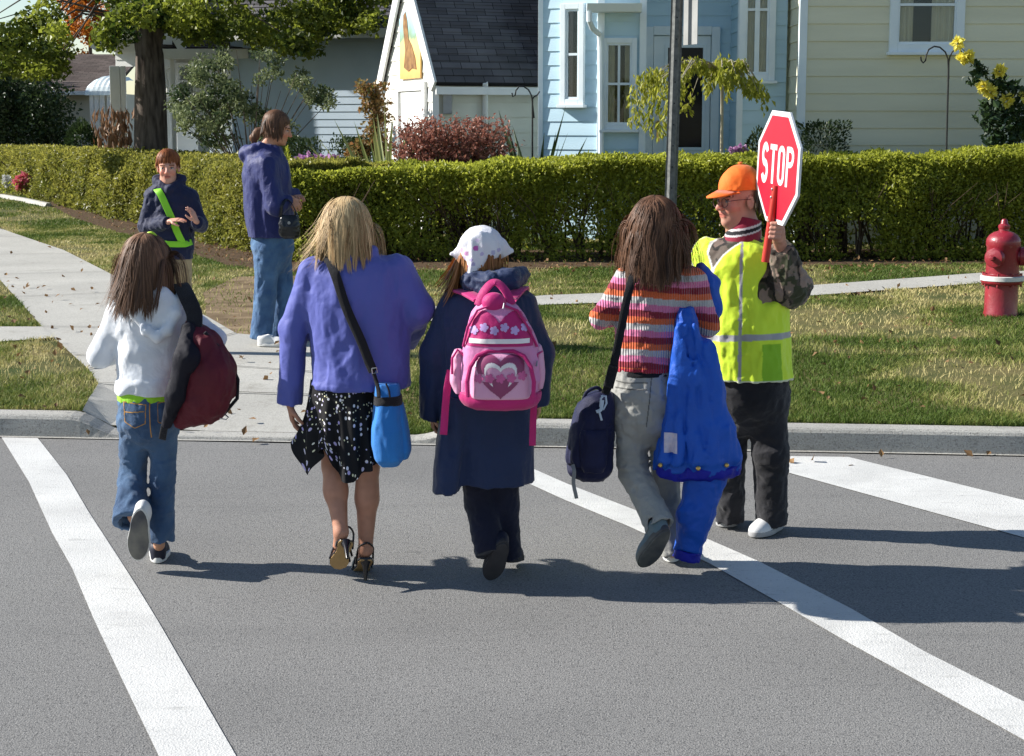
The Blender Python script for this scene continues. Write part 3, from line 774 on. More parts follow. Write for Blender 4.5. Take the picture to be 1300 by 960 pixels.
def siding(name, a, b, z0, z1, course, m, parent, top=None, lip=.020, holes=()):
    """lap boards between ground points a and b; top(t) optionally cuts the wall to a gable"""
    d, n = facing(a, b); a, b = A(a, dtype=float), A(b, dtype=float); Lw = np.linalg.norm(b-a); mb = MB()
    if top is None: z0 -= max(0, math.ceil((z0-ZB)/course))*course
    z = z0
    def P(t, o, z): q = a+(b-a)*t+n*o; return (q[0], q[1], z)
    while z < z1-1e-4:
        zt = min(z+course, z1); t0, t1 = 0, 1
        if top is not None:
            ts = [t for t in np.linspace(0, 1, 201) if top(t) > (z+zt)/2]
            if not ts: break
            t0, t1 = min(ts), max(ts)
        cuts = sorted({z, zt} | {h for x0, x1, z0_, z1_ in holes for h in (z0_, z1_) if z < h < zt}); LP = lambda q: lip+(.004-lip)*(q-z)/course
        for za, zb in zip(cuts[:-1], cuts[1:]):
            seg_ = [(t0, t1)]
            for x0, x1, z0_, z1_ in holes:
                if z0_ < (za+zb)/2 < z1_:
                    ta, tb = sorted(((x0-a[0])/(b[0]-a[0]), (x1-a[0])/(b[0]-a[0]))); seg_ = [q for s0, s1 in seg_ for q in ((s0, min(s1, ta)), (max(s0, tb), s1)) if q[1]-q[0] > 1e-4]
            for s0, s1 in seg_: mb.add([P(s0, LP(za), za), P(s1, LP(za), za), P(s1, LP(zb), zb), P(s0, LP(zb), zb)], [(0, 1, 2, 3)])
            if za == z:
                for s0, s1 in seg_: mb.add([P(s0, 0, z), P(s1, 0, z), P(s1, lip, z), P(s0, lip, z)], [(0, 1, 2, 3)])
        z = zt
    # solid backing
    mb2 = [P(0, -.12, z0), P(1, -.12, z0)]
    return mb.build(name, m, parent)
def slab_roof(name, e0, e1, r0, r1, m, parent, th=.10):
    """roof plane: eave e0-e1, ridge r0-r1, with shingle rows"""
    e0, e1, r0, r1 = [A(p, dtype=float) for p in (e0, e1, r0, r1)]; n = np.cross(e1-e0, r0-e0); n /= np.linalg.norm(n)
    if n[2] < 0: n = -n
    rows = max(2, int(np.linalg.norm(r0-e0)/.14)); V = []; Fs = []; uv = []
    L0 = np.linalg.norm(e1-e0); S = np.linalg.norm(r0-e0)
    for i in range(rows):
        ta, tb = i/rows, (i+1)/rows
        for t, o in ((ta, .012), (tb, .0)):
            V += [tuple(e0+(r0-e0)*t+n*o), tuple(e1+(r1-e1)*t+n*o)]; uv += [(0, t*S), (L0, t*S)]
        b = 4*i; Fs.append((b, b+1, b+3, b+2))
        if i: Fs.append((b-2, b-1, b+1, b))
    b = len(V); V += [tuple(p-n*th) for p in (e0, e1, r0, r1)]; uv += [(0, 0)]*4
    last = 4*(rows-1)
    Fs += [(b, b+2, b+3, b+1), (0, b, b+1, 1), (0, last+2, b+2, b), (1, b+1, b+3, last+3), (last+2, last+3, b+3, b+2)]
    off = root_loc(parent); me = bpy.data.meshes.new(name); me.from_pydata([tuple(A(v)-off) for v in V], [], Fs)
    u = me.uv_layers.new(name='UVMap')
    for p in me.polygons:
        for li in p.loop_indices: u.data[li].uv = uv[me.loops[li].vertex_index]
    return link(name, me, m, parent)
def window(parent, o, ux, n, w, h, cols=1, rows=2, fw=.09, curtain=None, sill=True, mf=None, mull=.035, name='window'):
    """o = centre of the opening on the wall face; frame stands proud, glass set behind"""
    o = A(o, dtype=float); ux = A([ux[0], ux[1], 0.]); n = A([n[0], n[1], 0.]); uz = A([0, 0, 1.]); mf = mf or m_trim
    mb = MB()
    mb.obox(o+ux*(w/2+fw/2)+n*.03, ux, n, uz, fw/2, .035, h/2+fw); mb.obox(o-ux*(w/2+fw/2)+n*.03, ux, n, uz, fw/2, .035, h/2+fw)
    mb.obox(o+uz*(h/2+fw/2)+n*.03, ux, n, uz, w/2, .034, fw/2); mb.obox(o-uz*(h/2+fw/2)+n*.03, ux, n, uz, w/2, .034, fw/2)
    f = mb.build(name, mf, parent, bevel=.006)
    s = MB(); e = .028
    for sx in (-1, 1): s.obox(o+ux*sx*(w/2-e/2)+n*.020, ux, n, uz, e/2, .022, h/2)
    for k in range(rows+1):
        z = -h/2+h*k/rows; z = min(max(z, -h/2+e/2), h/2-e/2); s.obox(o+uz*z+n*.022, ux, n, uz, w/2-e, .022, e/2+.004)
    for k in range(1, cols): s.obox(o+ux*(-w/2+w*k/cols)+n*.019, ux, n, uz, mull/2, .02, h/2-e)
    s.build('sash', mf, f)
    MB().obox(o+n*.008, ux, n, uz, w/2-.004, .002, h/2-.004).build('pane', m_glass, f)
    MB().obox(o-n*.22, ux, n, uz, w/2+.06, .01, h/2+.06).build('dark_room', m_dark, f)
    if curtain:
        for (x0, x1) in curtain:
            V = []; Q = []; k = 40
            for i in range(k+1):
                x = x0+(x1-x0)*i/k; dd = .03*math.sin(i*1.9)+.012*math.sin(i*.7)
                for zz in (-h/2, h/2): V.append(o+ux*(x*w)+uz*zz+n*(-.055+dd))
            Q = [(2*i, 2*i+2, 2*i+3, 2*i+1) for i in range(k)]
            npmesh('curtain', A(V), A(Q), m_curt, f, True)
    if sill: MB().obox(o-uz*(h/2+fw+.022)+n*.06, ux, n, uz, w/2+fw+.03, .06, .022).build('sill', mf, f, bevel=.005)
    return f
def px_win(parent, x0, x1, y0, y1, Y, **kw):
    a, b = U(x0, y1, Y), U(x1, y0, Y); c = (a+b)/2; c[1] = Y
    return window(parent, c, (1, 0), (0, -1), b[0]-a[0], b[2]-a[2], **kw)
ZB = .1
def pxh(x0, x1, y0, y1, Y): a, b = U(x0, y1, Y), U(x1, y0, Y); return (a[0]-.03, b[0]+.03, a[2]-.03, b[2]+.03)
def ux_(px, Y): return U(px, 155, Y)[0]
# --- the pale blue house with its cream wing (one house)
hb = empty('house', (ux_(860, 25), 25, ZB), 'pale blue clapboard house with a bay, glazed door and cream wing behind the hedge', 'house')
YW, YR, YD, YB, YL = 23.0, 24.0, 24.9, 23.8, 24.25
xw0, xw1 = ux_(1017, YW), ux_(1800, YW)
zt = 6.4
siding('wing_wall', (xw0, YW), (xw1, YW), U(1100, 184.5, YW)[2]-.247*3, zt, .247, m_cream, hb, holes=[pxh(1138, 1216, -44, 56, YW)])
siding('wing_wall', (xw0, YW), (xw0, YW+6), ZB, zt, .247, m_cream, hb)
MB().box((xw0-.06, YW-.035, ZB), (xw0+.05, YW+.06, zt)).build('corner_board', m_trim, hb)
px_win(hb, 1138, 1216, -44, 56, YW, cols=1, rows=2, fw=.115, curtain=[(-.5, -.22), (.10, .5)], mf=m_cream if False else m_trim)
xr0, xr1 = ux_(937, YR), xw0
siding('wall', (xr0, YR), (xr1-.062, YR), U(1000, 176, YR)[2]-.21*3, zt, .21, m_blue, hb, holes=[pxh(945, 978, -70, 94, YR)])
siding('wall', (xr0, YR), (xr0, YD), ZB, zt, .21, m_blue, hb)
MB().box((xr0-.03, YR-.03, ZB), (xr0+.06, YR+.04, zt)).build('corner_board', m_trim, hb)
a, b = U(946, 94, YR), U(977, -60, YR)
px_win(hb, 945, 978, -70, 94, YR, cols=2, rows=2, fw=.10, mull=.07, curtain=[(-.5, -.05), (.02, .5)])
xd0 = ux_(812, YD)
siding('wall', (xd0, YD), (xr0, YD), U(900, 176, YD)[2]-.21*3, zt, .21, m_blue, hb)
# door with its frame
da, db = U(828, 196, YD), U(902, 46, YD)
dr = MB().obox((( da[0]+db[0])/2, YD-.02, (da[2]+db[2])/2), (1,0,0), (0,1,0), (0,0,1), (db[0]-da[0])/2, .03, (db[2]-da[2])/2).build('door', m_trim, hb, bevel=.006)
fr = MB()
for x0, x1, z0, z1 in ((da[0]-.14, da[0]-.01, da[2], db[2]+.14), (db[0]+.01, db[0]+.14, da[2], db[2]+.14), (da[0]-.008, db[0]+.008, db[2]+.012, db[2]+.15)): fr.box((x0, YD-.10, z0), (x1, YD-.005, z1))
fr.build('door_frame', m_trim, hb, bevel=.008)
ga, gb = U(846, 187, YD), U(892, 61, YD)
MB().box((ga[0], YD-.058, ga[2]), (gb[0], YD-.052, gb[2])).build('pane', mat('door_glass', (.014, .016, .02), .12, spec=.12), dr)
fm = MB(); t = .05
for x0, x1, z0, z1 in ((ga[0]-t, ga[0], ga[2]-t, gb[2]+t), (gb[0], gb[0]+t, ga[2]-t, gb[2]+t), (ga[0], gb[0], gb[2], gb[2]+t), (ga[0], gb[0], ga[2]-t, ga[2])): fm.box((x0, YD-.066, z0), (x1, YD-.046, z1))
fm.build('glazing_frame', m_trim, dr, bevel=.005)
h0 = U(835.5, 165, YD-.06); MB().tube([h0+A([0, -.03, .14]), h0+A([0, -.06, .08]), h0+A([0, -.03, 0])], .014).obox(h0+A([0, -.005, -.02]), (1,0,0), (0,1,0), (0,0,1), .025, .008, .16).build('handle', m_brass, dr, smooth=True)
# bay: front and slanted left face
xb0, xb1, xl = ux_(762, YB), ux_(814, YB), ux_(686, YL)
siding('bay_wall', (xb0, YB), (xb1, YB), U(800, 172, YB)[2]-.21*3, zt, .21, m_blue, hb, holes=[pxh(769, 802, 55, 158, YB)])
_c = A([xl, YL])+A([xb0-xl, YB-YL])*.56; _d, _n = facing((xl, YL), (xb0, YB)); _z0, _z1 = U(727, 126, 24)[2], U(727, 12, 24)[2]
siding('bay_wall', (xl, YL), (xb0, YB), U(720, 172, 24)[2]-.21*3, zt, .21, m_blue, hb, holes=[(_c[0]-.12*abs(_d[0]), _c[0]+.12*abs(_d[0]), _z0-.03, _z1+.03)])
siding('bay_wall', (xb1, YB), (xd0, YD+.02), ZB, zt, .21, m_blue, hb)
MB().obox((xb0, YB-.02, (zt+ZB)/2), (1,0,0), (0,1,0), (0,0,1), .05, .04, (zt-ZB)/2).build('corner_board', m_trim, hb)
MB().obox((xb1+.01, YB-.02, (zt+ZB)/2), (1,0,0), (0,1,0), (0,0,1), .05, .04, (zt-ZB)/2).build('corner_board', m_trim, hb)
MB().obox((xl, YL-.02, (zt+ZB)/2), (1,0,0), (0,1,0), (0,0,1), .035, .04, (zt-ZB)/2).build('corner_board', m_trim, hb)
px_win(hb, 769, 802, 55, 158, YB, cols=2, rows=2, fw=.075, curtain=[(-.5, -.15), (.25, .5)])
d, n = facing((xl, YL), (xb0, YB)); wl = A([(xb0-xl), (YB-YL)]); c = A([xl, YL])+wl*.56
zc = (U(727, 12, 24)[2]+U(727, 126, 24)[2])/2; hh = U(727, 12, 24)[2]-U(727, 126, 24)[2]
window(hb, (c[0]+n[0]*.02, c[1]+n[1]*.02, zc), d, n, .22, hh, cols=1, rows=2, fw=.085)
# little eave with gutter and downspout above the bay
e0, e1 = U(742, 10, YB-.4), U(808, 1, YB-.4)
slab_roof('bay_roof', (xl-.2, YB-.42, 4.62), (xb1+.3, YB-.42, 4.62), (xl+.2, YB+.0, 5.0), (xb1+.1, YB+.0, 5.0), m_sh_dark, hb)
gm = MB(); zg = U(770, 10, YB-.45)[2]
gm.prism([(ux_(742, YB), YB-.56, zg+.06), (ux_(742, YB), YB-.40, zg+.06), (ux_(742, YB), YB-.40, zg-.07), (ux_(742, YB), YB-.50, zg-.06)], (ux_(810, YB)-ux_(742, YB), 0, 0))
gm.build('gutter', m_trim, hb, bevel=.008)
MB().box((ux_(748, YB), YB-.40, zg-.03), (ux_(808, YB), YB-.02, zg+.0)).build('soffit', m_trim, hb)
p = lambda x, y, o=.1: U(x, y, YB-o)
MB().tube([p(748, 14, .48), p(748, 26, .48), p(752, 36, .3), p(761, 44, .09), p(762.5, 60, .08), p(763, 120, .08), p(763, 200, .08)], .042, 8).build('downspout', m_trim, hb, smooth=True)
# main roofs, above the picture
slab_roof('roof', (xl-.6, YB-.3, zt), (xw1, YB-.3, zt), (xl-.6, YB+5, zt+3.4), (xw1, YB+5, zt+3.4), m_sh_dark, hb)
MB().box((xw0-.3, YW-.3, zt-.03), (xw1, YW+5, zt+.15)).build('eave', m_trim, hb)
MB().box((xl+.05, 25.6, ZB), (xw1, 30, zt-.06)).build('inner_wall', m_dark, hb)
# --- white garage with a painted gable
ang = R(69); Y0 = 25.0; xg = ux_(554, Y0); gw = 2.85
gd = A([-math.cos(ang), math.sin(ang)]); wd_ = A([math.sin(ang), math.cos(ang)])
pa = A([xg, Y0]); pb = pa+gd*gw; pc = pa+wd_*6.5
hg = empty('garage', (xg, Y0, ZB), 'small white garage with steep dark roof, its gable wall bearing a painted panel', 'garage')
ze = U(555, 101, Y0)[2]; zr = ze+gw/2*1.28
siding('wall', tuple(pa), tuple(pb), ZB, zr, .235, m_gwhite, hg, top=lambda t: ze+(zr-ze)*(1-abs(2*t-1)))
siding('wall', tuple(pa), tuple(pc), U(620, 188, Y0)[2]-.24*4, ze, .24, mat('garage_cream', (.60, .59, .50), .65, c2=(.68, .67, .58), vscale=2), hg)
nG = A([-wd_[0], -wd_[1]]); nF = A([gd[0], -abs(gd[1])]) if False else -gd
def g3(q, z): return (q[0], q[1], z)
ridge0 = pa+gd*gw/2+nG*.05; ridge1 = ridge0+wd_*6.9
ea = pa-gd*.12+nG*.05; eb = ea+wd_*6.9; drop = .12*1.28
slab_roof('roof', g3(ea, ze-drop+.10), g3(eb, ze-drop+.10), g3(ridge0, zr+.10), g3(ridge1, zr+.10), m_sh_grey, hg, th=.07)
ec = pb+gd*.12+nG*.05; ed = ec+wd_*6.9
slab_roof('roof', g3(ec, ze-drop+.10), g3(ed, ze-drop+.10), g3(ridge0, zr+.10), g3(ridge1, zr+.10), m_sh_grey, hg, th=.07)
def bar(mb, p, q, hw, hh, up=(0, 0, 1)):
    p, q = A(p, dtype=float), A(q, dtype=float); d = unit(q-p); s = unit(np.cross(d, up)); u = np.cross(s, d)
    mb.obox((p+q)/2, d, s, u, np.linalg.norm(q-p)/2, hw, hh)
rk = MB()
for e in (ea, ec): bar(rk, g3(e+nG*.03, ze-drop+.04), g3(ridge0+nG*.03, zr+.04), .02, .12)
rk.build('bargeboard', m_white, hg)
MB().box((0, 0, 0), (.001, .001, .001)) if False else None
fb = MB(); bar(fb, g3(ea-gd*.02, ze-drop-.02), g3(eb-gd*.02, ze-drop-.02), .02, .06); fb.build('fascia', m_white, hg)
cb = MB(); bar(cb, g3(pa+nG*.01-gd*.01, ZB), g3(pa+nG*.01-gd*.01, ze-.1), .05, .05, (0, 1, 0)); cb.build('corner_board', m_white, hg); cb = MB(); bar(cb, g3(pb+nG*.02, ZB), g3(pb+nG*.02, ze-.1), .05, .04, (0, 1, 0)); cb.build('corner_board', m_white, hg)
def gwp(t, z, o=.03): q = pa+gd*gw*t+nG*o; return A([q[0], q[1], z])
# white garage door with frame
ux3 = A([gd[0], gd[1], 0]); nn3 = A([nG[0], nG[1], 0]); uz3 = A([0, 0, 1.])
zd = U(520, 116, Y0+1.2)[2]
MB().obox(gwp(.42, (ZB+zd)/2, .012), ux3, nn3, uz3, .60, .022, (zd-ZB)/2).build('door', m_white, hg, bevel=.005)
df = MB()
for t, hw in ((.42-.255, .07), (.42+.255, .07)): df.obox(gwp(t, (ZB+zd+.14)/2, .045), ux3, nn3, uz3, hw, .025, (zd+.14-ZB)/2)
df.obox(gwp(.42, zd+.075, .043), ux3, nn3, uz3, .655, .024, .072); df.build('door_frame', m_white, hg, bevel=.006)
# painted panel: a plain generic landscape, sky over golden ground with a brown rock
def panel_mat():
    m = mat('painted_panel', (.5, .35, .12), .6); N, L = m.node_tree.nodes, m.node_tree.links; b = N['Principled BSDF']
    uv = N.new('ShaderNodeUVMap'); sx = N.new('ShaderNodeSeparateXYZ'); L.new(uv.outputs[0], sx.inputs[0])
    nz = N.new('ShaderNodeTexNoise'); nz.inputs['Scale'].default_value = 5; nz.inputs['Detail'].default_value = 6; L.new(uv.outputs[0], nz.inputs['Vector'])
    ad = N.new('ShaderNodeMath'); ad.operation = 'MULTIPLY_ADD'; ad.inputs[1].default_value = .30; L.new(nz.outputs['Fac'], ad.inputs[0]); L.new(sx.outputs['Y'], ad.inputs[2])
    cr = N.new('ShaderNodeValToRGB'); L.new(ad.outputs[0], cr.inputs['Fac']); e = cr.color_ramp.elements
    e[0].position = .12; e[0].color = (.62, .36, .12, 1); e[1].position = 1.0; e[1].color = (.40, .58, .68, 1)
    for p_, c_ in ((.35, (.75, .50, .17, 1)), (.62, (.70, .58, .25, 1)), (.72, (.22, .34, .22, 1)), (.88, (.33, .52, .55, 1))):
        q = e.new(p_); q.color = c_
    L.new(cr.outputs['Color'], b.inputs['Base Color']); return m
zp0, zp1 = zd+.20, zd+.20+1.18
me = bpy.data.meshes.new('painted_panel'); W2 = .56
V = [gwp(.42, z, o)+ux3*s*w for o in (.03, .055) for (s, z, w) in ((1, zp0, W2), (-1, zp0, W2), (-1, zp1-.25, W2), (-.55, zp1, W2), (.1, zp1+.1, W2), (1, zp1-.2, W2))]
off = root_loc(hg); me.from_pydata([tuple(v-off) for v in V], [], [(0,1,2,3,4,5), (11,10,9,8,7,6)]+[(i, (i+1) % 6, (i+1) % 6+6, i+6) for i in range(6)])
uvl = me.uv_layers.new(name='UVMap'); 
for pl in me.polygons:
    for li in pl.loop_indices:
        v = V[me.loops[li].vertex_index]; uvl.data[li].uv = (float((v-gwp(.42, 0))@ux3)/1.1+.5, (v[2]-zp0)/(zp1-zp0))
pn = link('painted_panel', me, panel_mat(), hg)
def blob(pts, z): return [gwp(.42, zp0+v*(zp1-zp0), .058)-ux3*(u-.5)*1.1 for u, v in pts]
bl = MB(); bl.prism(blob([(.22,.16),(.30,.40),(.20,.72),(.22,.88),(.32,.92),(.40,.80),(.46,.55),(.62,.45),(.78,.28),(.84,.12),(.62,.14),(.45,.10)], 0), nn3*.006); bl.build('painted_rock', mat('brown_paint', (.16, .075, .03), .6, c2=(.34, .19, .07), vscale=9), pn)
fl = MB()
for s in (-.12, .12):
    c = gwp(.5+s*.2, zr-.22, .10); fl.lathe(c, [(.03, 0), (.075, .10), (.08, .13), (.01, .135)], 16, (s*2, -.9, -.5))
fl.obox(gwp(.5, zr-.2, .05), ux3, nn3, uz3, .06, .03, .06); fl.build('floodlight', m_white, hg, smooth=True)
fr_ = lambda px, py, o: A(pa+wd_*((ux_(px, Y0)-xg)/wd_[0])-gd*o).tolist()
q = fr_(614, 0, .06); MB().tube([(q[0], q[1], ZB), (q[0], q[1], ze-.12), (q[0], q[1]-.06, ze-.04)], .045, 8).build('downspout', m_white, hg, smooth=True)
q = fr_(567, 0, .05); MB().box((q[0]-.07, q[1]-.06, U(0, 145, Y0)[2]), (q[0]+.07, q[1]+.05, U(0, 118, Y0)[2])).tube([(q[0]+.07, q[1], U(0, 112, Y0)[2]), (q[0]+.02, q[1], U(0, 126, Y0)[2])], .03).build('meter_box', m_metal, hg, bevel=.01)
# --- the grey-blue house further back
YM = 33
hm = empty('house', (ux_(430, YM), YM, ZB), 'grey blue sided house with dark shingle roof behind the small garden tree', 'house')
zm = U(0, 40, YM)[2]
siding('wall', (ux_(285, YM), YM+.95), (ux_(560, YM), YM-.85), ZB, zm, .155, m_grey, hm, lip=.016)
slab_roof('roof', (ux_(275, YM), YM+.57, zm-.02), (ux_(580, YM), YM-1.36, zm-.02), (ux_(275, YM), YM+5, zm+3.2), (ux_(580, YM), YM+5, zm+3.2), m_sh_grey, hm)
fm_ = MB(); bar(fm_, (ux_(275, YM), YM+.54, zm-.07), (ux_(580, YM), YM-1.39, zm-.07), .02, .09); fm_.build('fascia', m_white, hm)
MB().box((ux_(285, YM), YM+1.0, ZB), (ux_(560, YM), YM+8, zm-.1)).build('rear_wall', m_grey, hm)
# --- white house with the porch, behind the big tree
YP = 34
hp = empty('house', (ux_(210, YP), YP, ZB), 'white porch house partly hidden behind the big tree trunk', 'house')
def pz(y, Y=YP): return U(0, y, Y)[2]
xp = lambda x, Y=YP: ux_(x, Y)
siding('wall', (xp(150), YP+2.2), (xp(310), YP+2.2), ZB, pz(40, YP+2.2), .16, m_white, hp)
siding('wall', (xp(150), YP+2.2), (xp(150), YP+9), ZB, pz(40), .16, m_white, hp)
gzt = lambda t: pz(36)+(pz(-33)-pz(36))*(1-abs(2*t-1))
siding('gable', (xp(143), YP+.45), (xp(222), YP), pz(84), pz(-33), .15, m_white, hp, top=gzt)
apx, apz = (xp(143)+xp(222))/2, pz(-39)
for sx, xe in ((-1, xp(127)), (1, xp(238))):
    ze_ = pz(62)
    slab_roof('roof', (xe, YP-.25, ze_+.05), (xe, YP+9, ze_+.05), (apx, YP-.25, apz+.05), (apx, YP+9, apz+.05), m_sh_brown, hp)
    b = MB(); bar(b, (xe, YP-.27, ze_-.03), (apx, YP-.27, apz-.03), .02, .09); b.build('bargeboard', m_white, hp)
slab_roof('porch_roof', (xp(205), YP-.3, pz(64)), (xp(320), YP-.3, pz(64)), (xp(205), YP+2.4, pz(64)+.95), (xp(320), YP+2.4, pz(64)+.95), m_sh_brown, hp)
MB().box((xp(205), YP-.34, pz(75)), (xp(320), YP-.22, pz(63))).build('fascia', m_white, hp)
for x, w in ((149, .11), (159, .05), (222, .05), (259, .12)): MB().box((xp(x)-w, YP-.1, ZB), (xp(x)+w, YP-.1+2*w, pz(84 if x < 200 else 75))).build('porch_post', m_white, hp, bevel=.01)
for x in (222, 216): 
    V = [U(x, 86, YP), U(x-6, 90, YP), U(x-3, 105, YP), U(x-4, 125, YP), U(x-1, 130, YP)]; MB().tube(V, .03, 6).build('porch_bracket', m_white, hp, smooth=True)
px_win(hp, 228, 250, 84, 122, YP+2.18, cols=1, rows=2, fw=.08, mf=m_white)
MB().box((xp(140), YP, ZB-.05), (xp(310), YP+2.2, ZB+.35)).build('porch_floor', m_conc, hp)
# --- tan house at the far left with a white awning
YT = 50
ht = empty('house', (ux_(80, YT), YT, ZB), 'tan sided house with brown roof at the far left end of the hedge', 'house')
siding('wall', (ux_(-60, YT), YT), (ux_(140, YT), YT), ZB, U(0, 117, YT)[2], .18, m_tan, ht)
MB().box((ux_(-60, YT), YT+.05, ZB), (ux_(140, YT), YT+8, U(0, 118, YT)[2])).build('rear_wall', m_tan, ht)
slab_roof('roof', (ux_(-70, YT), YT-.5, U(0, 117, YT)[2]), (ux_(146, YT), YT-.5, U(0, 117, YT)[2]), (ux_(-70, YT), YT+4, U(0, 62, YT)[2]), (ux_(146, YT), YT+4, U(0, 62, YT)[2]), m_sh_brown, ht)
MB().box((ux_(-70, YT), YT-.54, U(0, 121, YT)[2]), (ux_(146, YT), YT-.5, U(0, 116, YT)[2])).build('fascia', m_white, ht)
V = []; Q = []; ya = YT-2.2; n = 14; xs_ = np.linspace(ux_(109, ya), ux_(150, ya), n)
for i, x in enumerate(xs_):
    for j in range(9):
        th = j/8*math.pi/2; V.append((x, YT-2.2*math.cos(th)**.8 if j < 8 else YT-.05, U(0, 121, ya)[2]+(.62+.03*(i % 2))*math.sin(th)*(1-.25*abs(2*i/(n-1)-1)**3)))
Q = [(i*9+j, (i+1)*9+j, (i+1)*9+j+1, i*9+j+1) for i in range(n-1) for j in range(8)]
npmesh('awning', A(V), A(Q), mat('awning_metal', (.62, .72, .72), .4, c2=(.8, .85, .84), vscale=20), ht, False)
for x in (116, 122, 129, 138): MB().box((ux_(x, ya)-.06, ya+.1, ZB), (ux_(x, ya)+.06, ya+.22, U(0, 119, ya)[2])).build('awning_post', m_white, ht)
for x in (124, 131): 
    MB().box((ux_(x, ya)-.02, ya+.12, ZB), (ux_(x, ya)+.02, ya+.16, U(0, 150, ya)[2])).build('railing', m_white, ht)
# ---------------------------------------------------------------- foliage
def leaves(name, P, size, m, parent=None, seed=1, aspect=.55, axis=None, axis_w=.5, up=.5, nrm=None, nw=.6, tint=None, fold=.18, curl=0):
    """leaf blades: four-sided, slightly folded, at points P"""
    P = np.asarray(P, dtype=float); n = len(P); r = np.random.default_rng(seed)
    ax = r.normal(0, 1, (n, 3)); ax /= np.linalg.norm(ax, axis=1)[:, None]
    if axis is not None: ax = ax*(1-axis_w)+np.asarray(axis)*axis_w
    ax /= np.linalg.norm(ax, axis=1)[:, None]
    nn = r.normal(0, 1, (n, 3)); nn /= np.linalg.norm(nn, axis=1)[:, None]
    if nrm is not None: nn = nn*(1-nw)+np.asarray(nrm)*nw
    nn[:, 2] += up
    nn -= ax*np.sum(nn*ax, 1)[:, None]; nn /= np.linalg.norm(nn, axis=1)[:, None]+1e-9
    b = np.cross(ax, nn)
    L = (np.asarray(size)*(.65+.7*r.random(n)))[:, None]
    W = L*aspect*(.8+.4*r.random(n))[:, None]
    V = np.stack([P, P+ax*L*.45+b*W*.5+nn*L*fold, P+ax*L-nn*L*curl, P+ax*L*.45-b*W*.5+nn*L*fold], 1).reshape(-1, 3)
    i = np.arange(n)[:, None]*4; Q = np.concatenate([np.concatenate([i, i+1, i+2], 1), np.concatenate([i, i+2, i+3], 1)])
    t = np.clip((r.normal(.5, .18, n) if tint is None else tint+r.normal(0, .12, n)), 0, 1)
    return npmesh(name, V, Q, m, parent, False, {'tint': np.repeat(t, 4)})
def stems(name, segs, m, parent, n=5):
    mb = MB()
    for pts, r0, r1 in segs: mb.tube(pts, list(np.linspace(r0, r1, len(pts))), n)
    return mb.build(name, m, parent, smooth=True)
m_bark = mat('bark', (.055, .043, .037), .95, c2=(.17, .14, .12), vscale=14, bump=1, bscale=26, spec=.1, stretch=(1, 1, .18))
m_twig = mat('twig_bark', (.05, .035, .025), .9, c2=(.11, .08, .055), vscale=20, spec=.1)
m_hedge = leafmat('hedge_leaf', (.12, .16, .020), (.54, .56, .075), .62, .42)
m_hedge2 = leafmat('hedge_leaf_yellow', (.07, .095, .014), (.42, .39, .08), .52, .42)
m_maple = leafmat('maple_leaf', (.022, .052, .008), (.30, .34, .045), .5)
m_orange = leafmat('orange_leaf', (.35, .10, .015), (.62, .24, .03), .4)
m_silver = leafmat('silver_leaf', (.035, .065, .025), (.30, .34, .16), .38)
m_darkl = leafmat('dark_leaf', (.012, .030, .010), (.055, .085, .025), .25)
m_red = leafmat('red_leaf', (.20, .065, .055), (.48, .22, .15), .4)
m_weep = leafmat('weeping_leaf', (.13, .18, .015), (.58, .56, .09), .55)
m_rose = leafmat('rose_leaf', (.012, .034, .012), (.05, .085, .03), .2)
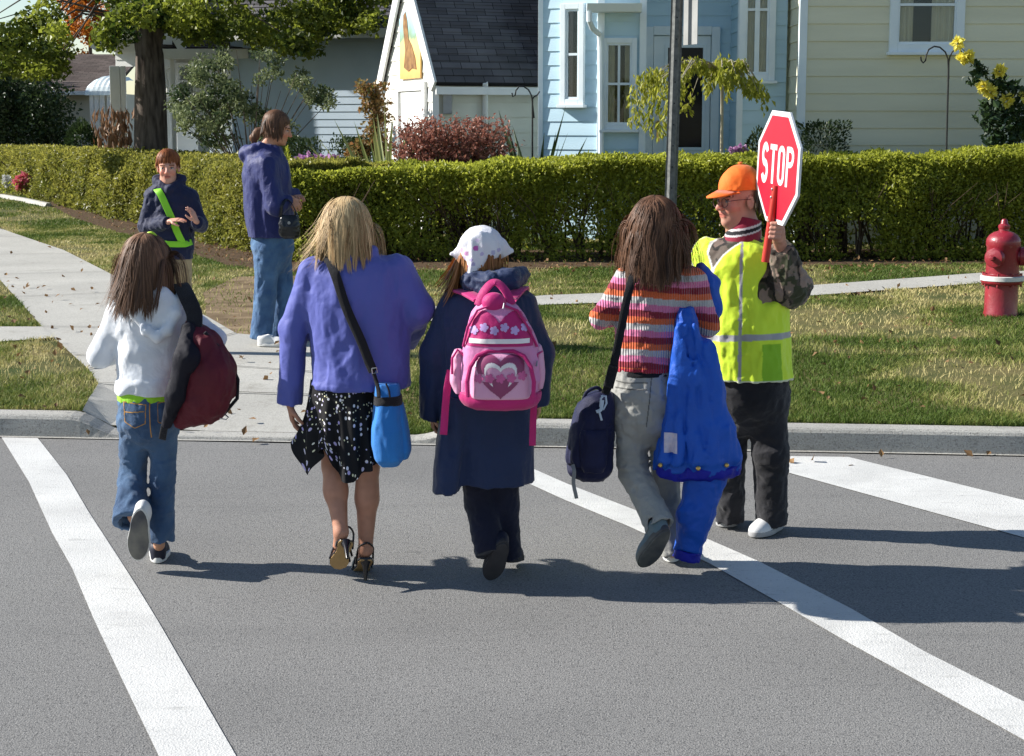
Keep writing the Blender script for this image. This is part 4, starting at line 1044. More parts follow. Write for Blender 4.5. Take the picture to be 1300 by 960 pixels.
# ------------- hedges
KZ = KH
def hedge(name, F0, F1, h0, h1, th, n_front, n_top, leaf, m, label, gaps=None, n_stem=120, low=.0, seed=3, kink=None, back=True, thin=.45, bump=.11, tb=None):
    """F0-F1 ground line of the face seen; th = depth behind it"""
    F0, F1 = A(F0, dtype=float)[:2], A(F1, dtype=float)[:2]; d = F1-F0; Lh = np.linalg.norm(d); d /= Lh; n = A([d[1], -d[0]])
    if n @ (-(F0+F1)/2) < 0: n = -n
    root = empty(name, (*((F0+F1)/2), KZ), label, 'hedge')
    r = np.random.default_rng(seed)
    def bulge(t, z): return bump*fbm(np.stack([t*1.1, z*2, z*0+seed], -1), 4, 3)+.05*vnoise(np.stack([t*3.4, z*4, z*0], -1), 9)
    def top(t): return h0+(h1-h0)*t/Lh+.05*fbm(np.stack([t*1.4, t*0, t*0+seed], -1), 6, 3)
    PP = []; NN = []; TT = []
    # face
    u = r.random(n_front); t = (1-np.sqrt(1-u*.999)) if False else u; t = t*Lh
    z = r.random(n_front)**.85; dep = r.exponential(.15, n_front)
    if kink: t = (r.random(n_front)**kink)*Lh
    zt = z*top(t); dens = np.ones(n_front)
    q = np.stack([t, zt*1.0, t*0], -1)
    nz = fbm(q*A([1.6, 2.4, 1]), seed+21, 3)+.5*vnoise(q*A([6, 5, 1]), seed+25)
    lowf = np.clip((.85-zt)/.85, 0, 1)
    dens = np.clip(1.15-thin*2.0*lowf+nz*(.35+1.3*lowf*thin*2), 0, 1)
    if gaps is not None: dens *= 1-gaps(t, zt)
    keep = r.random(n_front) < dens
    ins = np.minimum(dep, th*.9)
    off = bulge(t, zt)-ins+np.abs(r.normal(0, .035, n_front))-.17*zt-.08*np.clip((zt/np.maximum(top(t), .1)-.85)/.15, 0, 1)**2
    p = F0+d*t[:, None]+n*off[:, None]; PP.append(np.column_stack([p, zt+KZ])[keep])
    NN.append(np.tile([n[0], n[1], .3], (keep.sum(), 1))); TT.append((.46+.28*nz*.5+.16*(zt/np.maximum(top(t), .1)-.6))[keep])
    # top
    t = r.random(n_top)*Lh if not kink else (r.random(n_top)**kink)*Lh
    w = r.random(n_top)*th; dz = r.exponential(.05, n_top)
    z = top(t)+.05*vnoise(np.stack([t*3, w*3, w*0], -1), 3)+.03*vnoise(np.stack([t*9, w*9, w*0], -1), 5)-dz-.08*np.clip(1-w/.18, 0, 1)**2
    w = w*.92+.19; p = F0+d*t[:, None]-n*(w-.03)[:, None]; PP.append(np.column_stack([p, z+KZ])); NN.append(np.tile([0, 0, 1.0], (n_top, 1)))
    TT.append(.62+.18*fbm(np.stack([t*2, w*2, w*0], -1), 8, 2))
    # inside and back, sparse
    nb = int(n_front*.7); t = r.random(nb)*Lh; zz = r.random(nb); zt = zz*top(t)
    keep = r.random(nb) < np.clip((zt-.35)*2.2, .12, 1)
    w = th*(1.12-r.random(nb)**2*.8); p = F0+d*t[:, None]-n*w[:, None]
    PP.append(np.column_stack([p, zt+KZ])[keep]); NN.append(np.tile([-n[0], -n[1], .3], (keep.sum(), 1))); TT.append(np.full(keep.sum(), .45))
    # twigs standing out of the clipped top
    P = np.concatenate(PP); Nn = np.concatenate(NN); T = np.concatenate(TT)
    dist = np.linalg.norm(P[:, :2], axis=1); sz = leaf*np.clip(dist/18, .8, 1.8)
    leaves('foliage', P, sz, m, root, seed, .58, up=.35, nrm=Nn, nw=.12, tint=np.clip(T, 0, 1))
    sg = []
    for i in range(n_stem):
        t0 = r.random()*Lh if not kink else r.random()**kink*Lh
        b = F0+d*t0-n*(th*.15+.5*th*r.random()); lean = r.normal(0, .16, 2); hh = h0*(.75+.2*r.random())
        for k in range(4):
            l2 = lean+r.normal(0, .22, 2); a0 = A([*b, KZ-.02]); pts = [a0]
            for f in (.2, .45, .7, 1): pts.append(A([*(b+(lean*f*.5+l2*f*f)*hh), KZ+hh*f*(.9+.1*r.random())])+r.normal(0, .015, 3))
            sg.append((pts, .013+.008*r.random(), .003))
    stems('stems', sg, m_twig, root, 4)['kind'] = 'stuff'
    return root
cor = G(352, 333, KZ)[:2]
def arch_gap(t, z):
    x = t
    g1 = np.exp(-((t-2.35)/.55)**4-((z-.52)/.36)**4)*.92
    g2 = np.exp(-((t-3.9)/.3)**4-((z-.45)/.33)**4)*.7
    return np.clip(g1+g2, 0, .95)
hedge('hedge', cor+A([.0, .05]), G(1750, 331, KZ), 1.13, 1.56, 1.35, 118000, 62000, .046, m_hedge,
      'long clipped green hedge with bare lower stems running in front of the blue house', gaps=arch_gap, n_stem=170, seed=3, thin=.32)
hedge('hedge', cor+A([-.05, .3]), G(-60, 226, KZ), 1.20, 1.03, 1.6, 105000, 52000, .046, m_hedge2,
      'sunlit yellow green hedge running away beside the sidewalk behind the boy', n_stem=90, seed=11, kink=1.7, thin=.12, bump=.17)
# ------------- clump trees
def clumps(cs, rad, n, seed, flat=.75):
    r = np.random.default_rng(seed); cs = A(cs); m = len(cs); rr = np.asarray(rad)*np.ones(m)
    k = r.integers(0, m, n); v = r.normal(0, 1, (n, 3)); v /= np.linalg.norm(v, axis=1)[:, None]
    q = cs[k]+v*(rr[k]*r.random(n)**.45)[:, None]*A([1, 1, flat]); return q, v, k
def tree(name, base, label, trunk, leaf_P, leaf_N, leaf_sz, m, seed, aspect=.7, cat='tree', limbs=(), tint=None, axis=None, axis_w=.3, bark=None, group=None, up=.3):
    root = empty(name, base, label, cat, group); bark = bark or m_bark
    if trunk:
        tr = stems('trunk', [trunk], bark, root, 14)
        if limbs: stems('limbs', limbs, bark, root, 6)
    leaves('crown', leaf_P, leaf_sz, m, root, seed, aspect, nrm=leaf_N, nw=.35, up=up, tint=tint, axis=axis, axis_w=axis_w)
    return root
# big maple at the left
YM_ = 32.0; tb = A([ux_(190, YM_), YM_, KZ]); r = np.random.default_rng(5)
prof_x = [-80, 0, 40, 75, 90, 105, 120, 135, 160, 190, 230, 260, 300, 340, 370, 395, 420, 440, 470, 490, 510]
prof_y = [110, 98, 105, 100, 62, 30, 40, 72, 58, 50, 52, 62, 58, 72, 84, 74, 52, 40, 48, 24, -10]
cs = []
for i in range(230):                     # drooping skirt seen in the picture
    px = r.uniform(-70, 492); Y = r.uniform(29, 33); b = np.interp(px, prof_x, prof_y); py = b-13-r.exponential(30)
    if 84 < px < 128 and py > -4: continue
    if 165 < px < 215 and py > 25: continue
    cs.append(U(px, py, Y))
ns = len(cs)
for i in range(130):
    v = r.normal(0, 1, 3); v /= np.linalg.norm(v); v *= r.random()**.33
    c = A([tb[0]-.1, YM_, 9.0])+v*A([4.6, 4.4, 2.9])
    q = c-A([0, 0, H]); yy = (q[2]*CP-0)*0
    if c[2] > 6.2: cs.append(c)
rad = np.concatenate([np.full(ns, .26), np.full(len(cs)-ns, .62)])
P, Nn, k = clumps(cs[:ns], .30, 21000, 2); P2, N2, k2 = clumps(cs[ns:], .60, 13000, 3)
tn = np.concatenate([.45+.25*np.random.default_rng(3).normal(0, 1, ns)[k], np.full(len(P2), .5)])
P = np.concatenate([P, P2]); Nn = np.concatenate([Nn, N2])
trunk = ([tb+A([0, 0, -.1]), tb+A([0, 0, .15]), tb+A([.0, 0, .8]), U(191, 120, YM_), U(190, 70, YM_), U(183, 30, YM_), U(178, -10, YM_), tb+A([-.3, 0, 6.5])],   .43, .17)
lim = [([U(195, 70, YM_), U(205, 20, YM_), U(225, -40, YM_), U(260, -120, YM_)], .15, .06), ([U(185, 40, YM_), U(150, -10, YM_), U(90, -70, YM_)], .12, .04)]
for i in range(34):
    c = cs[r.integers(0, ns)]; s0 = A([tb[0]+r.normal(0, .4), YM_, r.uniform(3.8, 5.5)]); lim.append(([s0, (s0+c)/2+A([0, 0, .45]), c], .035, .006))
tree('maple_tree', tb, 'big old maple with thick dark trunk and drooping leafy crown behind the hedge', trunk, P, Nn, .105, m_maple, 4, .85, limbs=lim, tint=np.clip(tn, 0, 1))
# dark rounded tree at the far left
Yd = 47; cs = [U(px, py, Yd+r.uniform(-1.4, 1.4)) for px, py in [(r.uniform(-90, 78), r.uniform(90, 182)) for _ in range(120)] if ((px+10)/98)**2+((py-150)/72)**2 < 1]
P, Nn, k = clumps(cs, .55, 17000, 7)
tree('dark_tree', U(-5, 190, Yd)*A([1, 1, 0])+A([0, 0, KZ]), 'dark green rounded tree at the far left behind the hedge', ([A([ux_(-5, Yd), Yd, 0]), A([ux_(-5, Yd), Yd, 2.2])], .15, .08), P, Nn, .125, m_darkl, 6, .6)
for i, (x_, y_, s_) in enumerate(((-21, 52, 1.0), (-27, 60, 1.25), (-34, 74, 1.1), (-33, 55, 1.3))):      # street trees beyond the left edge
    b_ = A([x_, y_, KZ]); cs = [b_+A([0, 0, 4.2*s_])+r.normal(0, 1, 3)*A([1.3, 1.3, 1.1])*s_ for _ in range(34)]; P, Nn, k = clumps(cs, .75*s_, 3600, 40+i)
    tree('street_tree', b_, ('nearest', 'second nearest', 'third nearest', 'farthest')[i]+' rounded green street tree far down the left lawn', ([b_, b_+A([0, 0, 3.2*s_])], .2, .1), P, Nn, .26, m_maple, 50+i, .7, group='street trees far left')
# distant autumn tree
Yo = 66; cs = [A([ux_(118, Yo), Yo, U(0, 30, Yo)[2]])+r.normal(0, 1, 3)*A([.62, .6, .75]) for _ in range(26)]
P, Nn, k = clumps(cs, .42, 4200, 8)
tree('autumn_tree', A([ux_(118, Yo), Yo, KZ]), 'distant orange autumn tree above the brown roof', ([A([ux_(118, Yo), Yo, 0]), A([ux_(118, Yo), Yo, 6])], .15, .06), P, Nn, .14, m_orange, 6, .8)
# loose silvery tree before the grey-blue house
Ys = 28; cs = []
for _ in range(400):
    px, py = r.uniform(212, 420), r.uniform(58, 186)
    if ((px-318)/100)**2+((py-128)/68)**2 < 1 and not (py > 150 and px > 372): cs.append(U(px, py, Ys+r.uniform(-1, 1)))
P, Nn, k = clumps([c for c in cs if fbm(A([[c[0]*1.7, c[1]*.6, c[2]*1.7]]), 77, 2)[0] > -.12], .17, 7500, 9)
sb = A([ux_(318, Ys), Ys, KZ]); lim = [([sb+A([0, 0, .3]), (sb+c)/2+A([0, 0, .35]), c], .018, .004) for c in cs[::9]]
tree('garden_tree', sb, 'loose silvery green small tree before the grey blue house', ([sb, sb+A([0, 0, 1.0])], .08, .06), P, Nn, .085, m_silver, 8, .5, limbs=lim, tint=np.clip(.42+.24*r.normal(0, 1, len(cs))[k], 0, 1))
# small weeping tree before the door
Yw = 21.9; wb = A([ux_(918, Yw), Yw, KZ]); lim = []; P = []; AX = []
apex = U(917, 92, Yw)
for i in range(46):
    tx = r.uniform(806, 978); ex = (tx-906)/90; ty = 96+62*abs(ex)**1.6*r.uniform(.5, 1.0) if tx > 906 else 96+r.uniform(0, 1)*(30+70*abs(ex)*(1-abs(ex))*1.6)
    dz = r.uniform(-.9, .9); e = U(tx, ty, Yw+dz); mid = apex*.45+e*.55; mid[2] = max(apex[2], e[2])+.10+.08*r.random()
    pts = [apex, (apex+mid)/2+A([0, 0, .05]), mid, e]; lim.append((pts, .012, .003))
    for k in range(44):
        f = .25+.75*r.random(); q = (mid*(1-f)+e*f if f > .5 else apex*(1-2*f)+mid*2*f)+r.normal(0, .035, 3); P.append(q); AX.append((0, 0, -1))
    if tx < 880 or (900 < tx < 960 and r.random() < .3):          # hanging streamers
        if r.random() < .55:
            dl = r.uniform(.15, .62)*(1 if tx < 880 else .5); e2 = e+A([-.10 if tx < 880 else 0, 0, -dl]); lim.append(([e, (e+e2)/2+A([.02, 0, 0]), e2], .003, .002))
            for k in range(24): P.append(e*(1-k/24)+e2*k/24+r.normal(0, .022, 3)); AX.append((0, 0, -1))
            for k in range(0): P.append(e*(1-k/14)+e2*k/14+r.normal(0, .02, 3)); AX.append((0, 0, -1))
tree('weeping_tree', wb, 'small weeping tree with thin pale trunk before the glazed door', ([wb, apex], .026, .020), P, None, .095, m_weep, 9, .42, limbs=lim, axis=A(AX), axis_w=.62, bark=mat('pale_bark', (.30, .26, .19), .8, c2=(.4, .36, .28)), up=.0)
# ------------- shrubs
def shrub(name, base, label, P, Nn, sz, m, seed, segs=None, aspect=.55, cat='shrub', group=None, tint=None, **k):
    root = empty(name, base, label, cat, group)
    if segs: stems('stems', segs, m_twig, root, 4)
    leaves('foliage', P, sz, m, root, seed, aspect, nrm=Nn, nw=.3, tint=tint, **k); return root
Yr = 22.6; sg = []; P = []
b0 = [A([ux_(px, Yr), Yr+dy, KZ]) for px, dy in ((545, 0), (560, .2), (578, -.1), (600, .1), (615, -.2), (530, .1))]
for i in range(130):
    b = b0[r.integers(0, 6)]; px = r.uniform(500, 643); e = U(px, r.uniform(145, 172)+10*abs((px-572)/72)**3, Yr+r.uniform(-.5, .5)); mid = (b+e)/2+A([(e-b)[0]*.12, 0, .1])
    sg.append(([b, mid, e], .014, .003))
    for k in range(30):
        f = r.random()**.42; q = (b*(1-f)**2+mid*2*f*(1-f)+e*f*f)+r.normal(0, .055, 3)
        if q[2] > 1.0: P.append(q)
    for k in range(3):
        f = r.uniform(.45, .9); q = b*(1-f)**2+mid*2*f*(1-f)+e*f*f; e2 = q+A([r.normal(0, .2), r.normal(0, .15), r.uniform(.1, .3)]); sg.append(([q, e2], .005, .002)); P += [q+(e2-q)*r.random()+r.normal(0, .03, 3) for _ in range(7)]
shrub('burning_bush', A([ux_(572, Yr), Yr, KZ]), 'twiggy red leaved bush in front of the white garage', P, None, .066, m_red, 3, sg, .55)
def round_bush(px0, px1, py0, py1, Y, m, n, sz, label, name='shrub', seed=1, boxy=False, group=None, cat='shrub'):
    r2 = np.random.default_rng(seed); a, b = U(px0, py1, Y), U(px1, py0, Y); c = (a+b)/2; hx, hz = (b[0]-a[0])/2, (b[2]-a[2])/2; zlo = KZ
    c[2] = (b[2]+zlo)/2; hz = (b[2]-zlo)/2; v = r2.normal(0, 1, (n, 3)); v /= np.linalg.norm(v, axis=1)[:, None]
    if boxy: v = np.sign(v)*np.abs(v)**.4; v /= np.max(np.abs(v), axis=1)[:, None]*1.0
    rad = (1-.35*r2.random(n)**2)+.10*fbm(v*2.2, seed, 2); P = c+v*rad[:, None]*A([hx, hx if not boxy else .6, hz])
    return shrub(name, A([c[0], Y, KZ]), label, P, v, sz, m, seed, [([A([c[0], Y, KZ]), c+A([0, 0, hz*.5])], .03, .015)], cat=cat, group=group, tint=np.clip(.5+.3*fbm(v*4, seed+3, 2), 0, 1))
round_bush(360, 470, 176, 205, 26, m_darkl, 9000, .05, 'dark clipped low hedge before the grey blue house', 'hedge', 4, True, cat='hedge')
round_bush(352, 376, 191, 208, 23, m_hedge, 1500, .05, 'bright green low bush behind the woman at the hedge corner', seed=5)
round_bush(84, 126, 157, 186, 44, m_darkl, 2600, .11, 'small rounded bush before the tan house', seed=6)
round_bush(1018, 1066, 161, 190, 22.4, m_darkl, 3600, .045, 'dark clipped shrub at the corner of the cream wing', seed=7, boxy=True)
round_bush(938, 990, 163, 192, 22.5, m_darkl, 2600, .05, 'loose dark shrub beside the weeping tree', seed=8)
# reddish ornamental grasses by the porch
m_rgrass = leafmat('plume', (.22, .12, .07), (.45, .29, .18), .35)
for i, (px, h_) in enumerate(((136, 150), (154, 148))):
    Yg = 33; b = A([ux_(px, Yg), Yg, KZ]); n = 260; t = r.random(n); P = b+np.column_stack([r.normal(0, .085, n)*(1+t*.6), r.normal(0, .15, n), t*(U(0, h_, Yg)[2]-KZ)])
    shrub('ornamental_grass', b, ('left', 'right')[i]+' of two reddish plumed grasses before the white porch', P, None, .24, m_rgrass, 4+i, aspect=.14, cat='plant', axis=A([[0, 0, 1.0]]), axis_w=.75, group='plumed grasses before the porch')
# vine on a post
Yv = 25.4; vb = A([ux_(478, Yv), Yv, KZ]); P, Nn, k = clumps([U(px, py, Yv-.1) for px, py in ((470,120),(468,135),(483,130),(474,150),(487,150),(470,165),(484,172),(478,185),(466,180),(462,112),(488,190),(458,190),(450,192),(480,112))], .17, 1500, 12)
vr = empty('garden_post', vb, 'weathered wooden post left of the garage', 'post')
MB().box((ux_(473, Yv), Yv-.05, KZ), (ux_(483, Yv), Yv+.06, U(0, 119, Yv)[2])).build('post', mat('old_wood', (.20, .14, .085), .9, c2=(.33, .24, .15), vscale=6, stretch=(1, 1, .1), bump=.5), vr, bevel=.01)
MB().box((ux_(472, Yv), Yv-.06, U(0, 119, Yv)[2]), (ux_(484, Yv), Yv+.07, U(0, 117.5, Yv)[2])).build('cap', mat('old_wood_cap', (.22, .16, .10), .9), vr, bevel=.008)
shrub('vine', vb+A([0, -.1, 0]), 'green and red vine climbing the wooden post', P, None, .07, leafmat('vine_leaf', (.09, .13, .03), (.42, .20, .08), .4), 5, [([vb+A([0, -.08, 0]), U(476, 150, Yv-.1), U(472, 115, Yv-.1)], .012, .006)], cat='vine', aspect=.7)
# yucca and spiky tuft
def spiky(name, px, py0, spread, Y, n, m, label, seed):
    r2 = np.random.default_rng(seed); b = A([ux_(px, Y), Y, KZ+.2]); tip = U(px, py0, Y)[2]-b[2]; P = np.tile(b, (n, 1))+r2.normal(0, .03, (n, 3)); ax = np.column_stack([r2.normal(0, spread, n), r2.normal(0, spread, n), np.ones(n)]); ax /= np.linalg.norm(ax, axis=1)[:, None]
    root = empty(name, b-A([0, 0, .2]), label, 'plant'); leaves('foliage', P, np.full(n, tip*1.0), m, root, seed, .07, axis=ax, axis_w=.97, up=0, fold=.02); stems('stems', [([b-A([0, 0, .2]), b], .04, .03)], m_twig, root)
m_yuc = leafmat('yucca_leaf', (.10, .14, .035), (.38, .40, .16), .3)
spiky('yucca', 492, 170, .42, 23.4, 60, m_yuc, 'spiky yellow green yucca left of the garage wall', 2)
spiky('spiky_plant', 680, 165, .30, 23, 22, m_darkl, 'thin spiky plant at the left corner of the blue house', 3)
# flowers
def flower_plant(name, base, label, heads, stalks, lp, m_f, rad, seed, leafm, lsz=.06, petals=26, cat='flowers', group=None):
    root = empty(name, base, label, cat, group); stems('stems', stalks, mat('green_stem', (.04, .07, .02), .7), root, 5)
    if len(lp): leaves('foliage', lp, lsz, leafm, root, seed, .6)
    for i, c in enumerate(heads):
        r2 = np.random.default_rng(seed*31+i); v = r2.normal(0, 1, (petals*3, 3)); v /= np.linalg.norm(v, axis=1)[:, None]; v[:, 1] -= .3
        leaves('blossom', np.tile(c, (len(v), 1))+v*rad*.25, rad*.95, m_f, root, seed+i, .75, axis=v, axis_w=.88, up=0, fold=.1)
m_yel = leafmat('yellow_petal', (.80, .68, .06), (.90, .86, .26), .35)
Yf = 21.9; fb_ = A([ux_(1288, Yf), Yf, KZ]); hd = [U(x, y, Yf-.12) for x, y in ((1215, 55), (1223, 74), (1230, 73), (1269, 90), (1248, 110), (1257, 117), (1278, 128), (1303, 122))]
st = [([fb_, U(1288, 160, Yf), U(1262, 110, Yf), U(1238, 80, Yf), hd[0]], .014, .005), ([fb_, U(1292, 150, Yf), U(1280, 115, Yf), hd[3]], .014, .005), ([fb_, U(1270, 170, Yf), U(1258, 140, Yf), hd[4]], .012, .004), ([fb_, U(1295, 150, Yf), hd[6]], .012, .004), ([fb_, U(1310, 150, Yf), hd[7]], .012, .004)]
lp = []
for (px, py, s) in ((1240, 82, 5), (1236, 100, 7), (1246, 92, 6), (1262, 105, 8), (1272, 108, 9), (1285, 112, 8), (1264, 135, 13), (1285, 140, 14), (1275, 160, 17), (1296, 160, 15), (1258, 160, 12), (1300, 120, 10), (1288, 180, 16), (1262, 182, 14), (1250, 138, 8), (1305, 145, 14)):
    lp += [U(px+r.normal(0, s*.55), py+r.normal(0, s*.5), Yf+r.normal(0, .1)) for _ in range(int(s*4.5))]
flower_plant('climbing_rose', fb_, 'tall yellow flowering rose bush at the right behind the hedge', hd, st, A(lp), m_yel, .088, 3, m_rose, .115, 20, 'rose bush')
m_pink = leafmat('pink_petal', (.62, .08, .14), (.75, .30, .34), .3); m_purp = leafmat('purple_petal', (.35, .12, .38), (.62, .40, .55), .3)
def flower_row(name, pxs, Y, z0, label, m_f, seed, rad, group=None):
    heads = [U(x, y, Y) for x, y in pxs]; c = A(heads).mean(0); b = A([c[0], Y, KZ])
    flower_plant(name, b, label, heads, [([A([h[0], Y, KZ]), h], .01, .006) for h in heads], A([h+A([r.normal(0, .1), r.normal(0, .1), -abs(r.normal(0, .2))]) for h in heads for _ in range(26)]), m_f, rad, seed, m_hedge, .07, 12, group=group)
flower_row('flower_bed', [(384, 204), (392, 202), (399, 206), (406, 203), (415, 206), (424, 205)], 24, 0, 'purple and pink flowers behind the hedge before the dark low hedge', m_purp, 4, .10)
flower_row('flower_bed', [(938, 188), (943, 190), (930, 191)], 22.2, 0, 'purple flowers at the foot of the weeping tree', m_purp, 5, .06)
flower_row('flower_bed', [(24, 229), (29, 233), (26, 237), (33, 227), (39, 243), (38, 238)], 38, 0, 'pink flowers in the bed at the far end of the hedge', m_pink, 6, .15)
flower_row('flower_bed', [(8, 228), (11, 231)], 39, 0, 'white flower at the far left end of the bed', leafmat('white_petal', (.6, .6, .58), (.8, .8, .78), .2), 7, .12)
eg = kpoly([(2, 251), (30, 256), (62, 263)]); mb = MB(); mb.tube([(p[0], p[1], KZ+.01) for p in eg], .085, 6); tag(mb.build('bed_edging', m_kerb), 'white concrete edging of the far flower bed', 'edging')
# ------------- shepherd hooks
def hook(px, pys, pye, pts, pts2, Y, label):
    root = empty('garden_hook', A([ux_(px, Y), Y, KZ]), label, 'plant hook', 'black garden hooks')
    m_iron = mat('black_iron', (.015, .015, .015), .5)
    MB().tube([A([ux_(px, Y), Y, KZ]), U(px, pys, Y)], .013, 8).build('pole', m_iron, root, smooth=True)
    MB().tube([U(*p, Y) for p in pts], .011, 8).build('hook', m_iron, root, smooth=True)
    if pts2: MB().tube([U(*p, Y) for p in pts2], .010, 8).build('hook', m_iron, root, smooth=True)
hook(1204.5, 75, 183, [(1204.5, 100), (1203.5, 75), (1200, 66), (1193, 60), (1186, 59), (1179, 63), (1176, 70), (1175, 77), (1172, 80), (1169.5, 77), (1169, 72)], [(1204.5, 80), (1206, 72), (1209, 66), (1214, 62), (1219, 63), (1221, 67)], 21.85, 'black iron garden hook standing before the cream wing')
hook(676, 125, 205, [(678, 150), (675, 122), (671, 114), (665, 110), (659, 110), (655, 115), (654, 121), (651, 123), (650, 118)], [(676, 126), (678, 123), (682, 121), (685, 116)], 22.8, 'black iron garden hook at the left corner of the blue house')
# ------------- grass blades, dead leaves
def grass():
    r = np.random.default_rng(21); n = 420000
    y = curbY(0)+.17+17*r.random(n)**1.35; half = y*.37+.6; x = r.uniform(-1, 1, n)*half; y = y+(curbY(x)-curbY(0))
    n2 = 90000; y2 = 16+34*r.random(n2)**1.2; x2 = -y2*r.uniform(.22, .42, n2); x = np.concatenate([x, x2]); y = np.concatenate([y, y2]); n += n2
    ok = ~(inpoly(x, y, P_main) | inpoly(x, y, P_cross) | inpoly(x, y, P_left))
    bald = fbm(np.stack([x*.9, y*.9, x*0], -1), 31, 3)+.35*vnoise(np.stack([x*4, y*4, x*0], -1), 33)
    ok &= r.random(n) < np.clip(.95-1.1*np.clip(bald, 0, 1), .12, 1)
    ib = inpoly(x, y, bare); ok &= ~ib | (r.random(n) < .13)
    for b in (bedR, bedL): ok &= ~inpoly(x, y, b) | (r.random(n) < .04)
    x, y = x[ok], y[ok]; bald = bald[ok]; n = len(x); z = height(x, y)
    P = np.column_stack([x, y, z]); hgt = (.020+.024*r.random(n))*(1+.35*vnoise(np.stack([x*2.5, y*2.5, x*0], -1), 41)); w = .0022*np.clip(y/9.5, 1, 4.5)*(1+.6*r.random(n))
    th = r.uniform(0, 6.283, n); sx = np.column_stack([np.cos(th), np.sin(th), th*0]); ln = np.column_stack([r.normal(0, .6, n), r.normal(0, .6, n), np.ones(n)])
    tip = P+ln*hgt[:, None]; mid = P+ln*A([.35, .35, .6])*hgt[:, None]
    V = np.stack([P-sx*w[:, None], P+sx*w[:, None], mid+sx*w[:, None]*.7, mid-sx*w[:, None]*.7, tip], 1).reshape(-1, 3)
    i = np.arange(n)[:, None]*5; q = np.concatenate([i, i+1, i+2, i+3], 1); t3 = np.concatenate([i+3, i+2, i+4], 1)
    dry = np.clip(.40+.9*bald+.35*fbm(np.stack([x*.5, y*.5, x*0], -1), 51, 2)+r.normal(0, .22, n), 0, 1)
    m = mat('grass_blade', (.09, .14, .024), .6, c2=(.56, .48, .22), attr='tint', trans=.3, spec=.2)
    cr = [q_ for q_ in m.node_tree.nodes if q_.type == 'VALTORGB'][0]; e = cr.color_ramp.elements.new(.5); e.color = (.25, .27, .07, 1)
    o = npmesh('grass', V, [q, t3], m, None, False, {'tint': np.repeat(dry, 5)}); tag(o, 'short sunlit grass with dry patches on the lawns', 'grass', kind='stuff')
grass()
def litter():
    r = np.random.default_rng(8); P = []
    for _ in range(420):
        y = curbY(0)+.2+9*r.random(); x = r.uniform(-1, 1)*y*.36; P.append((x, y, float(height(x, y))+.035))
    for _ in range(900):
        px = r.uniform(-40, 1350); py = r.uniform(322, 346) if px > 345 else 0
        if px < 345: px = r.uniform(60, 345); py = 250+(px-60)*.29+r.uniform(-4, 14)
        g = G(px, py, KZ+.03); P.append(g)
    for _ in range(9): g = G(r.uniform(950, 1300), r.uniform(577, 590), .01); P.append(g)
    for _ in range(60): g = G(r.uniform(-20, 420), r.uniform(300, 540), KZ); P.append((g[0], g[1], float(height(g[0], g[1]))+.016))
    m = leafmat('dead_leaf', (.10, .055, .028), (.36, .21, .09), .2, .8)
    o = leaves('fallen_leaves', A(P), .05, m, None, 4, .7, axis=None, up=1.5, fold=.12); tag(o, 'dry brown fallen leaves scattered on grass and mulch', 'fallen leaves', kind='stuff')
litter()
# ---------------------------------------------------------------- shared cloth
UPZ = A([0, 0, 1.0])
m_jean = cloth('blue_jeans', (.030, .065, .14), .85, .5, 500, .35, 16, c2=(.085, .16, .28), vscale=7, stretch=(1, 1, .6))
m_jean2 = cloth('mid_blue_jeans', (.035, .085, .20), .85, .5, 500, .35, 12, c2=(.10, .20, .36), vscale=6)
m_black = cloth('black_trousers', (.010, .010, .013), .9, c2=(.020, .020, .025))
m_strap = cloth('black_webbing', (.008, .008, .012), .8, .6, 700)
m_shoew = mat('white_leather', (.62, .63, .64), .5, c2=(.72, .72, .72), vscale=12)
m_shoed = mat('dark_shoe', (.012, .014, .03), .6)
m_solew = mat('white_rubber', (.60, .60, .58), .7, c2=(.7, .7, .68))
m_tread = mat('grey_tread', (.06, .06, .07), .85, c2=(.20, .19, .16), vscale=9)
m_soled = mat('dark_rubber', (.028, .026, .03), .85, c2=(.05, .047, .05))
def hairmat(name, a, b): return mat(name, a, .5, c2=b, attr='tint', spec=.22)
m_hbrown = hairmat('brown_hair', (.040, .020, .012), (.27, .145, .085))
m_hblond = hairmat('blonde_hair', (.22, .125, .050), (.80, .60, .33))
m_hdark = hairmat('dark_brown_hair', (.030, .015, .009), (.22, .11, .062))
m_hred = hairmat('red_hair', (.10, .025, .008), (.38, .125, .04))
m_hginger = hairmat('ginger_hair', (.18, .06, .02), (.50, .24, .09))
def garment(P, name, m, build, pts, pad=.16, h=.005, wr=(), colfn=None, attrs=None, clip=None, parent=None):
    lo, hi = pts_box(pts, pad); f = Fld(lo, hi, h); build(f)
    for w in wr: f.wrinkle(*w)
    if clip: f.clip(clip)
    return f.build(name, m, parent or P.root, colfn=colfn, attrs=attrs)
def joints(P, head, neck, chest, hip, sh, el, wr, hj, kn, an, to):
    g = lambda t: P.p(*t)
    return dict(head=g(head), neck=g(neck), chest=g(chest), hip=g(hip), sh=[g(x) for x in sh], el=[g(x) for x in el], wr=[g(x) for x in wr], hj=[g(x) for x in hj], kn=[g(x) for x in kn], an=[g(x) for x in an], to=[g(x) for x in to])
def below(z): return lambda X, Y, Z: z-Z+0*X
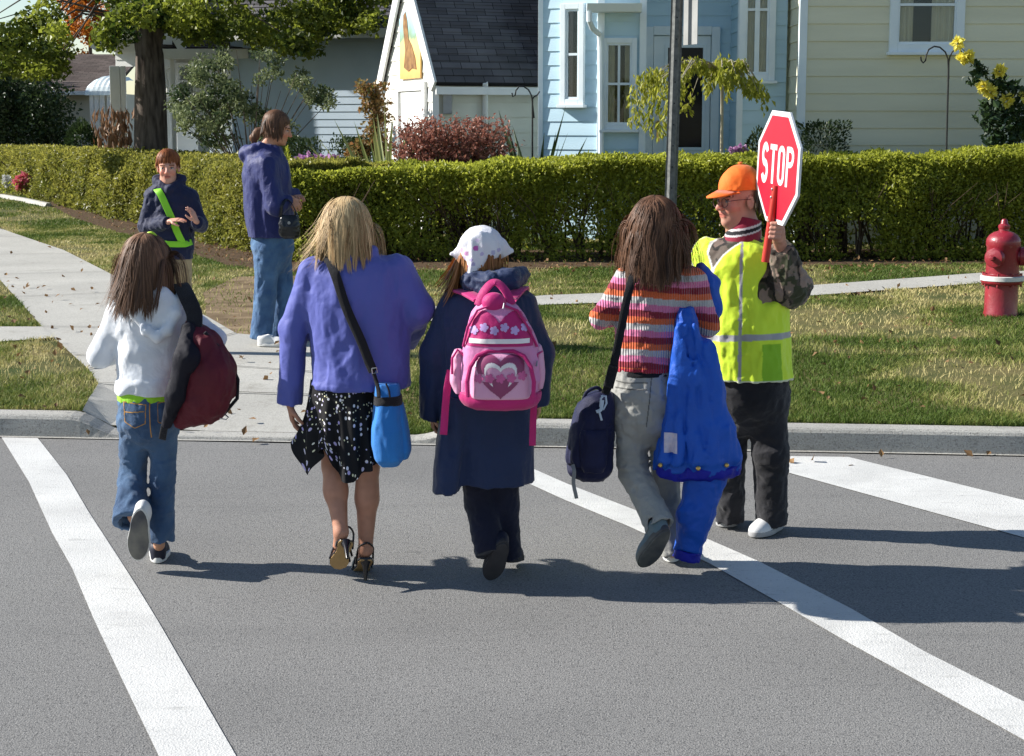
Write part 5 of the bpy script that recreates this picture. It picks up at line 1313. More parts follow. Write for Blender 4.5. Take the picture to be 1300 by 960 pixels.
# ================================================================ girl in the white hoodie
P = Person((203, 716), 'girl in white hoodie and bell-bottom jeans walking away, backpack slung on right shoulder')
M = frame((.05, 1, -.12), UPZ); J = joints(P, (187, 334), (190, 372), (190, 415), (190, 512), [(152, 394), (228, 394)], [(127, 450), (268, 430)], [(146, 447, .20), (246, 424, .20)],
    [(172, 520), (208, 520)], [(165, 603, .03), (206, 604)], [(169, 655, -.13), (202, 692)], [(178, 700, -.10), (198, 708, .17)])
hd = [((J['wr'][0], (.5, .8, .1), (0, .3, -1)), dict(s=.8, curl=.6)), ((J['wr'][1], (-.5, .8, .3), (0, .3, -1)), dict(s=.8, curl=1.0))]
body(P, J, .74, SKIN, M, .93, hands=hd)
TR = P.sl([(368, 174, 206, .055), (377, 160, 222, .075), (388, 147, 234, .095), (405, 143, 238, .110), (440, 149, 236, .116), (470, 151, 232, .112), (497, 149, 229, .114)])
def b(f):
    f.put(stack(TR), 0)
    f.chain([P.p(152, 396), P.p(127, 452), P.p(150, 450, .22)], [.052, .047, .038], .03)
    f.chain([P.p(228, 396), P.p(271, 432, -.02), P.p(246, 424, .20)], [.054, .050, .040], .03)
    f.put(stack(P.sl([(479, 150, 231, .116), (483, 148, 231, .119), (495, 148, 229, .118), (498, 150, 228, .114)])), .004)
m_hood = cloth('white_fleece', (.70, .73, .78), .9, .35, 600, .35, 11, sheen=.4)
hoodie = garment(P, 'hoodie', m_hood, b, [P.p(110, 500), P.p(290, 365), P.p(190, 420, .2)], wr=[(.010, (.11, .11, .12), 3), (.0025, (.04, .04, .06), 5)])
def b(f):
    f.put(ell(P.p(196, 392, -.085), (.100, .050, .105)), 0)
    f.chain([P.p(163, 374, -.055), P.p(172, 398, -.108), P.p(186, 420, -.135), P.p(200, 428, -.14), P.p(213, 419, -.13), P.p(223, 398, -.105), P.p(228, 374, -.05)], [.020]*7, .02)
    f.put(ell(P.p(196, 388, -.155), (.068, .028, .085)), .015, '-')
garment(P, 'hood', m_hood, b, [P.p(150, 440, -.1), P.p(240, 360, -.1)], wr=[(.005, (.04, .04, .09), 8)])
m_green = cloth('lime_shirt', (.30, .62, .03), .8)
garment(P, 'shirt', m_green, lambda f: f.put(stack(P.sl([(480, 151, 229, .108), (497, 149, 228, .108), (504, 149.5, 228, .108), (508, 150, 227, .107)])), 0), [P.p(140, 510), P.p(240, 478)], wr=[(.004, (.03, .03, .2), 4)])
def b(f):
    f.put(stack(P.sl([(496, 153, 227, .102), (515, 151, 229, .112), (535, 151, 228, .114), (550, 158, 222, .098), (566, 174, 206, .05)])), 0)
    f.chain([P.p(172, 530), P.p(168, 603, .03)], [.068, .056], .03); f.chain([P.p(207, 530), P.p(207, 604)], [.064, .050], .03)
    f.put(cap(P.p(168, 600, .03), P.p(166, 662, -.14), .057, .076, cut=True), .02)
    f.put(cap(P.p(207, 600), P.p(203.5, 686, -.01), .050, .058, cut=True), .02)
    f.put(cap(P.p(166.2, 655, -.115), P.p(165.6, 690, -.18), .050, .064), .004, '-')
    f.put(cap(P.p(204, 675), P.p(203, 700), .044, .048), .004, '-')
jn = garment(P, 'jeans', m_jean, b, [P.p(150, 690, -.2), P.p(230, 490, .05)], wr=[(.007, (.05, .05, .035), 6), (.003, (.02, .02, .03), 7)])
bj = bvh_of(jn); ST = mat('orange_stitch', (.42, .22, .06), .8)
o = P.p(172, 520, -.11)
seg = lambda u, v, ax, ay, bx, by, w: (lambda t: np.hypot(u-(ax+t*(bx-ax)), v-(ay+t*(by-ay))) < w)(np.clip(((u-ax)*(bx-ax)+(v-ay)*(by-ay))/((bx-ax)**2+(by-ay)**2), 0, 1))
pk = lambda u, v: seg(u, v, -.055, .03, .045, .02, .002) | seg(u, v, -.055, .03, -.050, -.055, .0018) | seg(u, v, .045, .02, .04, -.06, .0018) | seg(u, v, -.050, -.055, -.005, -.08, .0018) | seg(u, v, -.005, -.08, .04, -.06, .0018) | seg(u, v, -.05, -.012, -.01, -.012, .0022) | seg(u, v, -.01, -.012, .035, -.008, .0022)
decal('pocket_stitching', pk, (-.07, .06, -.09, .05), o, (1, 0, 0), (0, 0, 1), bj, ST, jn, .0022, .0015)
decal('pocket_stitching', lambda u, v: seg(u, v, -.04, .02, .03, .025, .0018) | seg(u, v, -.04, .02, -.04, -.06, .0018) | seg(u, v, -.04, -.06, 0, -.085, .0018), (-.05, .05, -.09, .05), P.p(212, 518, -.11), (1, 0, 0), (0, 0, 1), bj, ST, jn, .0022, .0015)
decal('pocket_stitching', lambda u, v: np.abs(u) < .002, (-.004, .004, -.13, .03), P.p(190, 518, -.11), (1, 0, 0), (0, 0, 1), bj, ST, jn, .0022, .0015)
shoe(P, P.p(178, 646, -.22), P.p(174, 713, -.13), (0, .95, .35), .092, m_shoew, m_solew, m_tread, laces=m_shoew)
shoe(P, G(200, 716.5), G(196, 716.5)+A([-.015, .205, 0]), UPZ, .088, m_shoed, m_solew, m_tread, laces=m_shoew)
scalp(P, 'hair_cap', J['head'], M, .93, m_hbrown)
colH = [(P.p(190, 412, -.01), (.13, .118, .108))]
hair(P, 'hair', J['head'], M, .93, m_hbrown, 5200, .285, 1.03, .0032, .04, colliders=colH, seed=3, wind=(-.03, 0, 0), phi=(.0, 1.75), theta=(2.7, 6.75), ends=.15, jit=.06, outward=0)
hair(P, 'hair', J['head'], M, .93, m_hbrown, 360, .31, 1.05, .0032, .05, colliders=colH, seed=4, wind=(-.16, -.03, .0), phi=(.7, 1.7), theta=(2.9, 4.6), ends=.35, jit=.10, outward=.05)
MB().lathe(P.p(192, 301, -.02), [(.022, -.006), (.026, 0), (.022, .006)], 16, (0.1, 1, .3)).build('hair_tie', mat('lime_hair_tie', (.45, .7, .05), .6), P.root, smooth=True)
# --- her backpack
bp = empty('backpack', P.p(255, 540, -.2), 'maroon backpack with black padded strap slung on the shoulder of the white hoodie', 'backpack')
m_mar = cloth('maroon_nylon', (.085, .008, .016), .55, .3, 500, .4, 9, c2=(.13, .014, .026), vscale=5, sheen=0); m_navyp = cloth('black_nylon', (.007, .007, .014), .7, .3, 500, .3, 10, sheen=0)
def b(f):
    q = [(244, 414, -.12, .030), (256, 440, -.15, .070), (264, 475, -.16, .092), (258, 505, -.15, .090), (236, 527, -.13, .050)]
    f.chain([P.p(x, y, d) for x, y, d, r in q], [r for *_, r in q], .05)
    f.put(ell(P.p(276, 482, -.16), (.066, .095, .125)), .05); f.put(cap(P.p(226, 524, -.13), P.p(262, 520, -.15), .040, .045), .05)
pack = garment(P, 'pack', m_mar, b, [P.p(200, 560, -.3), P.p(320, 400, 0)], wr=[(.014, (.06, .06, .14), 3), (.004, (.03, .03, .05), 4)], parent=bp)
garment(P, 'back_panel', m_navyp, lambda f: (f.chain([P.p(240, 418, -.17), P.p(238, 455, -.23), P.p(224, 500, -.22), P.p(212, 538, -.18)], [.030, .052, .040, .022], .03)), [P.p(195, 560, -.3), P.p(270, 400, -.1)], wr=[(.006, (.03, .03, .1), 6)], parent=bp)
ribbon('shoulder_strap', [P.p(224, 372, .03), P.p(229, 362, -.03), P.p(238, 378, -.10), P.p(247, 402, -.145), P.p(247, 420, -.17)], [.05, .062, .068, .066, .06], .016, m_strap, bp, [(0, 0, 1), (0, -.2, 1), (0, -.9, .5), (0, -1, .1), (0, -1, 0)])
ribbon('shoulder_strap', [P.p(226, 372, .03), P.p(240, 385, .09), P.p(258, 420, .05), P.p(262, 445, -.05)], .05, .014, m_strap, bp, (1, .5, .4))
ribbon('loose_strap', [P.p(212, 530, -.19), P.p(208, 546, -.17), P.p(206, 558, -.15)], .03, .006, m_strap, bp, (0, -1, 0))
MB().tube([P.p(x, y, d) for x, y, d in ((260, 422, -.20), (288, 452, -.17), (302, 482, -.15), (301, 506, -.15), (284, 526, -.15), (250, 537, -.15))], .008, 8).build('piping', m_strap, bp, smooth=True)
MB().tube([P.p(283, 524, -.18), P.p(290, 530, -.2), P.p(287, 533, -.2), P.p(279, 531, -.2)], .003, 6).build('zip_pull', mat('steel', (.5, .5, .5), .3, metal=1), bp, smooth=True)
# ================================================================ blonde woman in the purple jacket
P = Person((456, 733), 'blonde woman in purple jacket, dark dotted skirt and high heels walking away')
M = frame((-.05, .92, -.38), (0, .25, 1))
J = joints(P, (440, 293), (443, 328, -.02), (448, 372), (440, 485), [(398, 346), (503, 342)], [(374, 420), (531, 392, -.02)], [(367.5, 510, .02), (518, 430, .2)],
    [(419, 500), (457, 500)], [(423, 592, .02), (467, 594)], [(433, 676, -.10), (464, 698)], [(427, 706, -.04), (457, 716, .13)])
SK2 = A(lin((205, 148, 122)))*.72
body(P, J, .92, SK2, M, .96, hands=[((J['wr'][0], (.10, .12, -1), (1, .2, 0)), dict(s=.92, curl=.32, thumb=1)), ((J['wr'][1], (-.4, 1, 0), (-1, 0, 0)), dict(s=.92, curl=.5))], bare=1.0, foot=1.0)
m_purp2 = cloth('purple_jacket_cloth', (.078, .096, .35), .55, .25, 400, .3, 8, c2=(.095, .115, .41), vscale=4)
TR = P.sl([(316, 424, 462, .06), (324, 408, 482, .085), (334, 393, 504, .11), (350, 387, 513, .128), (385, 386, 519, .140), (430, 390, 520, .145), (470, 393, 520, .150), (487, 394, 519, .152)], -.0)
def b(f):
    f.put(stack(TR, 2.3), 0)
    f.put(cap(P.p(397, 348), P.p(373, 422), .062, .056), .03); f.put(cap(P.p(373, 420), P.p(367.5, 511, .02), .056, .050, cut=True), .02)
    f.put(cap(P.p(505, 344), P.p(531, 392, -.02), .066, .062), .03); f.put(cap(P.p(531, 392, -.02), P.p(518, 428, .18), .060, .050), .03)
    f.put(stack(P.sl([(481, 394, 520, .151), (485, 392, 521, .156), (489, 393, 520, .155)])), .004)
    f.chain([P.p(415, 322, -.03), P.p(442, 330, -.09), P.p(470, 321, -.03)], [.03, .03, .03], .02)
jk = garment(P, 'jacket', m_purp2, b, [P.p(350, 515, 0), P.p(560, 305, .2), P.p(440, 400, -.05)], wr=[(.012, (.13, .13, .30), 13), (.006, (.05, .05, .13), 5), (.002, (.03, .03, .04), 6)])
# skirt, a flared ruffled sheet blown to the left
def skirt_mat():
    m = mat('dotted_skirt', (.008, .008, .010), .8, spec=.25, bump=.2, bscale=500); N, L = m.node_tree.nodes, m.node_tree.links; bs = N['Principled BSDF']
    uv = N.new('ShaderNodeUVMap'); prev = bs.inputs['Base Color'].links[0].from_socket
    for sc, off, rad, cs in ((40, 0, .30, ((.75, .75, .78, 1), (.42, .34, .70, 1))), (52, 3.3, .24, ((.78, .76, .42, 1), (.70, .70, .72, 1)))):
        mp = N.new('ShaderNodeMapping'); mp.inputs['Location'].default_value = (off, off, 0); L.new(uv.outputs[0], mp.inputs['Vector'])
        v = N.new('ShaderNodeTexVoronoi'); v.inputs['Scale'].default_value = sc; v.inputs['Randomness'].default_value = .95; L.new(mp.outputs[0], v.inputs['Vector'])
        lt = N.new('ShaderNodeMath'); lt.operation = 'LESS_THAN'; lt.inputs[1].default_value = rad; L.new(v.outputs['Distance'], lt.inputs[0])
        sp = N.new('ShaderNodeSeparateXYZ'); L.new(v.outputs['Color'], sp.inputs[0]); g = N.new('ShaderNodeMath'); g.operation = 'GREATER_THAN'; g.inputs[1].default_value = .42; L.new(sp.outputs['X'], g.inputs[0])
        mu = N.new('ShaderNodeMath'); mu.operation = 'MULTIPLY'; L.new(lt.outputs[0], mu.inputs[0]); L.new(g.outputs[0], mu.inputs[1])
        c = N.new('ShaderNodeMixRGB'); c.inputs[1].default_value = cs[0]; c.inputs[2].default_value = cs[1]; L.new(sp.outputs['Y'], c.inputs[0])
        x = N.new('ShaderNodeMixRGB'); L.new(mu.outputs[0], x.inputs[0]); L.new(prev, x.inputs[1]); L.new(c.outputs[0], x.inputs[2]); prev = x.outputs[0]
    L.new(prev, bs.inputs['Base Color']); return m
hem = [(0, 482, 588, 0), (30, 478, 580, .10), (70, 455, 575, .15), (110, 425, 572, .14), (150, 392, 566, .08), (178, 369, 560, .0), (196, 392, 604, -.07), (212, 405, 580, -.11), (232, 411, 569, -.125), (244, 421, 590, -.14), (258, 432, 611, -.155), (278, 449, 613, -.16), (300, 464, 600, -.15), (330, 478, 590, -.10), (360, 482, 588, 0)]
na, nt_ = 240, 44; V = []; UVs = []
hx = A([h[0] for h in hem]); 
for i in range(na+1):
    a = 360*i/na; ar = R(a); px = np.interp(a, hx, [h[1] for h in hem]); py = np.interp(a, hx, [h[2] for h in hem]); dy = np.interp(a, hx, [h[3] for h in hem])
    tp = P.p(437+43*math.cos(ar), 482, .125*math.sin(ar)); hp_ = P.p(px, py, dy); ml = (P.p(437+47*math.cos(ar), 530, .14*math.sin(ar)))
    for j in range(nt_+1):
        t = j/nt_; q = tp*(1-t)**2+2*t*(1-t)*(ml*1.0)+hp_*t*t
        w = t**1.2*(.016*math.sin(9*ar+2.5*t+.6)+.010*math.sin(17*ar-2*t)); q = q+A([math.cos(ar), math.sin(ar), 0])*w; V.append(q); UVs.append((a/360*1.35, t*.40))
Q = [(i*(nt_+1)+j, (i+1)*(nt_+1)+j, (i+1)*(nt_+1)+j+1, i*(nt_+1)+j+1) for i in range(na) for j in range(nt_)]
sk = npmesh('skirt', A(V), A(Q), skirt_mat(), P.root, True)
u = sk.data.uv_layers.new(name='UVMap'); li = np.empty(len(sk.data.loops), dtype=np.int32); sk.data.loops.foreach_get('vertex_index', li); u.data.foreach_set('uv', A(UVs)[li].astype(np.float32).ravel())
# high heeled sandals
m_patent = mat('black_patent', (.012, .010, .012), .22, spec=.5); m_tan = mat('tan_sole', (.40, .25, .10), .6)
def heel_shoe(heel, ball, toe, spike, up, wd):
    heel, ball, toe, spike = map(A, (heel, ball, toe, spike)); r_ = unit(np.cross(unit(ball-heel), up)); root = None
    V = []; secs = [(heel-(ball-heel)*.12, .62), (heel, .78), (heel*.5+ball*.5, .66), (ball, 1.0), (toe*.6+ball*.4, .86), (toe, .30)]
    b = MB()
    for (c, w), (c2, w2) in zip(secs[:-1], secs[1:]):
        pass
    top = [c+s*r_*wd*.5*w for s, ss in ((1, secs), (-1, secs[::-1])) for c, w in ss]
    def nrm(c): return A(up)*.012
    n = len(secs); VV = []
    for c, w in secs:
        for s in (-1, 1):
            for o in (0, .012): VV.append(c+r_*s*wd*.5*w+unit(up)*o)
    Fs = []
    for i in range(n-1):
        k = 4*i; Fs += [(k, k+4, k+6, k+2), (k+1, k+3, k+7, k+5), (k, k+1, k+5, k+4), (k+2, k+6, k+7, k+3)]
    Fs += [(0, 2, 3, 1), (4*n-4, 4*n-3, 4*n-1, 4*n-2)]
    b.add(VV, Fs); so_ = b.build('sandal', m_patent, P.root, smooth=True, bevel=.003)
    V2 = [v-unit(up)*.003 for v in VV]; b = MB(); V3 = []
    for i in range(n):
        for s in (0, 2): V3 += [V2[4*i+s]*.94+secs[i][0]*.06-unit(up)*.0, V2[4*i+s]*.94+secs[i][0]*.06+unit(up)*.006]
    b.add(V3, Fs); b.build('sole', m_tan, so_, smooth=True)
    MB().tube([heel+unit(up)*.004, heel*.7+spike*.3-(ball-heel)*.02, spike], [.024, .012, .0065], 12).build('heel', m_patent, so_, smooth=True)
    an_ = heel+unit(up)*.055
    pts = [heel+r_*wd*.42+(ball-heel)*.25, an_+r_*wd*.36-(ball-heel)*.02+unit(up)*.0, an_-(ball-heel)*.30+unit(up)*.008, an_-r_*wd*.36-(ball-heel)*.02, heel-r_*wd*.42+(ball-heel)*.25]
    MB().tube([A(x) for x in np.stack([cr1(range(5), [p_[k] for p_ in pts], np.linspace(0, 4, 25)) for k in range(3)], 1)], .0045, 8).build('strap', m_patent, so_, smooth=True)
    for f0 in (.95, .62):
        c = heel*(1-f0)+ball*f0; MB().tube([c-r_*wd*.5, c-r_*wd*.38+unit(up)*.045, c+unit(up)*.062, c+r_*wd*.38+unit(up)*.045, c+r_*wd*.5], .005, 8).build('strap', m_patent, so_, smooth=True)
heel_shoe(P.p(464, 713, -.02), P.p(458, 727, .13), P.p(455, 728, .21), P.p(464, 737.5, -.045), (0, .35, 1), .085)
heel_shoe(P.p(439, 690, -.125), P.p(431, 712, -.07), P.p(428, 722, -.02), P.p(441, 709, -.19), (-.05, .85, .55), .085)
scalp(P, 'hair_cap', J['head'], M, .96, m_hblond)
colB = [(P.p(446, 368, 0), (.125, .145, .112))]
hair(P, 'hair', J['head'], M, .96, m_hblond, 7500, .275, 1.04, .0030, .075, colliders=colB, seed=5, phi=(0, 1.75), theta=(2.95, 6.6), ends=.25, jit=.08, outward=.0, volume=.05, wf=13, lenfn=lambda th, ph: .9+.25*np.cos(ph)**2)
hair(P, 'hair', J['head'], M, 1.0, m_hblond, 80, .28, 1.06, .0025, .08, colliders=colB, seed=6, phi=(.8, 1.7), theta=(2.8, 4.2), wind=(-.28, 0, .03), ends=.5, jit=.14, outward=.3, taper=.9)
# --- her bag
bp = empty('shoulder_bag', P.p(497, 585, -.15), 'sky blue shoulder bag with black band hanging at the hip of the purple jacket', 'bag')
m_sky = cloth('sky_blue_cloth', (.015, .16, .50), .7, .4, 500, .3, 12, c2=(.03, .22, .62), vscale=5)
garment(P, 'pouch', m_sky, lambda f: (f.put(stack(P.sl([(486, 477, 508, .05), (500, 476, 508, .058), (530, 473, 512, .075), (560, 472, 516, .085), (580, 475, 514, .080), (590, 482, 506, .055)], -.14), 2.6), 0)), [P.p(465, 600, -.25), P.p(525, 480, 0)], wr=[(.006, (.04, .04, .09), 3)], parent=bp)
garment(P, 'side_pocket', m_sky, lambda f: f.put(stack(P.sl([(508, 500, 510, .03), (520, 502, 514, .05), (550, 504, 520, .06), (570, 506, 522, .058), (582, 508, 518, .04)], -.13), 2.3), 0), [P.p(495, 600, -.25), P.p(530, 495, 0)], wr=[(.003, (.04, .04, .09), 3)], parent=bp)
garment(P, 'band', m_strap, lambda f: f.put(stack(P.sl([(501, 475, 510, .063), (504, 474.5, 510.5, .066), (511, 474, 511, .069), (513, 474, 511, .067)], -.14), 2.6), 0), [P.p(470, 520, -.25), P.p(520, 495, 0)], h=.004, parent=bp)
ribbon('strap', [P.p(411, 322, .04), P.p(415, 325, -.07), P.p(424, 345, -.135), P.p(440, 392, -.160), P.p(458, 432, -.168), P.p(470, 463, -.172), P.p(474, 472, -.174)], [.036, .036, .038, .038, .038, .038, .038], .006, m_strap, bp, [(0, -.1, 1), (0, -.7, .7), (0, -1, .2), (0, -1, 0), (0, -1, 0), (0, -1, 0), (0, -1, 0)])
ribbon('strap_end', [P.p(473.5, 471, -.176), P.p(477, 482, -.178), P.p(480, 494, -.19), P.p(481, 505, -.21)], .016, .005, m_strap, bp)
MB().tube([P.p(472, 468, -.180), P.p(478, 467, -.180), P.p(479, 473, -.180), P.p(473, 474.5, -.180), P.p(472, 468, -.180)], .0028, 6).build('buckle', m_metal, bp, smooth=True)
ribbon('drawstring', [P.p(490, 487, -.20), P.p(494, 497, -.205), P.p(495, 505, -.205)], .007, .005, m_strap, bp)
# ================================================================ girl with the headscarf
P = Person((633, 735), 'girl in white headscarf, long navy coat and dark trousers walking away')
M = frame((.35, .9, -.22), (0, .12, 1))
J = joints(P, (613, 331), (617, 362), (618, 410), (620, 540), [(575, 390), (663, 388)], [(551, 452), (687, 450)], [(548, 530, .02), (684, 512, .03)],
    [(606, 545), (640, 545)], [(609, 640, .02), (640, 640, .04)], [(629, 694, -.10), (648, 705, .08)], [(626, 726, -.06), (655, 712, .22)])
body(P, J, .82, SKIN, M, .95, hands=[((J['wr'][0]+A([0, 0, .03]), (.1, .1, -1), (1, 0, 0)), dict(s=.8, curl=.5)), ((J['wr'][1]+A([0, 0, .03]), (.0, .1, -1), (-1, 0, 0)), dict(s=.8, curl=.5, thumb=-1))])
m_coat = cloth('navy_coat_cloth', (.008, .019, .062), .55, .25, 400, .35, 9, c2=(.011, .026, .085), vscale=4)
TR = P.sl([(360, 594, 646, .075), (368, 578, 660, .105), (380, 567, 671, .128), (405, 562, 678, .140), (450, 562, 680, .148), (500, 563, 679, .152), (550, 562, 678, .157), (609, 561, 677, .166)])
def b(f):
    f.put(stack(TR, 2.4, mod=lambda a, Z: 1+.020*np.sin(7*a+1)*np.clip((TR[4][0]-Z)/.5, 0, 1)), 0)
    f.put(stack(P.sl([(500, 566, 610, .13), (540, 558, 600, .14), (580, 553, 590, .15), (617, 550.5, 584, .155)], -.03), 3), .015)
    f.put(cap(P.p(577, 390), P.p(552, 452), .068, .060), .03); f.put(cap(P.p(552, 450), P.p(548, 531, .02), .060, .050, cut=True), .02)
    f.put(cap(P.p(662, 388), P.p(686, 450), .064, .056), .03); f.put(cap(P.p(686, 448), P.p(684, 513, .03), .055, .042, cut=True), .02)
garment(P, 'coat', m_coat, b, [P.p(535, 625), P.p(700, 355), P.p(620, 500, -.1), P.p(620, 500, .1)], wr=[(.010, (.09, .09, .22), 23), (.003, (.04, .04, .08), 5)])
def b(f):
    f.chain([P.p(596, 348, .0), P.p(603, 358, -.10), P.p(622, 362, -.14), P.p(645, 356, -.12), P.p(661, 350, -.02)], [.040, .046, .048, .046, .036], .02)
    f.put(ell(P.p(618, 362, .0), (.10, .09, .06)), .03)
garment(P, 'collar_hood', m_coat, b, [P.p(580, 385, -.2), P.p(680, 335, .1)], wr=[(.010, (.05, .05, .03), 4), (.005, (.02, .02, .02), 5)])
def b(f):
    f.chain([P.p(607, 560), P.p(611, 640, .02), P.p(622, 704, -.09)], [.085, .068, .062], .02, cut=True); f.chain([P.p(640, 560), P.p(639, 640, .03), P.p(645, 706, .06)], [.080, .062, .056], .02, cut=True)
garment(P, 'trousers', cloth('navy_trousers', (.006, .007, .020), .85, c2=(.009, .011, .030)), b, [P.p(570, 720, -.1), P.p(670, 550, .1)], wr=[(.006, (.05, .05, .05), 3)])
shoe(P, P.p(641, 688, -.14), P.p(621, 738, -.06), (-.1, .9, .5), .088, m_shoed, m_soled, m_soled)
shoe(P, P.p(648, 716, .03), P.p(655, 711, .24), (0, .15, 1), .085, m_shoed, m_soled)
# headscarf
def scarfcol(V):
    C = np.tile(A([.74, .74, .80]), (len(V), 1)); L = (V-J['head'])
    for q, c, rr in ((P.p(604, 315, -.1), (.55, .12, .45), .007), (P.p(592, 322, -.1), (.62, .30, .55), .006), (P.p(598, 330, -.1), (.45, .40, .62), .005), (P.p(589, 328, -.1), (.5, .42, .65), .005), (P.p(601, 335, -.1), (.42, .40, .60), .005), (P.p(594, 338, -.1), (.62, .3, .5), .004), (P.p(612, 322, -.1), (.5, .45, .68), .005), (P.p(626, 321, -.1), (.45, .45, .65), .006), (P.p(633, 318, -.1), (.5, .45, .7), .005), (P.p(620, 330, -.1), (.6, .5, .7), .005), (P.p(586, 318, -.1), (.7, .5, .65), .006), (P.p(606, 305, -.1), (.6, .5, .7), .005)):
        d = np.hypot(V[:, 0]-q[0], V[:, 2]-q[2]); C[d < rr*1.6] = c
    return C
c = J['head']+M @ A([0, -.016, .046])
zx = [(P.p(x, 0, -.08)[0], P.p(0, y, -.08)[2]) for x, y in ((560, 322), (573, 327), (598, 352), (622, 337), (650, 323), (665, 318))]
def b(f):
    f.put(ell(c, (.090, .106, .094), M), 0)
    f.put(cap(P.p(604, 318, -.085), P.p(598, 350, -.122), .048, .020, fl=((0, 1, 0), .4)), .03)
    f.put(cap(P.p(600, 316, -.04), P.p(576, 324, -.03), .040, .014, fl=((0, 1, 0), .5)), .02)
    f.put(cap(P.p(626, 315, -.05), P.p(647, 320, -.02), .040, .016, fl=((0, 1, 0), .5)), .03)
zf = P.p(0, 322, .08)[2]
def zlow(X, Y, Z):
    zl = np.interp(X, [q[0] for q in zx], [q[1] for q in zx]); t = np.clip((Y-c[1]+.01)/.06, 0, 1); return zl*(1-t)+zf*t-Z
garment(P, 'headscarf', cloth('white_cotton', (.7, .7, .75), .8, attr='Col'), b, [P.p(570, 355, -.15), P.p(655, 290, .15)], h=.004, colfn=scarfcol, wr=[(.007, (.05, .05, .12), 4), (.002, (.02, .02, .05), 3)], clip=zlow)
colS = [(P.p(618, 398, 0), (.17, .14, .115))]
hair(P, 'hair', J['head'], M, .95, m_hginger, 260, .26, 1.03, .0065, .05, colliders=colS, seed=5, phi=(1.2, 1.75), theta=(2.6, 3.9), wind=(-.22, -.02, 0), ends=.35, outward=.12)
hair(P, 'hair', J['head'], M, .95, m_hginger, 350, .13, 1.02, .006, .03, seed=6, phi=(1.1, 1.8), theta=(3.9, 6.6), ends=.3)
# --- pink backpack
bp = empty('backpack', P.p(631, 517, -.28), 'pink school backpack with heart design worn over the long navy coat', 'backpack')
m_pk = cloth('pink_nylon', (.58, .20, .42), .5, .25, 500, .25, 12, c2=(.66, .27, .50), vscale=5); m_pl = cloth('pale_pink_nylon', (.66, .30, .48), .5, .25, 500, .2, 12, c2=(.72, .38, .55), vscale=5); m_mg = cloth('magenta_nylon', (.42, .010, .13), .5, .25, 500, .2, 12, c2=(.50, .018, .17), vscale=5)
pk_ = garment(P, 'pack', m_pk, lambda f: f.put(stack(P.sl([(381, 613, 649, .050), (390, 603, 659, .078), (410, 595, 671, .10), (440, 588, 683, .115), (480, 584, 688, .12), (505, 587, 684, .115), (513, 592, 680, .10)], -.25), 2.7), 0), [P.p(570, 525, -.4), P.p(700, 370, -.1)], wr=[(.007, (.07, .07, .07), 3)], parent=bp)
garment(P, 'base', m_mg, lambda f: f.put(stack(P.sl([(495, 583, 688, .128), (503, 583, 687, .130), (512, 589, 682, .118), (517, 600, 672, .09)], -.255), 2.7), 0), [P.p(570, 525, -.42), P.p(700, 485, -.1)], wr=[(.003, (.05, .05, .05), 3)], parent=bp)
po = garment(P, 'pocket', m_pl, lambda f: f.put(stack(P.sl([(447, 618, 652, .035), (452, 608, 662, .052), (465, 600, 670, .062), (485, 597, 674, .066), (502, 597, 674, .064), (505, 599, 672, .058)], -.335), 2.8), 0), [P.p(585, 515, -.45), P.p(690, 440, -.25)], h=.004, parent=bp)
garment(P, 'side_pocket', m_pl, lambda f: f.put(stack(P.sl([(444, 577, 586, .035), (455, 573, 592, .055), (480, 571, 592, .062), (498, 577, 591, .05)], -.25), 2.3), 0), [P.p(560, 510, -.35), P.p(600, 435, -.1)], parent=bp, wr=[(.003, (.04, .04, .04), 2)])
garment(P, 'side_pocket', m_pl, lambda f: f.put(stack(P.sl([(438, 680, 687, .035), (450, 678, 690, .05), (475, 679, 692, .058), (492, 680, 689, .05)], -.25), 2.3), 0), [P.p(665, 510, -.35), P.p(705, 430, -.1)], parent=bp, wr=[(.003, (.04, .04, .04), 2)])
garment(P, 'top_flap', m_mg, lambda f: f.put(ell(P.p(627, 384, -.305), (.048, .035, .040)), 0), [P.p(605, 405, -.36), P.p(650, 365, -.22)], h=.004, parent=bp)
def zip_(pts, r=.0045, m=None): MB().tube([P.p(*q) for q in pts], r, 8).build('zip', m or m_mg, bp, smooth=True)
zip_([(594, 504, -.382), (593, 485, -.385), (597, 466, -.382), (606, 452, -.370), (620, 446, -.362), (652, 446, -.362), (665, 452, -.370), (674, 466, -.382), (678, 485, -.385), (677, 504, -.382)], .0085)
zip_([(588, 440, -.31), (594, 415, -.325), (606, 394, -.325), (622, 388, -.33)], .005); zip_([(640, 388, -.33), (657, 394, -.325), (670, 415, -.325), (682, 440, -.31)], .005)
zip_([(574, 475, -.31), (574, 455, -.31), (581, 444, -.29), (589, 452, -.30)], .005); zip_([(681, 470, -.31), (682, 450, -.31), (688, 446, -.28)], .005)
bk = bvh_of(pk_); bq = bvh_of(po)
ZU = (0, 0, 1); XU = (1, 0, 0)
m_hm = mat('mauve_print', (.26, .045, .13), .5); m_wp = mat('white_print', (.78, .72, .74), .5); m_fp = mat('flower_print', (.55, .10, .28), .5); m_lv = mat('lavender_print', (.50, .34, .66), .5)
def heart(u, v, s):
    x = u/s; y = v/s+.15; return (x*x+y*y-.55)**3-1.9*x*x*y**3 < 0
oh = P.p(635.5, 479, -.39)
decal('heart_print', lambda u, v: heart(u, v, .098) & ~heart(u, v+.004, .068) & ((v > .012) | (v < -.018)), (-.12, .12, -.12, .12), oh, XU, ZU, bq, m_hm, bp, .0025, .002)
decal('heart_print', lambda u, v: heart(u, v+.004, .066) & (v > .002) & ~heart(u, v+.016, .060), (-.1, .1, -.1, .1), oh, XU, ZU, bq, m_wp, bp, .0025, .0024)
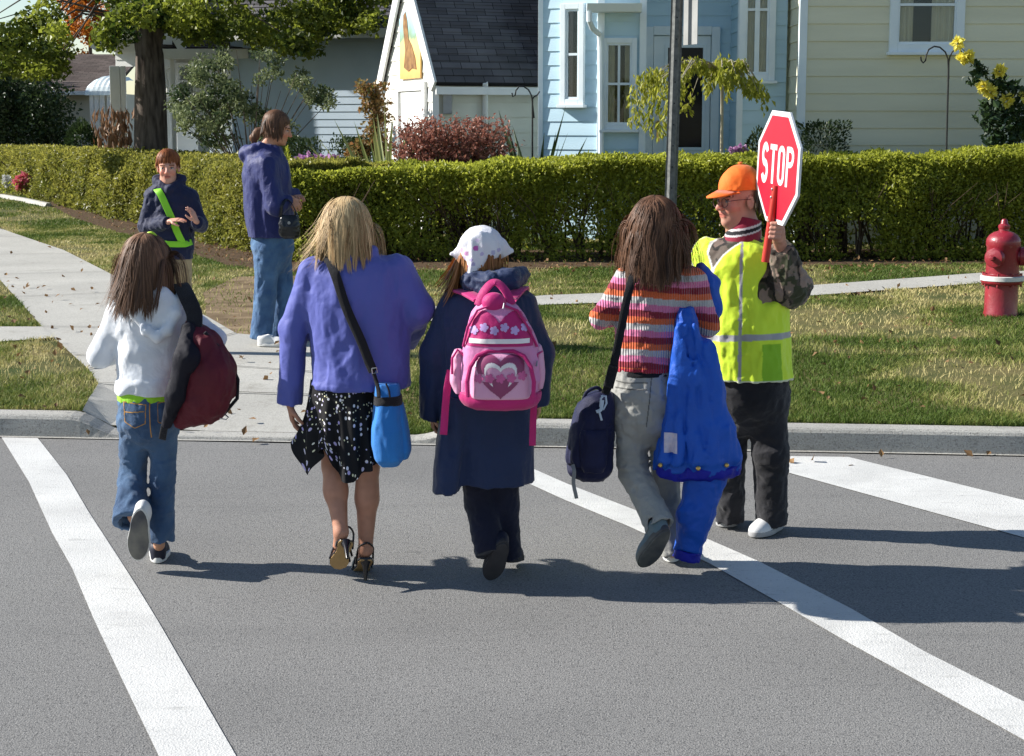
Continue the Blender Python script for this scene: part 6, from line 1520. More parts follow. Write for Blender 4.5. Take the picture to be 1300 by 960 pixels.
decal('heart_print', lambda u, v: heart(u, v+.002, .068) & (v < -.020) & ~heart(u, v-.006, .050), (-.1, .1, -.1, .1), oh, XU, ZU, bq, m_wp, bp, .0025, .0024)
decal('heart_print', lambda u, v: heart(u, v+.036, .034), (-.1, .1, -.1, .1), oh, XU, ZU, bq, m_hm, bp, .0025, .0028)
def flw(cx, cy, r): return lambda u, v: np.hypot(u-cx, v-cy) < r*(.50+.50*np.abs(np.cos(2.5*np.arctan2(v-cy, u-cx)))**.5)
for i, (cx, cy) in enumerate(((-.085, -.005), (-.042, -.004), (0, -.004), (.042, -.002), (.085, .006))): decal('flower_print', flw(cx, cy, .019), (cx-.025, cx+.025, cy-.025, cy+.025), oh, XU, ZU, bq, m_fp, bp, .002, .0034)
ou = P.p(634, 416, -.355)
decal('panel_print', lambda u, v: (np.abs(u) < .128+.10*(-v-.02)) & (v > -.075) & (v < .018+.045*np.abs(np.sin(u/.040))), (-.15, .15, -.08, .08), ou, XU, ZU, bk, m_mg, bp, .003, .002)
for i, cx in enumerate((-.10, -.06, -.02, .02, .06, .10)): decal('flower_print', flw(cx, -.012+.012*(i % 2), .018), (cx-.025, cx+.025, -.04, .04), ou, XU, ZU, bk, m_lv, bp, .0022, .0042)
decal('panel_print', lambda u, v: (np.abs(u) < .118) & (np.abs(v+.052) < .009), (-.14, .14, -.08, 0), ou, XU, ZU, bk, m_wp, bp, .003, .0035)
ribbon('handle', [P.p(607, 388, -.29), P.p(614, 371, -.27), P.p(628, 358, -.25), P.p(642, 370, -.27), P.p(650, 387, -.29)], .034, .008, m_mg, bp, [(-.3, -1, .3), (-.4, -.9, .5), (0, -.6, 1), (.4, -.9, .5), (.3, -1, .3)])
ribbon('shoulder_strap', [P.p(608, 380, -.22), P.p(590, 371, -.12), P.p(580, 368, -.02), P.p(578, 382, .10), P.p(574, 430, .17)], .05, .012, m_mg, bp, [(0, -.5, 1), (0, -.3, 1), (0, 0, 1), (0, .8, .5), (0, 1, 0)])
ribbon('shoulder_strap', [P.p(648, 380, -.22), P.p(660, 367, -.12), P.p(664, 365, -.02), P.p(664, 380, .10), P.p(664, 430, .17)], .05, .012, m_mg, bp, [(0, -.5, 1), (0, -.3, 1), (0, 0, 1), (0, .8, .5), (0, 1, 0)])
ribbon('loose_strap', [P.p(572, 470, -.17), P.p(567, 500, -.18), P.p(563, 552, -.19)], .030, .004, m_mg, bp, (0, -1, 0)); ribbon('loose_strap', [P.p(679, 500, -.17), P.p(677, 530, -.18), P.p(676, 566, -.185)], .027, .004, m_mg, bp, (0, -1, 0))
for q in ((605, 459, -.40), (682, 458, -.335), (640, 385, -.345)): MB().tube([P.p(*q), P.p(q[0]-1, q[1]+7, q[2]-.01)], [.0025, .004], 8).build('zip_pull', mat('silver', (.30, .28, .32), .5, metal=.3), bp, smooth=True)
# ================================================================ girl in the striped sweater
P = Person((846, 717), 'girl in pink, orange and white striped sweater and grey trousers walking away')
M = frame((.30, .95, -.12), (.02, .1, 1))
J = joints(P, (833, 290), (836, 330), (838, 372), (822, 480), [(797, 352), (882, 356)], [(762, 404, -.01), (899, 414, -.02)], [(786, 400, .18), (880, 412, .20)],
    [(800, 505), (840, 505)], [(804, 598, -.01), (844, 605, .05)], [(842, 672, -.20), (853, 700, .0)], [(826, 708, -.17), (858, 714, .17)])
body(P, J, .86, SKIN, M, .97, bare=.66, hands=[((J['wr'][0], (.6, .6, .3), (0, .2, -1)), dict(s=.85, curl=.7)), ((J['wr'][1], (-.7, .5, .1), (0, .2, -1)), dict(s=.85, curl=.9))])
TR = P.sl([(330, 816, 860, .055), (337, 801, 874, .078), (346, 788, 888, .098), (365, 783, 890, .110), (400, 783, 884, .116), (435, 781, 872, .114), (469, 779, 857, .112)])
def b(f):
    f.put(stack(TR, 2.3), 0)
    f.put(cap(P.p(797, 354), P.p(763, 404, -.01), .052, .044), .03); f.put(cap(P.p(763, 404, -.01), P.p(784, 402, .17), .044, .036, cut=True), .02)
    f.put(cap(P.p(881, 357), P.p(899, 414, -.02), .054, .046), .03); f.put(cap(P.p(899, 412, -.02), P.p(882, 411, .18), .045, .036, cut=True), .02)
    f.chain([P.p(818, 334, -.02), P.p(838, 338, -.07), P.p(858, 334, -.02)], [.024]*3, .02)
STRC = [A(lin(c))*.85 for c in ((206, 204, 205), (238, 130, 178), (150, 22, 48), (240, 112, 58))]
wl, wr_ = P.p(797, 354), P.p(881, 357); el_, er_ = P.p(763, 404, -.01), P.p(899, 414, -.02)
# stripe coordinate: height on the trunk, a little tilted; along the arm on the sleeves
def stripe(V):
    z = V[:, 2]+.09*(V[:, 0]-P.base[0])+.012*vnoise(V*7, 3); return z
def swcol(V):
    s = stripe(V); per = .1085; zt = P.p(838, 345)[2]+.09*(P.p(838, 345)[0]-P.base[0]); t = ((zt-s)/per) % 1.0
    i = np.clip((t*4).astype(int), 0, 3); C = A(STRC)[i]
    nk = P.p(838, 337)[2]; C[V[:, 2] > nk] = A(lin((225, 95, 50)))*.85
    C[V[:, 2] < P.p(838, 464)[2]] = A(lin((190, 30, 62)))*.85
    return C
def swmat():
    m = cloth('striped_knit', (.5, .5, .5), .85, .2, 600, .3, 12, attr='Col', var=.08, sheen=.3); N, L = m.node_tree.nodes, m.node_tree.links
    w = N.new('ShaderNodeTexWave'); w.wave_type = 'BANDS'; w.bands_direction = 'X'; w.inputs['Scale'].default_value = 30; w.inputs['Distortion'].default_value = .4
    tc = [n for n in N if n.type == 'TEX_COORD'][0]; L.new(tc.outputs['Object'], w.inputs['Vector'])
    bp_ = N.new('ShaderNodeBump'); bp_.inputs['Strength'].default_value = .9; bp_.inputs['Distance'].default_value = .008; L.new(w.outputs['Color'], bp_.inputs['Height'])
    bs = N['Principled BSDF']; old = bs.inputs['Normal'].links[0].from_socket; L.new(old, bp_.inputs['Normal']); L.new(bp_.outputs['Normal'], bs.inputs['Normal']); return m
garment(P, 'sweater', swmat(), b, [P.p(745, 475), P.p(915, 325, .2), P.p(838, 400, -.08)], h=.0042, colfn=swcol, wr=[(.007, (.07, .07, .05), 3), (.003, (.03, .03, .02), 4)])
m_khg = cloth('grey_twill', (.29, .29, .275), .85, .35, 500, .35, 13, c2=(.38, .38, .36), vscale=5)
def b(f):
    f.put(stack(P.sl([(466, 779, 855, .104), (478, 778, 856, .112), (505, 777, 860, .126), (530, 779, 862, .122), (546, 786, 858, .104), (562, 803, 842, .055)]), 2.3), 0)
    f.chain([P.p(802, 525), P.p(803, 598, -.01)], [.078, .062], .03); f.put(cap(P.p(803, 596, -.01), P.p(838, 668, -.20), .062, .060, cut=True), .02)
    f.chain([P.p(841, 525), P.p(845, 608, .05)], [.070, .058], .03); f.put(cap(P.p(845, 608, .05), P.p(852, 704, .01), .058, .054, cut=True), .02)
    f.put(cap(P.p(836, 664, -.19), P.p(842, 678, -.24), .048, .050), .004, '-')
tr_ = garment(P, 'trousers', m_khg, b, [P.p(765, 715, -.25), P.p(870, 460, .1)], wr=[(.009, (.06, .06, .05), 33), (.004, (.025, .025, .025), 4)])
garment(P, 'belt', m_strap, lambda f: f.put(stack(P.sl([(468, 778.5, 855.5, .107), (475, 778, 856, .1125)])), 0), [P.p(770, 480), P.p(865, 460)], h=.004)
bt = bvh_of(tr_); m_kst = mat('grey_stitch', (.13, .13, .125), .9)
decal('pocket_seam', lambda u, v: (np.abs(v) < .003) & (np.abs(u) < .065), (-.07, .07, -.005, .005), P.p(802, 495, -.125), XU, ZU, bt, m_kst, tr_, .0025, .0015)
decal('pocket_seam', lambda u, v: (np.abs(v) < .0018) & (np.abs(u) < .065), (-.07, .07, -.005, .005), P.p(803, 487, -.125), XU, ZU, bt, m_kst, tr_, .0025, .0015)
decal('pocket_seam', lambda u, v: np.abs(u-.1*v) < .0022, (-.03, .03, -.16, .05), P.p(826, 495, -.125), XU, ZU, bt, m_kst, tr_, .0025, .0015)
m_teal = mat('teal_grey_suede', (.10, .16, .19), .8, c2=(.17, .20, .21), vscale=20)
shoe(P, P.p(848, 672, -.27), P.p(816, 722, -.16), (-.35, .85, .55), .10, m_teal, m_tread, m_tread, laces=m_strap)
shoe(P, G(852, 716)+A([0, .0, .002]), G(858, 716)+A([.01, .225, .002]), UPZ, .095, m_shoed, m_solew, laces=m_shoed)
scalp(P, 'hair_cap', J['head'], M, .97, m_hdark)
colS = [(P.p(838, 372, .01), (.14, .118, .110))]
hair(P, 'hair', J['head'], M, .97, m_hdark, 7500, .315, 1.04, .0030, .19, colliders=colS, seed=15, phi=(0, 1.85), theta=(2.4, 7.0), ends=.25, jit=.09, outward=0, volume=.03, wf=13, wind=(.01, -.01, 0))
hair(P, 'hair', J['head'], M, .97, m_hdark, 260, .31, 1.07, .003, .16, colliders=colS, seed=16, phi=(.6, 1.8), theta=(2.6, 6.9), ends=.3, jit=.12, outward=.05, wf=20, taper=.9)
# --- navy messenger bag
bp = empty('messenger_bag', P.p(752, 606, -.03), 'dark navy messenger bag hanging beside the grey trousers, loose grey strap below', 'bag')
m_nv = cloth('navy_nylon', (.006, .008, .038), .6, .3, 500, .3, 10, c2=(.010, .013, .058), sheen=.05)
bag_ = garment(P, 'pouch', m_nv, lambda f: f.put(stack(P.sl([(498, 752, 778, .035), (506, 742, 779, .055), (520, 733, 780, .070), (560, 724, 779, .078), (592, 720, 777, .078), (602, 724, 774, .066), (609, 738, 766, .045)], -.03), 2.7), 0), [P.p(705, 615, -.15), P.p(790, 485, .1)], wr=[(.008, (.05, .05, .12), 3), (.003, (.03, .03, .04), 4)], parent=bp)
garment(P, 'flap', m_nv, lambda f: (f.put(stack(P.sl([(497, 754, 776, .04), (504, 741, 779, .062), (520, 731, 780, .080), (555, 723, 778, .088), (585, 719, 765, .086), (588, 720, 764, .084)], -.045), 2.7), 0)), [P.p(700, 600, -.2), P.p(790, 485, .1)], wr=[(.009, (.05, .05, .14), 8), (.003, (.03, .03, .05), 4)], parent=bp)
garment(P, 'front_pocket', m_nv, lambda f: f.put(stack(P.sl([(545, 738, 770, .02), (552, 736, 771, .03), (590, 737, 770, .034), (600, 742, 767, .02)], -.120), 3), 0), [P.p(725, 610, -.2), P.p(785, 535, -.05)], h=.004, parent=bp, wr=[(.004, (.03, .03, .06), 2)])
ribbon('strap', [P.p(815, 341, .08), P.p(811, 336, -.0), P.p(806, 344, -.09), P.p(797, 375, -.135), P.p(790, 410, -.14), P.p(781, 455, -.135), P.p(773, 488, -.10), P.p(768, 500, -.09)], .034, .006, m_strap, bp, [(0, .6, 1), (0, -.1, 1), (0, -.7, .7), (0, -1, .2), (0, -1, 0), (0, -1, 0), (0, -1, 0), (0, -1, 0)])
ribbon('strap_pad', [P.p(779, 465, -.137), P.p(772, 492, -.115)], .042, .010, m_strap, bp)
ribbon('handle', [P.p(739, 512, -.06), P.p(745, 498, -.06), P.p(758, 492, -.06), P.p(766, 500, -.06)], .014, .008, m_nv, bp)
ribbon('loose_strap', [P.p(727, 590, -.13), P.p(729, 600, -.15), P.p(728, 612, -.15), P.p(732, 633, -.15)], .016, .003, mat('grey_webbing', (.22, .22, .22), .8), bp)
m_clip = mat('pale_blue_plastic', (.45, .55, .68), .35)
MB().tube([P.p(*q, -.135) for q in ((763, 503), (769, 503), (770, 512), (766, 520), (762, 516), (763, 506), (766, 502))], .0045, 8).build('clip', m_clip, bp, smooth=True)
ribbon('clip_tape', [P.p(765, 508, -.136), P.p(763, 520, -.138), P.p(757, 523, -.138)], .014, .003, m_clip, bp); ribbon('clip_tape', [P.p(760, 520, -.139), P.p(764, 534, -.14)], .009, .003, m_clip, bp)
# --- blue winter jacket over her arm
bp = empty('winter_jacket', P.p(885, 712, -.12), 'bright blue winter jacket draped over the arm of the striped sweater, one sleeve hanging down', 'jacket')
m_roy = cloth('royal_blue_nylon', (.010, .075, .42), .5, .25, 450, .4, 10, c2=(.014, .10, .52), vscale=4, sheen=0); m_royd = cloth('dark_royal_nylon', (.008, .012, .30), .55, .25, 450, .3, 10, sheen=0)
zr_ = P.p(880, 430)[2]
TJ = P.sl([(392, 864, 878, .030), (405, 860, 882, .052), (430, 857, 888, .070), (470, 851, 902, .088), (510, 846, 914, .100), (550, 839, 928, .108), (580, 834, 937, .118), (596, 833, 937, .120)], -.10)
jw = garment(P, 'body', m_roy, lambda f: (f.put(stack(TJ, 2.3, mod=lambda a, Z: 1+.035*np.sin(5*a+.7+Z*2)*np.clip((TJ[0][0]-Z)/.4, 0, 1)), 0), f.put(cap(P.p(896, 440, -.14), P.p(925, 578, -.14), .030, .055), .015), [f.put(cap(P.p(x0, 415, -.16), P.p(x1, 585, d), .012, r0), .02) for x0, x1, d, r0 in ((864, 842, -.19, .030), (868, 862, -.215, .026), (873, 884, -.21, .034), (880, 905, -.20, .030))]), [P.p(820, 605, -.3), P.p(950, 385, .1)], wr=[(.017, (.06, .06, .30), 23, .5), (.007, (.05, .05, .06), 4, .15), (.0025, (.02, .02, .03), 6)], parent=bp)
garment(P, 'hem', m_royd, lambda f: f.put(stack(P.sl([(588, 833, 937, .119), (591, 832.5, 937, .122), (600, 834, 935, .118), (604, 838, 931, .10)], -.10), 2.3, mod=lambda a, Z: 1+.035*np.sin(5*a+.7+Z*2)), 0), [P.p(820, 612, -.3), P.p(950, 575, .1)], wr=[(.014, (.07, .07, .05), 23), (.006, (.03, .03, .03), 3)], parent=bp)
garment(P, 'sleeve', m_roy, lambda f: (f.put(cap(P.p(898, 598, -.12), P.p(883, 650, -.135), .088, .076), .02), f.put(cap(P.p(883, 650, -.135), P.p(873, 700, -.135), .076, .060, cut=True), .02)), [P.p(840, 712, -.3), P.p(940, 580, .05)], wr=[(.010, (.07, .07, .07), 13), (.004, (.03, .03, .03), 4)], parent=bp)
garment(P, 'cuff', m_royd, lambda f: f.put(cap(P.p(874, 698, -.135), P.p(871, 710, -.135), .056, .058, cut=True, cuta=True), 0), [P.p(850, 718, -.25), P.p(895, 690, 0)], parent=bp, wr=[(.005, (.03, .03, .03), 4)])
garment(P, 'upper_fold', m_roy, lambda f: f.chain([P.p(890, 338, .04), P.p(901, 362, .06), P.p(903, 392, .05), P.p(890, 420, .02)], [.020, .040, .045, .04], .03), [P.p(870, 440, -.1), P.p(925, 325, .2)], wr=[(.008, (.05, .05, .06), 5)], parent=bp)
bj = bvh_of(jw)
decal('label', lambda u, v: (np.abs(u) < .027) & (np.abs(v) < .044), (-.03, .03, -.05, .05), P.p(851, 562, -.215), XU, ZU, bj, mat('pale_label', (.42, .42, .58), .7, c2=(.62, .55, .62), vscale=60), bp, .004, .003)
for x, y in ((838, 594), (886, 598), (922, 594)):
    h = bj.ray_cast(Vector((0, 0, H)), Vector(ray(x, y-4))); q = A(h[0])-A([0, .012, 0]) if h[0] else P.p(x, y, -.22)
    MB().lathe(q, [(.010, .004), (.010, -.002), (.006, -.006), (.001, -.006)], 12, (0, 1, 0)).build('snap', m_brass, bp, smooth=True)
# ================================================================ crossing guard
P = Person((955, 676), 'crossing guard in orange cap and lime reflective vest over camouflage jacket')
FW = unit([-.80, -.60, 0]); M = frame((-.90, -.42, -.06), UPZ)
J = joints(P, (938, 254), (944, 296, .01), (944, 345), (950, 478), [(905, 330, .0), (976, 330, -.02)], [(893, 395, .08), (1002, 364, -.08)], [(900, 440, .10), (991, 312, -.20)],
    [(934, 500, .04), (972, 500, -.02)], [(927, 575, .05), (977, 575, -.03)], [(928, 655, .08), (980, 660, .0)], [(913, 668, -.02), (962, 676, -.10)])
hd_d = unit(A([-.05, -.05, 1])); pn = unit(A([-.55, -.85, 0]))
ax_top, ax_bot = P.p(991, 236, -.30), P.p(978, 327, -.29); axd = unit(ax_top-ax_bot)
gc = ax_bot*.62+ax_top*.38            # where the hand holds the handle
hc = P.p(986, 293, -.29)
body(P, J, 1.02, A(lin((208, 152, 132)))*.8, M, 1.0, hands=[((J['wr'][0], (-.2, -.5, -.8), (.6, 0, 0)), dict(s=1, curl=.7))], h=.0048)
# the gripping hand: knuckles wrapped round the handle
f = Fld(hc-.13, hc+.13, .0035)
wq = J['wr'][1]; hdir = unit(hc-wq)
axo = hc*0+ (ax_bot+axd*np.dot(hc-ax_bot, axd))          # handle axis beside the palm
side = unit(np.cross(axd, (0, -1, 0)))
f.put(cap(wq, axo+A([.018, .030, -.012]), .028, .034), .02)
f.put(cap(axo+A([.026, .022, .030]), axo+A([.022, .022, -.034]), .022, .022), .015)
for i in range(4):
    c_ = axo+axd*(.030-.0195*i); rad_ = .0235; pts = []
    for a in (10, -35, -85, -135, -185, -215): pts.append(c_+A([math.cos(R(a)), math.sin(R(a)), 0])*rad_*(1.0 if a > -150 else .95)+A([0, 0, -.002*a/200]))
    f.chain(pts, [.0105, .0112, .0105, .0105, .0098, .0088], .002)
pts = [axo+A([.024, .012, .022]), axo+A([.004, .028, .040])*1.0+axd*.0, axo+A([-.020, .012, .044]), axo+A([-.026, -.010, .042])]
f.chain(pts, [.014, .0125, .0115, .0095], .004)
bb_ = [c for c in P.root.children if c.name.startswith('body')][0]
f.build('hand', bb_.data.materials[0], P.root, colfn=lambda V: np.tile(A(lin((208, 152, 132)))*.8, (len(V), 1))*(1+.10*vnoise(V*60, 3))[:, None])
def camocol(V):
    a = fbm(V*14, 3, 3); b2 = fbm(V*A([16, 16, 9])+7, 8, 3); C = np.tile(A([.075, .060, .045]), (len(V), 1)); C[a > .12] = (.022, .018, .014); C[b2 > .2] = (.20, .155, .12); C[(a < -.3)] = (.050, .055, .028); C[(b2 < -.38)] = (.28, .20, .16); return C
m_camo = cloth('camouflage_cloth', (.1, .1, .1), .85, .3, 400, .4, 14, attr='Col')
TG = P.sl([(303, 922, 968, .080), (310, 908, 979, .112), (320, 896, 990, .142), (340, 890, 996, .160), (390, 889, 999, .175), (440, 890, 1002, .180), (477, 894, 1005, .185)])
def b(f):
    f.put(stack([(z, x, y, rx*.86, ry*.86) for z, x, y, rx, ry in TG]), 0)
    f.put(cap(P.p(977, 330, -.02), P.p(1003, 365, -.09), .085, .086), .03); f.put(cap(P.p(1003, 362, -.09), P.p(992, 314, -.19), .086, .052, cut=True), .03)
    f.put(cap(P.p(905, 334, .02), P.p(896, 395, .06), .064, .060), .03); f.put(cap(P.p(895, 395, .05), P.p(900, 436, .08), .066, .045, cut=True), .03)
garment(P, 'camouflage_jacket', m_camo, b, [P.p(870, 480, -.25), P.p(1035, 280, .25)], h=.0048, colfn=camocol, wr=[(.016, (.06, .06, .06), 3), (.008, (.03, .03, .03), 5)])
# vest with V neck, grey bands and mesh patches
zb0, zb1 = P.p(940, 429)[2], P.p(940, 421)[2]; nkc = P.p(912, 332, -.13)
Rt = unit(np.cross(FW, UPZ))            # wearer's right
def vestcol(V):
    C = np.tile(A(lin((222, 252, 62)))*.95, (len(V), 1)); ctr = P.base
    L = V-A([TG[3][1], TG[3][2], 0]); s = L @ Rt; fr = L @ FW; ang = np.degrees(np.arctan2(s, fr))
    ztop, zv = P.p(940, 303)[2], P.p(912, 338)[2]
    w = np.clip((V[:, 2]-zv)/(ztop-zv), 0, 1.3)*.062
    vee = (np.abs(s+.0) < w) & (fr > .03); edge = (np.abs(s) < w+.010) & (fr > .03) & (V[:, 2] > zv-.02); C[edge] = (.68, .70, .66); C[vee] = camocol(V)[vee]*.55
    grey = A([.40, .40, .42])
    for a0 in (-43, 43): C[(np.abs(ang-a0-2*(V[:, 2]-zb0)) < 2.6) & ~vee & (V[:, 2] > zb0-.5)] = grey
    band = (V[:, 2]-.06*np.abs(s) > zb0) & (V[:, 2]-.06*np.abs(s) < zb1); C[band] = grey
    sd = (ang < -74) & (ang > -100) & ~band & (V[:, 2] < zb0-.008); C[sd] = A(lin((165, 225, 45)))*.75
    hm_ = V[:, 2] < P.p(940, 476)[2]; C[hm_] = (.70, .74, .55)
    return C
def b(f):
    f.put(stack(TG, 2.3), 0)
    f.put(cap(P.p(950, 320, 0), P.p(983, 323, -.02), .06, .075), .04); f.put(cap(P.p(930, 320, 0), P.p(902, 325, .02), .06, .090), .04)
    f.put(cap(P.p(984, 330, -.04), P.p(975, 385, -.20), .086, .050), .02, '-')
    f.put(cap(P.p(998, 350, -.10), P.p(975, 380, -.24), .07, .05), .02, '-')
m_sgr = mat('grey_rubber', (.30, .30, .31), .7, c2=(.38, .38, .38))
m_vest = cloth('vest_mesh', (.5, .5, .5), .6, .3, 600, .25, 10, attr='Col', var=.05)
garment(P, 'vest', m_vest, b, [P.p(870, 485, -.25), P.p(1020, 280, .25)], h=.0046, colfn=vestcol, wr=[(.011, (.07, .07, .16), 43), (.005, (.04, .04, .06), 5)])
# turtleneck
def tcol(V):
    C = np.tile(A(lin((150, 40, 66)))*.8, (len(V), 1)); t = V[:, 2]-P.p(945, 290)[2]+.25*((V-J['neck']) @ FW)
    C[(t < .012) & (t > -.004)] = (.015, .015, .02); C[(t < .022) & (t > .012)] = (.65, .63, .64); C[(t < -.004) & (t > -.012)] = (.6, .58, .6); return C
garment(P, 'turtleneck', cloth('knit_turtleneck', (.3, .1, .1), .85, attr='Col'), lambda f: (f.put(cap(P.p(948, 277, .0), P.p(941, 312, -.01), .068, .088, cuta=True), 0)), [J['head'], J['neck']-A([0, 0, .12])], pad=.13, h=.004, colfn=tcol)
def b(f):
    f.put(stack(P.sl([(466, 899, 1003, .165), (480, 901, 1002, .168), (505, 904, 1000, .160), (525, 912, 994, .13), (550, 932, 972, .06)]), 2.3), 0)
    f.chain([P.p(930, 505, .04), P.p(925, 575, .05)], [.092, .078], .03); f.put(cap(P.p(925, 575, .05), P.p(927, 661, .08), .078, .066, cut=True), .02)
    f.chain([P.p(975, 505, -.01), P.p(978, 575, -.03)], [.092, .080], .03); f.put(cap(P.p(978, 575, -.03), P.p(980, 664, .0), .080, .070, cut=True), .02)
m_blk2 = cloth('black_denim', (.012, .012, .015), .85, .3, 500, .4, 10, c2=(.030, .030, .036), vscale=4)
garment(P, 'trousers', m_blk2, b, [P.p(895, 665, -.15), P.p(1010, 460, .2)], wr=[(.010, (.07, .07, .07), 3), (.004, (.03, .03, .03), 6)])
shoe(P, G(930, 664)+A([0.02, .05, .002]), G(917, 671)+A([0, .0, .002]), UPZ, .10, m_shoew, m_sgr, laces=m_shoew)
hq = G(993, 671); shoe(P, hq+A([.0, .03, .002]), G(955, 684)+A([0, 0, .002]), UPZ, .105, m_shoew, m_sgr, laces=m_shoew, hgt=.085)
hcM = J['head']
m_hgb = hairmat('brown_grey_hair', (.05, .035, .025), (.22, .16, .11))
hair(P, 'hair', hcM, M, 1.0, m_hgb, 420, .12, 1.04, .006, .05, seed=8, phi=(1.0, 1.75), theta=(3.4, 6.1), ends=.3)
# cap
m_or = cloth('orange_cloth', (.80, .15, .012), .7, .2, 500, .15, 14, c2=(.86, .19, .02)); s_ = 1.0
cc = hcM+M @ (A([0, -.014, .052])*s_)
bz = lambda X, Y, Z: -(((X-cc[0])*M[0, 2]+(Y-cc[1])*M[1, 2]+(Z-cc[2])*M[2, 2])+.005*s_+.12*np.clip(-((X-cc[0])*M[0, 1]+(Y-cc[1])*M[1, 1]+(Z-cc[2])*M[2, 1]), 0, .1))
cap_o = garment(P, 'cap', m_or, lambda f: (f.put(ell(cc+M @ A([0, .0, -.004]), A([.088, .108, .112])*s_, M), 0)), [cc], pad=.2, h=.004, clip=bz, wr=[(.003, (.05, .05, .05), 3)])
V = []; nn = 24
for k in range(nn+1):
    a = math.pi*k/nn; 
    for t in (0, 1):
        x = math.cos(a)*(.082 if t == 0 else .072); y = .060+math.sin(a)*(.045 if t == 0 else .118)-(0 if t == 0 else 0); z = -.004-.028*t*math.sin(a)+.0*t-.012*(x/.08)**2
        for o in (0, .006): V.append(cc+M @ (A([x, y, z+o])*s_))
Q = []
for k in range(nn):
    i = 4*k; j = i+4; Q += [(i, i+2, j+2, j), (i+1, j+1, j+3, i+3), (i+2, i+3, j+3, j+2), (i, j, j+1, i+1)]
npmesh('brim', A(V), A(Q), m_or, cap_o, True); MB().lathe(cc+M @ A([0, 0, .112]), [(.012, 0), (.010, .006), (.002, .008)], 12).build('button', m_or, cap_o, smooth=True)
gm_ = mat('glasses_frame', (.10, .05, .05), .3, metal=.6); g_ = MB()
gl = lambda x, y, z: hcM+M @ (A([x, y, z])*s_)
root_gl = None
pts = lambda sx: [gl(sx*.036+.025*math.cos(a), .104-.006*abs(math.cos(a)), -.004+.020*math.sin(a)) for a in np.linspace(0, 2*math.pi, 21)]
g_.tube(pts(-1), .0018, 6); go = g_.build('glasses', gm_, P.root, smooth=True)
MB().tube(pts(1), .0018, 6).build('rim', gm_, go, smooth=True); MB().tube([gl(-.011, .108, 0), gl(0, .113, .003), gl(.011, .108, 0)], .0018, 6).build('bridge', gm_, go, smooth=True)
for sx in (-1, 1): MB().tube([gl(sx*.060, .098, .004), gl(sx*.078, .05, .008), gl(sx*.082, -.01, .006)], .0018, 6).build('temple', gm_, go, smooth=True)
# --- stop paddle
sp = empty('stop_sign', (ax_bot[0], ax_bot[1], 0), 'red and white octagonal stop paddle held up in the raised hand of the crossing guard', 'stop sign')
m_red = mat('sign_red', (.40, .008, .028), .4, c2=(.45, .012, .036), vscale=5, spec=.4); m_swh = mat('sign_white', (.62, .64, .66), .4); m_hnd = mat('red_handle', (.50, .03, .02), .45)
cS = P.p(988.5, 213, -.30); nS = unit([-.974, -.212, .02]); upS = unit(axd-nS*np.dot(axd, nS)); uS = unit(np.cross(upS, nS))
Rr = .262
def octv(r, o): return [cS+uS*math.cos(R(22.5+45*k))*r+upS*math.sin(R(22.5+45*k))*r+nS*o for k in range(8)]
MB().prism(octv(Rr, -.006), nS*.012).build('panel', m_swh, sp, bevel=.002)
for s in (1, -1):
    nn_ = nS*s; MB().prism([v for v in octv(Rr*.912, .0062*s)], nn_*.0012).build('face', m_red, sp)
def letters(side):
    u_ = uS*side; n_ = nS*side; hgt, wd_, sw = .172, .078, .024
    def arc(cx, cy, rx, ry, a0, a1): 
        def f(u, v):
            a = np.degrees(np.arctan2((v-cy)/ry, (u-cx)/rx)); a = np.where(a < a0, a+360, a); q = np.hypot((u-cx)/rx, (v-cy)/ry); d = np.abs(q-1)*np.minimum(rx, ry)
            return (a >= a0) & (a <= a1) & (d < sw/2)
        return f
    hh = hgt/2; hw = wd_/2
    def S(u, v):
        t = (v-hh*.5+.002)/1; r = False
        ry = (hgt-sw)/4; rx = (wd_-sw)/2
        r = arc(0, ry, rx, ry, 20, 270)(u, v) | arc(0, -ry, rx, ry, 200, 360)(u, v) | arc(0, -ry, rx, ry, 0, 90)(u, v); return r
    def T(u, v): return ((np.abs(v-hh+sw/2) < sw/2) & (np.abs(u) < hw)) | ((np.abs(u) < sw/2) & (np.abs(v) < hh))
    def O(u, v):
        rx, ry = (wd_-sw)/2, hh-sw/2; d1 = np.maximum(np.abs(v)-(ry-rx), 0); q = np.hypot(u, d1); return np.abs(q-rx) < sw/2
    def Pp(u, v):
        c = hh/2; rr = hh/2-sw/2+.002; d = np.hypot(np.maximum(u-(hw-hh/2), 0), v-c+.0); return ((np.abs(u+hw-sw/2) < sw/2) & (np.abs(v) < hh)) | ((np.abs(np.hypot(np.maximum(u-.002, 0)*1.05, v-c)-rr) < sw/2) & (u > -hw+sw/2))
    for fn, x in ((S, -.142), (T, -.047), (O, .047), (Pp, .142)):
        st = .0016; g = np.arange(-.1, .1, st); uu, vv = np.meshgrid(g+st/2, g+st/2, indexing='ij'); I, Jx = np.nonzero(fn(uu, vv)); key = {}; V = []; Fq = []
        for i, j in zip(I, Jx):
            q = []
            for a, b_ in ((0, 0), (1, 0), (1, 1), (0, 1)):
                kk = (i+a, j+b_)
                if kk not in key: key[kk] = len(V); V.append(cS+u_*(x+g[0]+kk[0]*st)+upS*(.012+g[0]+kk[1]*st)+n_*.0086)
                q.append(key[kk])
            Fq.append(q)
        npmesh('letter', A(V), A(Fq), m_swh, sp, False)
letters(1); letters(-1)
b = MB(); b.tube([q_+nS*.021 for q_ in (ax_bot-axd*.02, ax_bot+axd*.0, ax_bot*.5+ax_top*.5, ax_top)], [.017, .0175, .0165, .0155], 14); 
ho = b.build('handle', m_hnd, sp, smooth=True)
